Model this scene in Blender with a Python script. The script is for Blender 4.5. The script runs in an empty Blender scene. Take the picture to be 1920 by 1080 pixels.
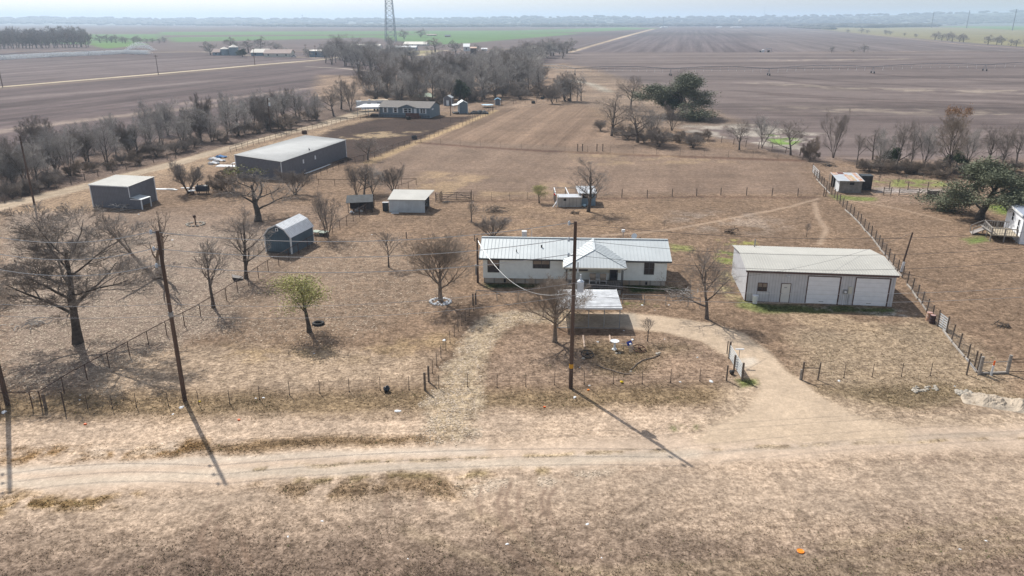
import bpy, math, random
import numpy as np
from mathutils import Vector, Matrix

# ------------------------------------------------------------------ camera, sky, sun, exposure
S = bpy.context.scene
COL = S.collection
CAM_H, PITCH, FPX = 30.0, math.radians(19.6), 1410.0
cd = bpy.data.cameras.new('camera'); cam = bpy.data.objects.new('camera', cd); COL.objects.link(cam)
cam.location = (0, 0, CAM_H); cam.rotation_euler = (math.radians(90) - PITCH, 0, 0)
cd.sensor_width = 36; cd.lens = 36 * FPX / 1920; cd.clip_start = 0.5; cd.clip_end = 60000
S.camera = cam
SUN_DIR = Vector((-0.385, 0.600, 0.735)).normalized()       # towards the sun, ahead and to the left
SUN_EL = math.asin(SUN_DIR.z); SUN_AZ = math.atan2(SUN_DIR.x, SUN_DIR.y)
w = bpy.data.worlds.new('World'); S.world = w; w.use_nodes = True
nt = w.node_tree; nt.nodes.clear()
sky = nt.nodes.new('ShaderNodeTexSky'); sky.sky_type = 'NISHITA'; sky.sun_disc = False
sky.sun_elevation = SUN_EL; sky.sun_rotation = SUN_AZ; sky.altitude = 150; sky.air_density = 1.0; sky.dust_density = 1.6; sky.ozone_density = 1.2
bg = nt.nodes.new('ShaderNodeBackground'); bg.inputs['Strength'].default_value = 0.115
wo = nt.nodes.new('ShaderNodeOutputWorld')
hs = nt.nodes.new('ShaderNodeHueSaturation'); hs.inputs['Saturation'].default_value = 0.50; nt.links.new(sky.outputs[0], hs.inputs['Color']); nt.links.new(hs.outputs[0], bg.inputs[0]); nt.links.new(bg.outputs[0], wo.inputs[0])
sl = bpy.data.lights.new('sun', 'SUN'); sun = bpy.data.objects.new('sun', sl); COL.objects.link(sun)
sl.energy = 4.2; sl.angle = math.radians(0.55); sl.color = (1.0, 0.95, 0.87)
sun.rotation_euler = SUN_DIR.to_track_quat('Z', 'Y').to_euler(); sun.location = (0, 0, 60)
S.view_settings.view_transform = 'Standard'; S.view_settings.look = 'None'
S.view_settings.exposure = 0.36; S.view_settings.gamma = 1.0
S.render.engine = 'CYCLES'; S.cycles.volume_bounces = 1; S.cycles.transparent_max_bounces = 12; S.cycles.max_bounces = 6

# ------------------------------------------------------------------ photo-pixel to ground helpers
CP, SP = math.cos(PITCH), math.sin(PITCH)
def G(px, py, z=0.0):
    dx = (px - 960) / FPX; dv = (py - 540) / FPX
    t = (z - CAM_H) / (-SP - dv * CP)
    return (dx * t, (CP - dv * SP) * t)
def HT(gx, gy, py):                                          # height at a ground spot seen on row py
    r = (540 - py) / FPX
    return CAM_H + gy * (r * CP - SP) / (CP + r * SP)
def PXM(gx, gy):                                             # metres per photo pixel at a ground spot
    return (gy * CP + CAM_H * SP) / FPX

# ------------------------------------------------------------------ materials
MATS = {}
def mat(name, col, rough=0.85, metal=0.0, var=0.15, scale=1.5, col2=None, bump=0.0, stripes=None, aniso=(1, 1, 1), spec=0.3):
    """Principled with noise that drifts between two colours; stripes=(axis, per metre, depth) adds ribs or boards."""
    if name in MATS: return MATS[name]
    m = bpy.data.materials.new(name); m.use_nodes = True; MATS[name] = m
    t = m.node_tree; b = t.nodes['Principled BSDF']
    b.inputs['Roughness'].default_value = rough; b.inputs['Metallic'].default_value = metal
    b.inputs['Specular IOR Level'].default_value = spec
    tc = t.nodes.new('ShaderNodeTexCoord'); mp = t.nodes.new('ShaderNodeMapping'); mp.inputs['Scale'].default_value = aniso
    t.links.new(tc.outputs['Object'], mp.inputs[0])
    n1 = t.nodes.new('ShaderNodeTexNoise'); n1.inputs['Scale'].default_value = scale; n1.inputs['Detail'].default_value = 5
    n2 = t.nodes.new('ShaderNodeTexNoise'); n2.inputs['Scale'].default_value = scale * 9; n2.inputs['Detail'].default_value = 3
    t.links.new(mp.outputs[0], n1.inputs['Vector']); t.links.new(mp.outputs[0], n2.inputs['Vector'])
    mx = t.nodes.new('ShaderNodeMix'); mx.data_type = 'RGBA'
    c2 = col2 or tuple(c * (1 - var * 1.6) for c in col)
    c1 = col if col2 else tuple(min(1, c * (1 + var)) for c in col)
    mx.inputs[6].default_value = (*c1, 1); mx.inputs[7].default_value = (*c2, 1)
    add = t.nodes.new('ShaderNodeMath'); add.operation = 'MULTIPLY_ADD'
    t.links.new(n2.outputs[0], add.inputs[0]); add.inputs[1].default_value = 0.5; 
    sc = t.nodes.new('ShaderNodeMapRange'); sc.inputs[1].default_value = 0.3; sc.inputs[2].default_value = 0.7; sc.inputs[3].default_value = -0.25; sc.inputs[4].default_value = 0.75
    t.links.new(n1.outputs[0], sc.inputs[0]); t.links.new(sc.outputs[0], add.inputs[2]); add.use_clamp = True
    t.links.new(add.outputs[0], mx.inputs[0]); last = mx.outputs[2]
    if stripes:
        ax, per, depth = stripes
        sp = t.nodes.new('ShaderNodeSeparateXYZ'); t.links.new(tc.outputs['Object'], sp.inputs[0])
        mu = t.nodes.new('ShaderNodeMath'); mu.operation = 'MULTIPLY'; mu.inputs[1].default_value = per
        t.links.new(sp.outputs['XYZ'.index(ax)], mu.inputs[0])
        fr = t.nodes.new('ShaderNodeMath'); fr.operation = 'FRACT'; t.links.new(mu.outputs[0], fr.inputs[0])
        gt = t.nodes.new('ShaderNodeMath'); gt.operation = 'LESS_THAN'; gt.inputs[1].default_value = 0.16; t.links.new(fr.outputs[0], gt.inputs[0])
        ml = t.nodes.new('ShaderNodeMath'); ml.operation = 'MULTIPLY'; ml.inputs[1].default_value = depth; t.links.new(gt.outputs[0], ml.inputs[0])
        m2 = t.nodes.new('ShaderNodeMix'); m2.data_type = 'RGBA'; t.links.new(ml.outputs[0], m2.inputs[0]); t.links.new(last, m2.inputs[6])
        m2.inputs[7].default_value = (*[c * 0.35 for c in col], 1); last = m2.outputs[2]
        bp = t.nodes.new('ShaderNodeBump'); bp.inputs['Strength'].default_value = 0.5; bp.inputs['Distance'].default_value = 0.02; bp.invert = True
        t.links.new(gt.outputs[0], bp.inputs['Height']); t.links.new(bp.outputs[0], b.inputs['Normal'])
    elif bump:
        bp = t.nodes.new('ShaderNodeBump'); bp.inputs['Strength'].default_value = bump; bp.inputs['Distance'].default_value = 0.03
        t.links.new(n2.outputs[0], bp.inputs['Height']); t.links.new(bp.outputs[0], b.inputs['Normal'])
    t.links.new(last, b.inputs['Base Color'])
    return m

# ------------------------------------------------------------------ mesh builder and object helpers
class MB:
    def __init__(s): s.v = []; s.f = []; s.m = []; s.mi = 0; s.uv = None
    def add(s, vs, fs):
        o = len(s.v); s.v += [tuple(p) for p in vs]
        for f in fs: s.f.append([o + i for i in f]); s.m.append(s.mi)
        return s
    def box(s, x0, x1, y0, y1, z0, z1):
        v = [(x0, y0, z0), (x1, y0, z0), (x1, y1, z0), (x0, y1, z0), (x0, y0, z1), (x1, y0, z1), (x1, y1, z1), (x0, y1, z1)]
        return s.add(v, [(0, 3, 2, 1), (4, 5, 6, 7), (0, 1, 5, 4), (1, 2, 6, 5), (2, 3, 7, 6), (3, 0, 4, 7)])
    def obox(s, c, d, n, rot):                               # oriented box: centre, full size, rotation about z
        M = Matrix.Rotation(rot, 3, 'Z'); c = Vector(c)
        v = [c + M @ Vector((sx * d / 2, sy * n[0] / 2, sz * n[1] / 2)) for sz in (-1, 1) for sx, sy in ((-1, -1), (1, -1), (1, 1), (-1, 1))]
        return s.add(v, [(0, 3, 2, 1), (4, 5, 6, 7), (0, 1, 5, 4), (1, 2, 6, 5), (2, 3, 7, 6), (3, 0, 4, 7)])
    def slab(s, q, t, up=None):                              # thick quad: four corners, thickness along its normal (downwards)
        q = [Vector(p) for p in q]; n = (q[1] - q[0]).cross(q[-1] - q[0]).normalized()
        if n.z < 0: n = -n
        v = q + [p - n * t for p in q]; k = len(q)
        fs = [tuple(range(k)), tuple(range(2 * k - 1, k - 1, -1))] + [(i, i + k, (i + 1) % k + k, (i + 1) % k) for i in range(k)]
        return s.add(v, fs)
    def beam(s, a, b, w, h=None):                            # square bar from a to b
        h = h or w; a = Vector(a); b = Vector(b); d = (b - a).normalized()
        u = d.cross(Vector((0, 0, 1))); u = u.normalized() if u.length > 1e-3 else Vector((1, 0, 0)); n = u.cross(d)
        o = [(-1, -1), (1, -1), (1, 1), (-1, 1)]
        v = [p + u * (i * w / 2) + n * (j * h / 2) for p in (a, b) for i, j in o]
        return s.add(v, [(0, 3, 2, 1), (4, 5, 6, 7), (0, 1, 5, 4), (1, 2, 6, 5), (2, 3, 7, 6), (3, 0, 4, 7)])
    def tube(s, pts, r, n=6, cap=True):
        pts = [Vector(p) for p in pts]; k = len(pts); rr = r if hasattr(r, '__len__') else [r] * k
        v = []
        for i, p in enumerate(pts):
            d = (pts[min(i + 1, k - 1)] - pts[max(i - 1, 0)]).normalized()
            a = Vector((0, 0, 1)) if abs(d.z) < 0.9 else Vector((1, 0, 0))
            u = d.cross(a).normalized(); q = d.cross(u)
            v += [p + (u * math.cos(2 * math.pi * j / n) + q * math.sin(2 * math.pi * j / n)) * rr[i] for j in range(n)]
        f = [(i * n + j, i * n + (j + 1) % n, (i + 1) * n + (j + 1) % n, (i + 1) * n + j) for i in range(k - 1) for j in range(n)]
        if cap: f += [tuple(range(n))[::-1], tuple((k - 1) * n + j for j in range(n))]
        return s.add(v, f)
    def lathe(s, prof, n=12, c=(0, 0, 0)):
        v = []
        for r, z in prof: v += [(c[0] + r * math.cos(2 * math.pi * j / n), c[1] + r * math.sin(2 * math.pi * j / n), c[2] + z) for j in range(n)]
        k = len(prof)
        f = [(i * n + j, i * n + (j + 1) % n, (i + 1) * n + (j + 1) % n, (i + 1) * n + j) for i in range(k - 1) for j in range(n)]
        return s.add(v, f + [tuple(range(n))[::-1], tuple((k - 1) * n + j for j in range(n))])
    def prism(s, prof, y0, y1, axis='y'):                    # profile in (x, z) swept along y, or in (y, z) along x
        k = len(prof)
        if axis == 'y': v = [(a, y0, b) for a, b in prof] + [(a, y1, b) for a, b in prof]
        else: v = [(y0, a, b) for a, b in prof] + [(y1, a, b) for a, b in prof]
        return s.add(v, [tuple(range(k)), tuple(range(2 * k - 1, k - 1, -1))] + [(i, i + k, (i + 1) % k + k, (i + 1) % k) for i in range(k)])
    def blob(s, c, r, seed=0, sq=1.0, n=7, rings=5, jit=0.2):
        R = random.Random(seed); v = []
        for i in range(rings + 1):
            th = math.pi * i / rings
            for j in range(n):
                k = 1 + R.uniform(-jit, jit)
                v.append((c[0] + r * k * math.sin(th) * math.cos(2 * math.pi * j / n), c[1] + r * k * math.sin(th) * math.sin(2 * math.pi * j / n), c[2] + r * sq * (k if 0 < i < rings else 1) * math.cos(th)))
        f = [(i * n + j, (i + 1) * n + j, (i + 1) * n + (j + 1) % n, i * n + (j + 1) % n) for i in range(rings) for j in range(n)]
        return s.add(v, f)
    def mesh(s, name, mats):
        me = bpy.data.meshes.new(name); me.from_pydata(s.v, [], s.f); me.validate()
        for m in (mats if isinstance(mats, (list, tuple)) else [mats]): me.materials.append(m)
        if len(me.materials) > 1 and len(me.polygons) == len(s.m): me.polygons.foreach_set('material_index', s.m)
        me.update(); return me
    def build(s, name, mats, parent=None, **k): return link(name, s.mesh(name, mats), parent, **k)

def link(name, me, parent=None, **k):
    o = bpy.data.objects.new(name, me); COL.objects.link(o)
    if parent is not None: o.parent = parent
    for a, b in k.items(): o[a] = b
    return o
def tag(o, label, cat, group=None, kind=None):
    if label: o['label'] = label
    if cat: o['category'] = cat
    if group: o['group'] = group
    if kind: o['kind'] = kind
    return o
def thing(name, label, cat, loc=(0, 0, 0), rz=0, group=None, kind=None, scale=None):
    o = bpy.data.objects.new(name, None); COL.objects.link(o); o.empty_display_size = 0.3
    o.location = (loc[0], loc[1], loc[2] if len(loc) > 2 else 0); o.rotation_euler = (0, 0, rz)
    if scale is not None: o.scale = scale
    return tag(o, label, cat, group, kind)
def npmesh(name, V, F, mats):                                # quads or triangles straight from numpy
    me = bpy.data.meshes.new(name); k = F.shape[1]
    me.vertices.add(len(V)); me.vertices.foreach_set('co', np.ascontiguousarray(V, np.float32).ravel())
    me.loops.add(F.size); me.loops.foreach_set('vertex_index', np.ascontiguousarray(F, np.int32).ravel())
    me.polygons.add(len(F)); me.polygons.foreach_set('loop_start', np.arange(0, F.size, k, dtype=np.int32))
    me.update(calc_edges=True)
    for m in (mats if isinstance(mats, (list, tuple)) else [mats]): me.materials.append(m)
    return me
def copy_thing(src, loc, rz=None, label=None, group=None, scale=None):
    c = src.copy(); COL.objects.link(c); c.location = (loc[0], loc[1], loc[2] if len(loc) > 2 else 0)
    if rz is not None: c.rotation_euler = (0, 0, rz)
    if scale is not None: c.scale = scale
    if label: c['label'] = label
    if group: c['group'] = group
    for ch in src.children:
        d = ch.copy(); COL.objects.link(d); d.parent = c
        for g in ch.children:
            e = g.copy(); COL.objects.link(e); e.parent = d
    return c
# ------------------------------------------------------------------ the ground: one sheet to the horizon with soil colours
def vnoise(x, y, seed=0):                                    # smooth value noise on numpy arrays, 0..1
    xi = np.floor(x).astype(np.int64); yi = np.floor(y).astype(np.int64); fx = x - xi; fy = y - yi
    fx = fx * fx * (3 - 2 * fx); fy = fy * fy * (3 - 2 * fy)
    def h(a, b):
        n = (a * 374761393 + b * 668265263 + seed * 69069) & 0xFFFFFFFF
        n = ((n ^ (n >> 13)) * 1274126177) & 0xFFFFFFFF
        return ((n ^ (n >> 16)) & 0xFFFF) / 65535.0
    return (h(xi, yi) * (1 - fx) + h(xi + 1, yi) * fx) * (1 - fy) + (h(xi, yi + 1) * (1 - fx) + h(xi + 1, yi + 1) * fx) * fy
def fbm(x, y, seed=0, o=4):
    t = 0; a = 0.5; n = 0
    for i in range(o): t = t + a * vnoise(x * 2 ** i, y * 2 ** i, seed + i * 7); n += a; a *= 0.55
    return t / n

ys = np.concatenate([np.linspace(-60, 24, 12), 30 * np.exp(np.linspace(0, math.log(530), 1150))])
NU = 760
u = np.linspace(-1, 1, NU); u = np.sign(u) * (np.abs(u) * 0.86 + 0.14 * np.abs(u) ** 5) / 0.5
Wd = np.maximum(ys, 45) * 0.52 + 9
GX = (u[None, :] * Wd[:, None]); GY = np.repeat(ys[:, None], NU, 1)
gx = GX.ravel(); gy = GY.ravel()
wob = (fbm(gx / 3.1, gy / 3.1, 3) - 0.5); wob2 = (fbm(gx / 3.1 + 50, gy / 3.1 + 9, 5) - 0.5)
COLR = np.zeros((gx.size, 3)); COLR[:] = (0.235, 0.172, 0.122)
TUFT = np.full(gx.size, 0.35)                                # how much grass grows
LITTER = np.zeros(gx.size)                                   # pale leaves and chips
ROWA = np.zeros(gx.size); ROWB = np.zeros(gx.size); ROWC = np.zeros(gx.size)
def pmask(pts, soft, warp):
    P = np.array([G(*p) for p in pts]); b0 = P.min(0) - soft * 2 - warp; b1 = P.max(0) + soft * 2 + warp
    idx = np.nonzero((gx > b0[0]) & (gx < b1[0]) & (gy > b0[1]) & (gy < b1[1]))[0]
    x = gx[idx] + wob[idx] * warp * 2; y = gy[idx] + wob2[idx] * warp * 2
    ins = np.zeros(idx.size, bool); d = np.full(idx.size, 1e9)
    for i in range(len(P)):
        ax, ay = P[i]; bx, by = P[(i + 1) % len(P)]
        ins ^= ((ay > y) != (by > y)) & (x < (bx - ax) * (y - ay) / (by - ay + 1e-12) + ax)
        t = np.clip(((x - ax) * (bx - ax) + (y - ay) * (by - ay)) / ((bx - ax) ** 2 + (by - ay) ** 2 + 1e-9), 0, 1)
        d = np.minimum(d, np.hypot(x - ax - t * (bx - ax), y - ay - t * (by - ay)))
    sd = np.where(ins, d, -d); return idx, np.clip(0.5 + sd / (2 * soft), 0, 1)
def smask(pts, width, soft, warp):
    P = np.array([G(*p) for p in pts]); wd = width if hasattr(width, '__len__') else [width] * len(pts); mw = max(wd)
    b0 = P.min(0) - mw - soft * 2 - warp; b1 = P.max(0) + mw + soft * 2 + warp
    idx = np.nonzero((gx > b0[0]) & (gx < b1[0]) & (gy > b0[1]) & (gy < b1[1]))[0]
    x = gx[idx] + wob[idx] * warp * 2; y = gy[idx] + wob2[idx] * warp * 2; sd = np.full(idx.size, -1e9)
    for i in range(len(P) - 1):
        ax, ay = P[i]; bx, by = P[i + 1]
        t = np.clip(((x - ax) * (bx - ax) + (y - ay) * (by - ay)) / ((bx - ax) ** 2 + (by - ay) ** 2 + 1e-9), 0, 1)
        sd = np.maximum(sd, (wd[i] * (1 - t) + wd[i + 1] * t) / 2 - np.hypot(x - ax - t * (bx - ax), y - ay - t * (by - ay)))
    return idx, np.clip(0.5 + sd / (2 * soft), 0, 1)
def put(im, col=None, amt=1.0, tuft=None, litter=None, rows=None, patch=None):
    idx, m = im
    if patch:                                                # broken up by noise of this size in metres
        n = fbm(gx[idx] / patch, gy[idx] / patch, 21 + int(patch * 10)); m = m * np.clip((n - 0.42) * 6, 0, 1)
    m = m * amt; k = m[:, None]
    if col is not None: COLR[idx] = COLR[idx] * (1 - k) + np.array(col) * k
    if tuft is not None: TUFT[idx] = TUFT[idx] * (1 - m) + tuft * m
    if litter is not None: LITTER[idx] = LITTER[idx] * (1 - m) + litter * m
    if rows is not None:
        for A, r in zip((ROWA, ROWB, ROWC), rows): A[idx] = A[idx] * (1 - m) + r * m
SAND = (0.50, 0.40, 0.305); ROAD = (0.54, 0.435, 0.335); YARD = (0.27, 0.205, 0.15); DRY = (0.32, 0.235, 0.15)
GOLD = (0.34, 0.225, 0.115); DARKG = (0.175, 0.14, 0.115); PLOW = (0.118, 0.092, 0.092); PAST = (0.225, 0.168, 0.128); GREEN = (0.13, 0.20, 0.05)
PALE = (0.46, 0.41, 0.32)
def fill(pts, col=None, soft=1.0, warp=1.0, **k): put(pmask(pts, soft, warp), col, **k)
def line(pts, wd, col=None, soft=0.4, warp=0.5, **k): put(smask(pts, wd, soft, warp), col, **k)
# far plain
fill([(-9000, 39.4), (11000, 39.4), (11000, 98), (-9000, 98)], (0.14, 0.11, 0.105), 30, 40, tuft=0, rows=(.2, .2, .4))
fill([(-6000, 98), (1100, 98), (1100, 200), (620, 210), (0, 330), (-6000, 600)], PLOW, 6, 5, tuft=0, rows=(1, 0, 0))
fill([(1030, 98), (8000, 98), (6000, 330), (1500, 300), (1240, 230), (1060, 175)], (0.165, 0.135, 0.128), 6, 5, tuft=0, rows=(0, 0, 1))
fill([(-4000, 110), (600, 110), (0, 160), (-3000, 300)], (0.145, 0.118, 0.118), 3, 3, rows=(1, 0, 0))
fill([(1010, 98), (1230, 56), (1700, 57), (1500, 98)], (0.135, 0.112, 0.115), 6, 2, tuft=0, rows=(0, 1, 0))
fill([(1480, 97), (1345, 54), (1480, 52), (2400, 90), (2600, 97)], (0.165, 0.14, 0.138), 6, 4, rows=(0, .8, .3))
fill([(960, 66), (1190, 60), (1440, 63), (1440, 67), (1180, 66), (940, 70)], (0.10, 0.085, 0.08), 15, 12, amt=.8)
for q in ([(300, 60), (960, 57), (1170, 51), (1240, 53), (1100, 60), (900, 64), (300, 66)],
          [(310, 70), (700, 66), (1060, 62), (1090, 63), (860, 82), (800, 84), (700, 70), (330, 79)],
          [(-400, 66), (300, 64), (300, 76), (180, 84)]):
    fill(q, (0.115, 0.205, 0.075), 10, 8, tuft=0, rows=(0, 0, .3))
fill([(160, 82), (250, 79), (280, 83), (200, 91)], (0.12, 0.22, 0.06), 5, 5)
fill([(1510, 52), (1660, 51), (2400, 54), (2600, 92), (1920, 88), (1640, 66)], (0.24, 0.22, 0.12), 8, 8, tuft=0, rows=(0, 0, .3))
fill([(1740, 49), (2600, 47), (2600, 56), (1900, 56)], (0.13, 0.22, 0.08), 10, 8)
line([(1340, 54), (1500, 57), (1640, 66), (1800, 83), (1920, 91), (2300, 112)], 4, (0.40, 0.31, 0.23), 1.5, 1)
line([(1440, 98), (1600, 98), (1850, 94), (1920, 95), (2300, 100)], 3, (0.36, 0.30, 0.25), 1.5, 1)
line([(960, 57), (1250, 55), (1510, 54)], 8, (0.3, 0.26, 0.2), 4, 3, amt=.6)
line([(1068, 98), (1120, 83), (1180, 66), (1226, 54)], (6, 7, 10, 14), (0.47, 0.38, 0.28), 1.2, 0.8)
line([(1060, 100), (1250, 100), (1440, 98)], 3, (0.13, 0.10, 0.095), 1.5, 1)
# pivot wheel tracks on the right field
for q in ([(1078, 142), (1110, 131), (1180, 124), (1300, 119), (1500, 116), (1700, 112), (1920, 108)], [(1257, 142), (1290, 129), (1400, 123), (1560, 118), (1800, 110)],
          [(1441, 142), (1540, 150), (1700, 160), (2000, 176)], [(1636, 138), (1700, 144), (1920, 155)], [(1440, 148), (1560, 162), (1640, 166), (1920, 180)], [(1380, 170), (1600, 185), (1920, 196)], [(1440, 177), (1600, 189), (1800, 196)]):
    line(q, 6, (0.11, 0.085, 0.08), 2.0, 1.5, amt=.85)
for q in ([(1440, 157), (1600, 168), (1920, 172)], [(1500, 205), (1700, 208), (1920, 214)], [(1440, 113), (1600, 112), (1700, 110)]):
    line(q, 18, (0.34, 0.29, 0.24), 7, 6, amt=.7, patch=7)
for q, w_, c_ in (([(-60, 232), (300, 196), (620, 158)], 5, (0.075, 0.058, 0.06)), ([(-60, 216), (300, 182), (600, 150)], 4, (0.08, 0.062, 0.064)), ([(-40, 250), (250, 215), (420, 196)], 5, (0.26, 0.21, 0.18)), ([(-60, 190), (200, 170), (420, 150)], 8, (0.19, 0.155, 0.15)), ([(340, 195), (480, 178), (620, 160)], 4, (0.24, 0.19, 0.17)), ([(-60, 205), (200, 188), (520, 152)], 5, (0.085, 0.066, 0.066))):
    line(q, w_ * 1.4, c_, 3, 4, amt=.85)
for q in ([(1240, 175), (1500, 192), (1920, 205)], [(1200, 150), (1440, 160), (1900, 186)], [(1300, 205), (1600, 220), (1920, 236)], [(1500, 128), (1700, 130), (1920, 126)], [(1450, 70), (1700, 85), (1900, 92)]):
    line(q, 12, (0.10, 0.078, 0.075), 6, 6, amt=.6)
# left far road, canal
line([(-300, 192), (0, 163), (300, 138), (480, 122), (600, 112), (640, 107)], (6, 5, 5.5, 6, 6, 6), (0.52, 0.45, 0.33), 0.8, 0.4)
line([(-300, 196), (0, 166), (300, 141), (600, 114)], 9, (0.27, 0.21, 0.15), 2, 1, amt=.35)
line([(270, 99), (380, 97), (470, 104), (560, 107), (600, 109)], 4, (0.42, 0.36, 0.27), 2, 1)
line([(575, 125), (640, 128), (700, 134), (740, 142)], 3, (0.40, 0.35, 0.30), 1.5, 1)
line([(770, 117), (840, 115), (900, 117), (1000, 110)], 4, (0.38, 0.31, 0.24), 2, 1)
fill([(750, 96), (830, 94), (800, 104), (740, 106)], (0.30, 0.27, 0.15), 3, 3)
line([(740, 108), (790, 103), (815, 96), (860, 93), (960, 92)], 6, (0.45, 0.38, 0.28), 2, 1)
# brown ground round the mid woods
fill([(600, 140), (740, 145), (1060, 118), (1110, 165), (1110, 200), (940, 205), (660, 215), (590, 180)], (0.28, 0.21, 0.16), 4, 5, tuft=.5)
fill([(660, 148), (740, 140), (760, 150), (700, 156)], (0.36, 0.25, 0.18), 2, 2)
fill([(1010, 118), (1100, 125), (1240, 172), (1400, 235), (1200, 240), (1100, 190)], (0.27, 0.21, 0.165), 5, 4, tuft=.5)
line([(1070, 150), (1110, 158), (1140, 172)], 5, (0.40, 0.38, 0.33), 2, 2, amt=.8)
fill([(1280, 235), (1400, 230), (1560, 255), (1500, 285), (1380, 262), (1290, 250)], (0.36, 0.33, 0.29), 2, 3, patch=4)
# left hedge floor, lane
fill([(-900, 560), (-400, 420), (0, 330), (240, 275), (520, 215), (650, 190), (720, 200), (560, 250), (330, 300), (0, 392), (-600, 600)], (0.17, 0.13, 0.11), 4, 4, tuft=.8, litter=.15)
fill([(0, 395), (250, 325), (450, 280), (640, 230), (700, 215), (700, 225), (470, 300), (330, 330), (170, 400), (0, 440)], (0.33, 0.25, 0.175), 3, 2, tuft=.4)
line([(-300, 480), (0, 388), (90, 366), (170, 347), (250, 326), (330, 306), (450, 272), (520, 254), (600, 235), (668, 214), (720, 200), (760, 190)], (5, 5, 5, 4.6, 4.6, 4.6, 4.4, 4.4, 5, 7, 7, 5), (0.43, 0.355, 0.265), 0.8, 0.7, tuft=.05)
line([(0, 389), (170, 348), (330, 307), (600, 236)], 1.0, (0.34, 0.28, 0.2), 0.4, 0.4, amt=.6)
# fields behind the yard
fill([(560, 280), (625, 242), (700, 223), (890, 218), (790, 262), (700, 300), (640, 310)], (0.066, 0.046, 0.038), 1.5, 2.0, tuft=.3, patch=None)
fill([(580, 262), (700, 248), (800, 245), (790, 250), (700, 262)], (0.33, 0.26, 0.17), 1, 2, patch=3)
fill([(690, 300), (800, 260), (930, 205), (1090, 198), (1120, 235), (1200, 262), (1500, 294), (1540, 362), (1100, 366), (720, 372), (700, 340)], PAST, 2, 2, tuft=.15, rows=(0, .35, .3))
fill([(930, 203), (1095, 198), (1150, 250), (1080, 276), (800, 262)], (0.235, 0.17, 0.125), 2, 1.5, tuft=.15, rows=(0, .9, .2))
line([(690, 305), (790, 264), (880, 228), (930, 207)], 2.5, (0.40, 0.30, 0.18), 1, 1)
line([(790, 268), (880, 275), (1000, 282), (1200, 291), (1500, 301)], 2.6, (0.13, 0.08, 0.06), 0.8, 0.6, amt=.9)
line([(880, 378), (1040, 375)], 1.5, (0.16, 0.11, 0.08), 0.5, 0.6, amt=.8)
line([(1120, 373), (1300, 369), (1530, 371)], 1.6, (0.15, 0.10, 0.075), 0.5, 0.6, amt=.8)
fill([(800, 320), (900, 330), (1060, 345), (1060, 365), (760, 372)], (0.36, 0.27, 0.17), 2, 2, amt=.7, patch=4)
fill([(1060, 285), (1300, 292), (1380, 305), (1100, 310)], (0.35, 0.265, 0.17), 2, 2, amt=.6, patch=4)
# right hand plots
fill([(1530, 310), (2100, 330), (2100, 400), (1600, 380)], (0.26, 0.195, 0.145), 2, 2, tuft=.4)
fill([(1630, 338), (1700, 336), (1780, 340), (1790, 350), (1640, 350)], (0.24, 0.27, 0.10), 1, 1.5, patch=2)
fill([(1640, 352), (1770, 355), (1760, 362), (1640, 362)], (0.36, 0.33, 0.31), 1, 1)
fill([(1850, 385), (1960, 375), (1960, 405), (1870, 400)], (0.17, 0.23, 0.06), 1, 1, tuft=.3)
fill([(1808, 447), (1845, 442), (1850, 452), (1815, 456)], (0.16, 0.21, 0.07), 0.6, 0.8)
fill([(1560, 365), (1640, 370), (1640, 376), (1570, 376)], (0.19, 0.22, 0.08), 0.6, 0.8)
fill([(1440, 250), (1500, 262), (1480, 275), (1440, 268)], (0.17, 0.27, 0.07), 1, 2, patch=3)
# trails
for q, k in (([(1130, 442), (1250, 432), (1360, 412), (1480, 388), (1535, 372)], .7), ([(1528, 380), (1530, 400), (1550, 432), (1535, 458)], .8), ([(1590, 375), (1680, 390), (1780, 415)], .6), ([(1650, 385), (1690, 393)], .6)):
    line(q, k, (0.36, 0.275, 0.20), 0.3, 0.3, tuft=0)
fill([(1230, 400), (1380, 395), (1470, 415), (1440, 440), (1300, 432)], (0.31, 0.26, 0.215), 2, 2, amt=.7, patch=3)
# yard variety
fill([(880, 385), (1250, 395), (1240, 440), (900, 440)], (0.30, 0.22, 0.15), 2, 2, amt=.7, patch=3)
fill([(0, 400), (160, 395), (480, 405), (700, 520), (560, 560), (360, 640), (230, 720), (0, 720)], (0.255, 0.205, 0.165), 2, 2, litter=.9, tuft=.2)
fill([(500, 470), (740, 440), (860, 560), (680, 620), (450, 640), (430, 570)], (0.25, 0.19, 0.14), 2, 2, litter=.3)
fill([(160, 395), (480, 380), (690, 390), (600, 440), (420, 430), (200, 440)], (0.25, 0.19, 0.145), 2, 2, amt=.7, litter=.2)
fill([(240, 660), (480, 650), (800, 665), (800, 722), (130, 745)], (0.39, 0.31, 0.23), 1.5, 1.5, tuft=.3)
fill([(430, 645), (700, 650), (840, 620), (860, 650), (700, 675), (450, 675)], (0.36, 0.27, 0.16), 1.5, 1.5, amt=.7, patch=2)
fill([(900, 700), (980, 625), (1180, 630), (1400, 640), (1410, 720), (900, 722)], (0.29, 0.22, 0.165), 1.5, 1.5, tuft=.5)
fill([(1090, 640), (1290, 650), (1200, 700), (1120, 700)], (0.26, 0.20, 0.13), 1.0, 1.2, tuft=.9)
fill([(1220, 660), (1400, 690), (1380, 712), (1150, 712), (1200, 695)], (0.36, 0.27, 0.20), 1.5, 1.5, tuft=.5)
fill([(0, 740), (900, 732), (1410, 725), (1400, 760), (900, 775), (0, 790)], (0.27, 0.205, 0.13), 1.2, 1.0, tuft=.75)
fill([(1490, 620), (1750, 600), (1900, 700), (1900, 760), (1640, 780), (1520, 715)], (0.33, 0.265, 0.19), 1.5, 1.5, tuft=.6)
fill([(1460, 585), (1740, 590), (1760, 620), (1500, 640)], (0.38, 0.30, 0.21), 1.5, 1.5, amt=.8, patch=2.5)
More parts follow.
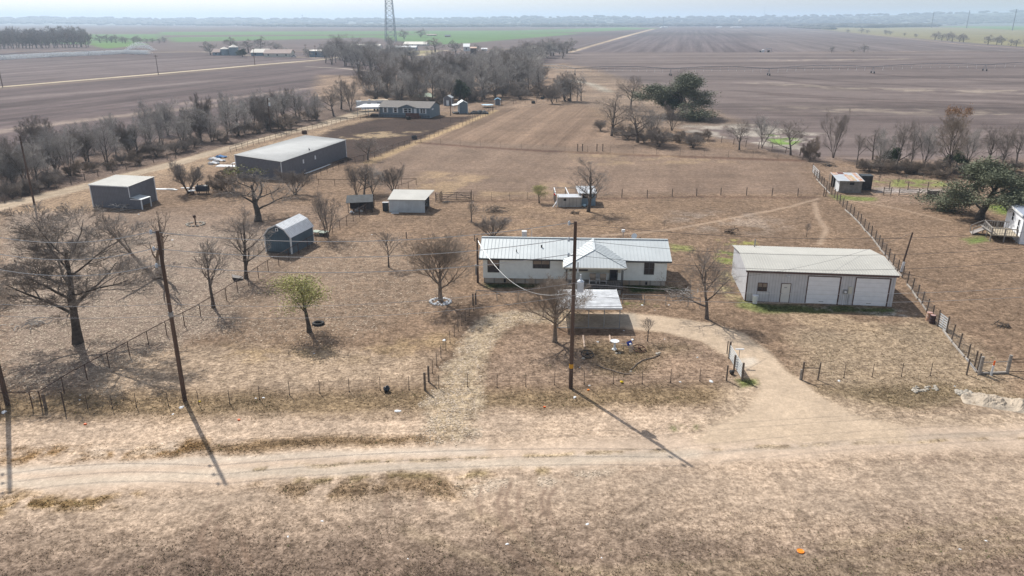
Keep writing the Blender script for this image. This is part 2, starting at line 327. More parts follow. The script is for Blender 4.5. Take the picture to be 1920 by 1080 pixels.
fill([(1500, 728), (1800, 722), (1900, 740), (1680, 770), (1540, 750)], (0.24, 0.19, 0.12), 1.0, 1.0, tuft=.9, amt=.8)
# verge sand
fill([(-200, 795), (300, 785), (830, 772), (1300, 765), (1700, 775), (2200, 775), (2200, 845), (-200, 945)], SAND, 1.2, 1.0, tuft=.22)
fill([(1380, 700), (1700, 780), (2200, 760), (2200, 830), (1300, 830)], (0.44, 0.355, 0.265), 1.2, 1.0, tuft=.25)
fill([(-200, 845), (20, 842), (300, 828), (480, 822), (490, 845), (300, 860), (0, 872), (-200, 885)], GOLD, 0.5, 0.8, tuft=1.0, patch=1.6)
fill([(120, 845), (330, 832), (345, 845), (200, 858)], (0.55, 0.47, 0.38), 0.5, 1.0, amt=.7, patch=1.2, tuft=.2)
fill([(380, 835), (480, 820), (830, 815), (840, 828), (560, 846), (380, 856)], (0.28, 0.20, 0.12), 0.6, 0.8, tuft=.9)
# road
fill([(-400, 895), (0, 872), (300, 858), (500, 846), (700, 838), (860, 832), (1100, 828), (1300, 820), (1500, 805), (2200, 792), (2400, 830), (1920, 843), (1700, 851), (1500, 860), (1300, 868), (1100, 878), (900, 886), (700, 893), (500, 901), (250, 918), (0, 932), (-400, 960)], ROAD, 0.8, 0.6, tuft=.0, litter=.0)
line([(-300, 905), (0, 884), (300, 868), (600, 852), (900, 845)], 0.9, (0.56, 0.49, 0.40), 0.35, 0.2, amt=.8)
line([(-300, 930), (0, 910), (220, 898), (450, 886), (700, 880), (1000, 868), (1300, 850)], 1.1, (0.57, 0.50, 0.40), 0.35, 0.3, amt=.7)
line([(480, 879), (650, 868), (780, 864), (960, 856), (1300, 842), (1920, 822)], 0.35, (0.30, 0.25, 0.14), 0.15, 0.3, amt=.6, patch=1, tuft=.8)
line([(400, 893), (900, 868), (1440, 842), (1920, 810)], 0.5, (0.38, 0.33, 0.27), 0.25, 0.3, amt=.5)
line([(1340, 800), (1500, 812), (1900, 818)], 0.4, (0.38, 0.32, 0.25), 0.2, 0.3, amt=.6)
# driveway
fill([(1700, 800), (1600, 775), (1540, 742), (1485, 700), (1440, 655), (1395, 625), (1330, 604), (1240, 592), (1180, 587), (1060, 586), (1048, 614), (1165, 617), (1240, 622), (1310, 640), (1370, 672), (1412, 712), (1425, 735), (1400, 770), (1330, 800), (1300, 830), (1700, 830)], (0.52, 0.42, 0.31), 0.35, 0.4, tuft=.0, litter=.0)
fill([(1378, 672), (1412, 670), (1422, 680), (1400, 690), (1376, 686)], (0.56, 0.50, 0.41), 0.3, 0.3)
fill([(1380, 712), (1418, 712), (1420, 722), (1390, 728)], (0.19, 0.22, 0.08), 0.3, 0.3, tuft=1)
fill([(1140, 590), (1190, 588), (1200, 612), (1060, 614), (1070, 592)], (0.40, 0.35, 0.28), 0.4, 0.4)
# gravel two-track
line([(845, 800), (850, 760), (860, 720), (872, 680), (890, 645), (915, 615), (950, 596), (1000, 588), (1060, 590)], (4.6, 3.8, 2.8, 2.6, 2.5, 2.7, 3.0, 3.2, 3), PALE, 0.8, 1.0, tuft=.5, litter=1.0, patch=.9)
line([(845, 800), (860, 720), (890, 645), (950, 596), (1060, 590)], (3.8, 3.2, 2.8, 2.8, 3.0), (0.43, 0.355, 0.25), 0.8, 1.2, amt=.85, tuft=.4, litter=.8)
# green by the garage and the house
fill([(1380, 560), (1405, 566), (1455, 575), (1480, 585), (1430, 588), (1385, 575)], (0.20, 0.22, 0.09), 0.4, 0.6)
fill([(1410, 570), (1680, 578), (1680, 590), (1430, 584)], (0.12, 0.15, 0.06), 0.4, 0.8, tuft=1)
fill([(1500, 572), (1690, 580), (1760, 596), (1560, 584)], (0.36, 0.34, 0.31), 0.5, 0.8, patch=1)
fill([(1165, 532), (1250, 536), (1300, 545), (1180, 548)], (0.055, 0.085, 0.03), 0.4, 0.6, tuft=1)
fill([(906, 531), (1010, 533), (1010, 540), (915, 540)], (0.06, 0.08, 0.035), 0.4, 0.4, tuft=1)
fill([(1170, 566), (1230, 570), (1230, 576), (1168, 574)], (0.17, 0.20, 0.06), 0.3, 0.5, patch=.8)
fill([(1255, 458), (1300, 462), (1300, 474), (1258, 472)], (0.24, 0.25, 0.10), 0.5, 0.8, patch=1.4)
fill([(1345, 447), (1410, 450), (1420, 458), (1360, 460)], (0.33, 0.33, 0.11), 0.5, 0.8, patch=1.4)
fill([(1340, 470), (1385, 476), (1380, 500), (1345, 492)], (0.23, 0.28, 0.08), 0.5, 0.8, patch=1.0)
fill([(1350, 500), (1390, 520), (1400, 560), (1350, 560)], (0.33, 0.29, 0.17), 0.5, 0.8, patch=1.4)
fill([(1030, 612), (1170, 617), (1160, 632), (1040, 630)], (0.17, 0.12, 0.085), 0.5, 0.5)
fill([(1255, 799), (1310, 797), (1310, 806), (1260, 810)], (0.18, 0.18, 0.09), 0.25, 0.4, patch=.7)
# below the road
fill([(-400, 960), (0, 936), (300, 920), (700, 900), (1100, 884), (1500, 866), (2200, 846), (2400, 1000), (2200, 1400), (-600, 1400)], (0.43, 0.345, 0.265), 0.8, 0.9, tuft=.2)
fill([(-200, 935), (150, 925), (280, 918), (250, 945), (60, 965), (-200, 985)], (0.33, 0.235, 0.12), 0.6, 0.9, tuft=1, patch=1.4)
fill([(480, 905), (860, 890), (930, 892), (850, 930), (560, 935)], (0.31, 0.23, 0.15), 0.6, 0.9, tuft=.9, patch=1.6)
fill([(870, 900), (1160, 880), (1100, 905), (900, 920)], (0.52, 0.45, 0.36), 0.6, 0.9, amt=.8, patch=1.2, litter=.8)
line([(560, 900), (960, 886), (1020, 882)], .7, (0.25, 0.20, 0.09), .3, .3, amt=.7, patch=1.2, tuft=1)
fill([(-300, 1005), (250, 1000), (500, 972), (960, 972), (1300, 985), (1600, 985), (2200, 970), (2400, 1400), (-600, 1400)], (0.33, 0.26, 0.20), 3.0, 2.4, tuft=.42)
fill([(-300, 1050), (300, 1030), (600, 1005), (960, 1020), (1200, 1050), (1500, 1030), (2200, 1005), (2400, 1400), (-600, 1400)], (0.215, 0.165, 0.13), 2.6, 2.4, tuft=.6, amt=.9)
for q in ([(1000, 1075), (1300, 1062), (1600, 1045), (1920, 1005)], [(1250, 1085), (1600, 1070), (1920, 1030)], [(1560, 1020), (1750, 995), (1960, 970)], [(880, 960), (960, 1000), (1040, 1060), (1080, 1100)], [(760, 990), (900, 1040), (980, 1100)]):
    line(q, .7, (0.33, 0.265, 0.19), 0.4, 0.6, amt=.75)
for q in ([(388, 1040), (376, 1010), (385, 985), (405, 960), (415, 945)], [(410, 1070), (400, 1030), (410, 985)], [(470, 1060), (460, 1030), (455, 1010)], [(725, 925), (722, 945), (728, 965)], [(790, 925), (786, 960)], [(902, 915), (896, 945), (900, 965)],
          [(945, 910), (934, 940), (936, 965), (950, 990)], [(960, 905), (948, 935), (950, 965), (965, 990)], [(978, 915), (970, 940), (974, 970), (990, 985)], [(1025, 915), (1015, 935), (1018, 965)], [(1042, 915), (1028, 935), (1028, 965), (1040, 985)], [(930, 990), (955, 1030), (1010, 1075)], [(960, 990), (990, 1030), (1060, 1080)]):
    line(q, .30, (0.24, 0.175, 0.13), 0.12, 0.1, amt=.8, tuft=.05)
fill([(1725, 858), (1765, 857), (1760, 870), (1730, 870)], (0.24, 0.185, 0.145), 0.5, 0.3, amt=.8)
# broad drift over everything
drift = 0.82 + 0.36 * fbm(gx / 9, gy / 9, 77) ; drift2 = 0.88 + 0.24 * fbm(gx / 1.7, gy / 1.7, 91); drift3 = np.where(gy > 250, 0.85 + 0.3 * fbm(gx / 60, gy / 60, 15), 1.0)
COLR *= (drift * drift2 * drift3)[:, None] * np.where(TUFT < .06, .90, .885)[:, None]; near_ = np.clip((300 - gy) / 150, 0, 1)[:, None]; COLR *= 1 + near_ * np.array([.04, .02, .03])
rowi = (fbm(gx * 0.9, gy * .9, 33, 3) - 0.5)
GZ = np.where(gy < 160, rowi * 0.05, 0.0)
nr = len(ys); I = np.arange(nr * NU).reshape(nr, NU)
Fq = np.stack([I[:-1, :-1].ravel(), I[:-1, 1:].ravel(), I[1:, 1:].ravel(), I[1:, :-1].ravel()], 1)

gm = bpy.data.materials.new('soil_and_grass'); gm.use_nodes = True
t = gm.node_tree; N = t.nodes; L = t.links; b = N['Principled BSDF']; b.inputs['Roughness'].default_value = 0.95; b.inputs['Specular IOR Level'].default_value = 0.08
def nd(k, **kw):
    n = N.new(k)
    for a, v in kw.items(): setattr(n, a, v)
    return n
def math_(op, a, bb=None, c=None, clamp=False):
    n = nd('ShaderNodeMath', operation=op); n.use_clamp = clamp
    for i, x in enumerate((a, bb, c)):
        if x is None: continue
        if isinstance(x, (int, float)): n.inputs[i].default_value = x
        else: L.new(x, n.inputs[i])
    return n.outputs[0]
def mixc(f, a, c, mode='MIX'):
    n = nd('ShaderNodeMix', data_type='RGBA', blend_type=mode)
    for i, x in ((0, f), (6, a), (7, c)):
        if isinstance(x, (int, float)): n.inputs[i].default_value = x
        elif isinstance(x, tuple): n.inputs[i].default_value = (*x, 1)
        else: L.new(x, n.inputs[i])
    return n.outputs[2]
def noise(vec, sc, det=4, rough=.55):
    n = nd('ShaderNodeTexNoise'); n.inputs['Scale'].default_value = sc; n.inputs['Detail'].default_value = det; n.inputs['Roughness'].default_value = rough
    L.new(vec, n.inputs['Vector']); return n.outputs[0]
def ramp(v, a, bb, lo=0.0, hi=1.0):
    n = nd('ShaderNodeMapRange'); n.inputs[1].default_value = a; n.inputs[2].default_value = bb; n.inputs[3].default_value = lo; n.inputs[4].default_value = hi
    L.new(v, n.inputs[0]); return n.outputs[0]
geo = nd('ShaderNodeNewGeometry'); pos = geo.outputs['Position']
a1 = nd('ShaderNodeAttribute', attribute_name='soil'); a2 = nd('ShaderNodeAttribute', attribute_name='cover'); a3 = nd('ShaderNodeAttribute', attribute_name='rows')
s2 = nd('ShaderNodeSeparateColor'); L.new(a2.outputs['Color'], s2.inputs[0]); s3 = nd('ShaderNodeSeparateColor'); L.new(a3.outputs['Color'], s3.inputs[0])
tuft, litt = s2.outputs[0], s2.outputs[1]
c = a1.outputs['Color']
mid = noise(pos, 1.1, 6, .62); fine = noise(pos, 7.0, 5, .65); big = noise(pos, 0.16, 4)
c0 = c
c = mixc(1.0, c, mixc(ramp(mid, .32, .68), (0.58, 0.56, 0.54), (1.36, 1.35, 1.33)), 'MULTIPLY')
grit = noise(pos, 2.9, 5, .7); c = mixc(1.0, c, mixc(ramp(grit, .38, .62), (0.60, 0.58, 0.56), (1.34, 1.34, 1.33)), 'MULTIPLY')
c = mixc(1.0, c, mixc(ramp(big, .35, .65), (0.86, 0.86, 0.87), (1.12, 1.11, 1.10)), 'MULTIPLY')
c = mixc(1.0, c, mixc(ramp(fine, .25, .75), (0.58, 0.57, 0.56), (1.38, 1.38, 1.37)), 'MULTIPLY')
c = mixc(ramp(tuft, 0.0, .30, .28, 1.0), c0, c)
# dead grass cover: dark clumps where tufts grow
patch = noise(pos, 2.6, 5, .7); thr = math_('MULTIPLY_ADD', tuft, -0.20, 0.66)
cl = math_('MULTIPLY', math_('SUBTRACT', patch, thr), 9.0, clamp=True)
cl = math_('MULTIPLY', cl, math_('MULTIPLY', tuft, 0.75))
c = mixc(cl, c, mixc(1.0, c, (0.50, 0.47, 0.43), 'MULTIPLY'))
# chips of pale leaf and gravel
vo = nd('ShaderNodeTexVoronoi'); vo.inputs['Scale'].default_value = 4.2; L.new(pos, vo.inputs['Vector'])
chip = math_('MULTIPLY', math_('LESS_THAN', vo.outputs['Distance'], 0.36), math_('GREATER_THAN', noise(pos, 3.0, 3), 0.50))
c = mixc(math_('MULTIPLY', chip, math_('MULTIPLY', litt, .75)), c, (0.50, 0.41, 0.33))
# plough rows and stubble streaks in three directions
def streak(dx, dy, across, along):
    cx = nd('ShaderNodeCombineXYZ'); sp = nd('ShaderNodeSeparateXYZ'); L.new(pos, sp.inputs[0])
    L.new(math_('MULTIPLY_ADD', sp.outputs[0], dy * across, math_('MULTIPLY', sp.outputs[1], -dx * across)), cx.inputs[0])
    L.new(math_('MULTIPLY_ADD', sp.outputs[0], dx * along, math_('MULTIPLY', sp.outputs[1], dy * along)), cx.inputs[1])
    return math_('ADD', math_('MULTIPLY', ramp(noise(cx.outputs[0], 1.0, 5, .7), .3, .7), .45), math_('MULTIPLY', ramp(noise(cx.outputs[0], .13, 3, .6), .36, .64), .55))
for k, (dx, dy, ac, al) in enumerate(((.31, .95, .55, .02), (.22, .975, .85, .012), (.995, .05, .35, .018))):
    st = streak(dx, dy, ac, al)
    m_ = mixc(s3.outputs[k], (1, 1, 1), mixc(st, (0.50, 0.48, 0.48), (1.50, 1.50, 1.48)))
    c = mixc(1.0, c, m_, 'MULTIPLY')
L.new(c, b.inputs['Base Color'])
bp = nd('ShaderNodeBump'); bp.inputs['Strength'].default_value = 0.75; bp.inputs['Distance'].default_value = 0.12
hgt = math_('ADD', math_('MULTIPLY', mid, .9), math_('ADD', math_('MULTIPLY', fine, .45), math_('MULTIPLY', cl, .6)))
L.new(hgt, bp.inputs['Height']); L.new(bp.outputs[0], b.inputs['Normal'])
gme = npmesh('ground', np.stack([gx, gy, GZ], 1), Fq, gm)
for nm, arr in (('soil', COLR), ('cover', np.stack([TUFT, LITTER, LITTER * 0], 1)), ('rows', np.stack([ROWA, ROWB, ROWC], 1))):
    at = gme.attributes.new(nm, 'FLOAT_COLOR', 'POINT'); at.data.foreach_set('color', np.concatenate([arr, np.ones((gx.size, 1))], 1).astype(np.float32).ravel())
gme.polygons.foreach_set('use_smooth', np.ones(len(Fq), bool))
ground = link('ground', gme); tag(ground, 'flat tan and brown farmland with ploughed fields reaching to the horizon', 'ground', kind='structure')

# ------------------------------------------------------------------ haze over the plain
hz = bpy.data.materials.new('haze_air'); hz.use_nodes = True; hn = hz.node_tree; hn.nodes.clear()
pv = hn.nodes.new('ShaderNodeVolumePrincipled'); pv.inputs['Density'].default_value = 0.00017; pv.inputs['Color'].default_value = (0.64, 0.80, 1.0, 1); pv.inputs['Anisotropy'].default_value = 0.25
ho = hn.nodes.new('ShaderNodeOutputMaterial'); hn.links.new(pv.outputs[0], ho.inputs['Volume'])
h = MB().box(-17500, 17500, -80, 16400, -1.0, 150).build('haze', hz); tag(h, 'thin pale blue haze hanging over the whole plain', 'haze', kind='stuff')
# ------------------------------------------------------------------ tree maker: tapered limbs grown level by level, thousands of real twigs
def tubes(P, R, n):                                          # P (m,k,3) polylines, R (m,k) radii -> prism rings
    m, k, _ = P.shape
    D = np.empty_like(P); D[:, 1:-1] = P[:, 2:] - P[:, :-2]; D[:, 0] = P[:, 1] - P[:, 0]; D[:, -1] = P[:, -1] - P[:, -2]
    D /= np.linalg.norm(D, axis=2, keepdims=True) + 1e-9
    A = np.where(np.abs(D[..., 2:3]) < 0.9, np.array([0, 0, 1.]), np.array([1., 0, 0]))
    U = np.cross(D, A); U /= np.linalg.norm(U, axis=2, keepdims=True) + 1e-9; Q = np.cross(D, U)
    a = np.arange(n) * 2 * np.pi / n
    V = P[:, :, None] + (U[:, :, None] * np.cos(a)[:, None] + Q[:, :, None] * np.sin(a)[:, None]) * R[:, :, None, None]
    idx = np.arange(m * k * n).reshape(m, k, n); nx = np.roll(idx, -1, 2)
    F = np.stack([idx[:, :-1], nx[:, :-1], nx[:, 1:], idx[:, 1:]], -1).reshape(-1, 4)
    return V.reshape(-1, 3), F
def cat(parts):
    Vs, Fs, o = [], [], 0
    for V, F in parts: Vs.append(V); Fs.append(F + o); o += len(V)
    return np.concatenate(Vs), np.concatenate(Fs)
def grow(seed, h, levels, trunk_h=0.3, stems=1, r0=0.03, lean=(0, 0), up=0.0, wig=0.12, crooked=0.0, minr=0.006, stem_ang=0.35, first=0.25, spread=1.0, flat=0.0):
    """levels: list of (children per branch, angle, length fraction of the parent). Returns limb tubes, twig tubes and twig points."""
    g = np.random.default_rng(seed); K = 7
    base = np.zeros((stems, 3))
    if stems > 1: base[:, :2] = g.normal(0, 0.012 * h, (stems, 2))
    az = np.arange(stems) * 6.283 / stems + g.uniform(0, 1, stems)
    sa = (stem_ang * np.sqrt(g.uniform(.02, 1.2, stems))) if stems > 1 else np.zeros(1)
    d = np.stack([np.cos(az) * np.sin(sa), np.sin(az) * np.sin(sa), np.cos(sa)], 1) + np.array([lean[0], lean[1], 0])
    d /= np.linalg.norm(d, axis=1, keepdims=True)
    L = np.full(stems, h * (0.72 if stems == 1 else 0.62)) * g.uniform(.85, 1.1, stems); R = np.full(stems, r0 * h * (1 if stems == 1 else .55))
    if stems > 5: L *= 1.0 - .22 * (sa / stem_ang) ** 2
    limbs, twigs, tips = [], [], []
    nl = len(levels)
    for lv in range(nl + 1):
        m = len(L); k = K if lv < 2 else (5 if lv < nl - 1 else 3)
        P = np.empty((m, k, 3)); P[:, 0] = base; cur = d.copy(); step = L / (k - 1)
        wg = wig + crooked * (lv <= 2)
        for i in range(1, k):
            cur = cur + g.normal(0, wg, (m, 3)) * (1.0 if lv else .35); cur[:, 2] += up * (0.18 if lv else 0)
            if flat and lv >= 1: cur[:, 2] -= flat * 0.1
            cur /= np.linalg.norm(cur, axis=1, keepdims=True); P[:, i] = P[:, i - 1] + cur * step[:, None]
        tt = np.linspace(0, 1, k); rad = R[:, None] * (1 - tt * (0.72 if lv < nl else .6))[None]
        if lv == 0: rad[:, 0] *= 1.22
        P[..., 2] = np.maximum(P[..., 2], 0.03 if lv else -0.05)
        if lv < nl: (limbs if lv < 2 else twigs).append(tubes(P, np.maximum(rad, minr), 7 if lv == 0 else (5 if lv == 1 else 4 if lv == 2 else 3)))
        else: twigs.append(tubes(P, np.maximum(rad, minr), 3)); tips.append(P)
        if lv == nl: break
        nc, ang, fr = levels[lv]; tot = m * nc
        par = np.repeat(np.arange(m), nc)
        t0 = first if lv else trunk_h / .72 if stems == 1 else trunk_h
        s = np.tile((np.arange(nc) + .5) / nc, m) * (1 - t0) + t0 + g.uniform(-.4, .4, tot) * (1 - t0) / nc; s = np.clip(s, 0.05, 1.0)
        fi = s * (k - 1); i0 = np.minimum(fi.astype(int), k - 2); fr_ = (fi - i0)[:, None]
        base = P[par, i0] * (1 - fr_) + P[par, i0 + 1] * fr_
        pd = P[par, i0 + 1] - P[par, i0]; pd /= np.linalg.norm(pd, axis=1, keepdims=True)
        azi = np.tile(np.arange(nc) * 2.4, m) + g.uniform(0, 6.28, m)[par] + g.uniform(-.5, .5, tot)
        A = np.where(np.abs(pd[:, 2:3]) < .9, np.array([0, 0, 1.]), np.array([1., 0, 0])); U = np.cross(pd, A); U /= np.linalg.norm(U, axis=1, keepdims=True); Q = np.cross(pd, U)
        an = ang * g.uniform(.65, 1.3, tot) * (1 - .45 * s if lv == 0 else 1)
        d = pd * np.cos(an)[:, None] + (U * np.cos(azi)[:, None] + Q * np.sin(azi)[:, None]) * np.sin(an)[:, None]
        d[:, :2] *= spread; d[:, 2] = np.where(lv < 2, np.maximum(d[:, 2], -.05 - .2 * flat), d[:, 2])
        d /= np.linalg.norm(d, axis=1, keepdims=True)
        L = L[par] * fr * (1.12 - .5 * s) * g.uniform(.75, 1.25, tot); R = np.minimum(R[par] * (1 - .7 * s) * .62, L * (.034 if lv < 1 else .022 if lv < 2 else .015))
    tp = np.concatenate(tips).reshape(-1, 3)
    return cat(limbs), cat(twigs), tp
def leaves(tp, seed, n, size, jit, squash=1.0):
    g = np.random.default_rng(seed); c = tp[g.integers(0, len(tp), n)] + g.normal(0, jit, (n, 3)) * np.array([1, 1, squash]); c[:, 2] = np.maximum(c[:, 2], .15)
    a = g.normal(0, 1, (n, 3)); a /= np.linalg.norm(a, axis=1, keepdims=True); bb = np.cross(a, g.normal(0, 1, (n, 3))); bb /= np.linalg.norm(bb, axis=1, keepdims=True)
    s = size * g.uniform(.6, 1.4, (n, 1)); V = np.stack([c - a * s, c + bb * s * .55, c + a * s, c - bb * s * .55], 1).reshape(-1, 3)
    return V, np.arange(4 * n).reshape(n, 4)
bark = mat('grey_bark', (0.13, 0.11, 0.098), var=.3, scale=3); bark_d = mat('dark_bark', (0.085, 0.070, 0.060), var=.3, scale=3)
twig = mat('bare_twigs', (0.25, 0.215, 0.19), var=.25, scale=.6); twig_b = mat('brown_twigs', (0.28, 0.225, 0.18), var=.25, scale=.6); twig_g = mat('hazed_grey_twigs', (0.38, 0.355, 0.335), var=.2, scale=.6)  # grey twigs paled: haze and lift against self-shading put into their colour
oakleaf = mat('dark_oak_leaves', (0.17, 0.185, 0.11), col2=(0.075, 0.09, 0.055), scale=.8, rough=.7); yleaf = mat('yellow_green_leaves', (0.44, 0.42, 0.16), col2=(0.26, 0.26, 0.09), scale=.9)
mistle = mat('mistletoe_green', (0.16, 0.17, 0.05), var=.3); cedar = mat('cedar_green', (0.07, 0.10, 0.045), col2=(0.035, 0.055, 0.025), scale=1.2); rust = mat('rust_leaves', (0.33, 0.19, 0.10), var=.3); deadw = mat('dead_wood', (0.22, 0.175, 0.14), var=.3, scale=2)
PROTO = {}
def proto(key, seed, h, levels, wood=None, tw=None, leaf=None, **k):
    (lv, lf), (tv, tf), tp = grow(seed, h, levels, **k)
    tme = npmesh('trunk', lv, lf, wood or bark); ms = [tw or twig]; cme = npmesh('crown', tv, tf, ms)
    if leaf:
        n, sz, jit, lm = leaf[:4]; V2, F2 = leaves(tp if len(leaf) < 5 else tp[tp[:, 2] > leaf[4] * h], seed, n, sz, jit)
        V = np.concatenate([tv, V2]); F = np.concatenate([tf, F2 + len(tv)]); cme = npmesh('crown', V, F, [ms[0], lm])
        mi = np.zeros(len(F), np.int32); mi[len(tf):] = 1; cme.polygons.foreach_set('material_index', mi)
    ext = np.percentile(np.abs(tv[:, :2]), 97); PROTO[key] = (tme, cme, h, max(tv[:, 2].max(), .1), ext); return key
def plant(key, px, py, ptop=None, rz=None, label=None, cat_='tree', group=None, name='bare_tree', wpx=None, height=None, tilt=0):
    """stand a tree of this kind at a ground spot; height from the photo row of its top, width from its photo width"""
    tme, cme, h, zm, ext = PROTO[key]; x, y = G(px, py); H_ = height or HT(x, y, ptop)
    s = H_ / zm; sx = s if not wpx else wpx * PXM(x, y) / (2 * ext)
    R = random.Random(int(px * 7 + py * 13)); o = thing(name, label, cat_, (x, y), R.uniform(0, 6.28) if rz is None else rz, group, scale=(sx, sx, s))
    if tilt: o.rotation_euler[1] = tilt
    link('trunk', tme, o); link('crown', cme, o); return o
# kinds of tree
proto('pecan', 11, 14, [(12, 1.0, .60), (8, .75, .58), (8, .65, .58), (7, .6, .55), (4, .55, .6)], trunk_h=.2, r0=.021, up=.5, wig=.10, minr=.009, spread=1.35, wood=bark_d)
proto('vase', 12, 7, [(13, .95, .80), (8, .62, .6), (6, .6, .6), (6, .5, .62), (3, .5, .6)], trunk_h=.20, r0=.034, up=.55, wig=.09, minr=.006, wood=deadw, tw=twig_b)
proto('vase_open', 13, 6, [(8, .45, .6), (6, .5, .6), (6, .5, .6), (3, .5, .6)], stems=6, trunk_h=.3, stem_ang=.6, r0=.026, up=.3, wig=.08, minr=.008)
proto('oak', 14, 10, [(9, 1.0, .72), (8, .8, .58), (7, .75, .58), (6, .7, .6)], trunk_h=.2, r0=.04, up=.15, wig=.16, crooked=.14, minr=.009, spread=1.2, wood=bark_d, leaf=(260, .13, .18, mistle, .86))
proto('oak_wide', 15, 9, [(10, 1.0, .75), (8, .8, .58), (7, .7, .6), (6, .65, .6)], trunk_h=.18, r0=.032, up=.25, wig=.13, crooked=.08, minr=.009, spread=1.3)
proto('tall', 16, 10, [(12, .75, .42), (7, .65, .6), (6, .6, .62), (4, .6, .62)], trunk_h=.12, r0=.017, up=.3, wig=.10, crooked=.04, minr=.007, wood=bark_d, tw=twig)
proto('tall_b', 17, 10, [(8, .5, .55), (7, .6, .58), (6, .6, .6), (4, .6, .6)], stems=4, trunk_h=.12, stem_ang=.42, r0=.02, up=.3, wig=.10, crooked=.06, minr=.007)
proto('wood_a', 41, 10, [(12, .75, .42), (7, .65, .6), (6, .6, .62), (4, .6, .62)], trunk_h=.12, r0=.017, up=.3, wig=.12, crooked=.05, minr=.009, tw=twig_g)
proto('wood_b', 42, 10, [(8, .6, .55), (7, .6, .58), (6, .6, .6), (4, .6, .6)], stems=3, trunk_h=.12, stem_ang=.4, r0=.02, up=.3, wig=.12, crooked=.08, minr=.009, tw=twig_g)
proto('tall_c', 18, 10, [(9, .7, .55), (7, .7, .58), (7, .6, .6), (4, .6, .6)], stems=3, trunk_h=.18, stem_ang=.45, r0=.022, up=.2, wig=.13, crooked=.10, minr=.007, tw=twig_g)
proto('young', 19, 5, [(10, .6, .55), (8, .55, .55), (7, .5, .6)], trunk_h=.28, r0=.016, up=.3, wig=.07, minr=.007)
proto('shrub', 20, 3, [(7, .6, .6), (6, .6, .6), (6, .6, .6), (4, .6, .6)], stems=9, trunk_h=.1, stem_ang=1.0, r0=.014, up=.1, wig=.12, minr=.008, tw=twig_b)
proto('dead', 21, 9, [(6, .6, .5), (3, .7, .4), (3, .7, .4)], stems=3, trunk_h=.35, stem_ang=.5, r0=.04, up=.2, wig=.12, crooked=.08, minr=.015, wood=deadw, tw=deadw)
proto('willowy', 22, 5, [(6, .6, .6), (5, .6, .5), (5, .6, .5)], trunk_h=.28, stems=1, r0=.022, up=.2, wig=.1, minr=.008, spread=1.25, wood=bark_d, leaf=(5200, .045, .24, yleaf))
proto('live_oak', 23, 9, [(10, 1.0, .75), (7, .8, .5), (7, .8, .5), (4, .7, .45)], trunk_h=.14, r0=.04, up=.1, wig=.15, crooked=.1, minr=.009, spread=1.3, flat=.15, wood=bark_d, leaf=(40000, .10, .42, oakleaf))
proto('cedar', 24, 6, [(10, .9, .5), (8, .7, .5), (5, .6, .5)], trunk_h=.12, r0=.03, up=.2, wig=.1, minr=.009, wood=bark_d, leaf=(14000, .12, .25, cedar))
proto('rusty', 25, 10, [(9, .85, .7), (8, .7, .58), (6, .65, .6), (5, .6, .6)], trunk_h=.2, stems=2, stem_ang=.4, r0=.03, up=.2, wig=.12, crooked=.08, minr=.010, tw=twig_b, wood=bark_d, leaf=(1500, .08, .25, rust, .78))
proto('thicket', 26, 7, [(7, .55, .55), (7, .6, .6), (6, .6, .6), (4, .6, .6)], stems=8, trunk_h=.08, stem_ang=.65, r0=.013, up=.3, wig=.12, minr=.008, tw=twig)
proto('far_round', 27, 9, [(10, .9, .6), (7, .7, .58), (7, .65, .6), (6, .6, .6)], trunk_h=.08, r0=.028, up=.3, wig=.13, minr=.018, spread=1.1, tw=twig_g)

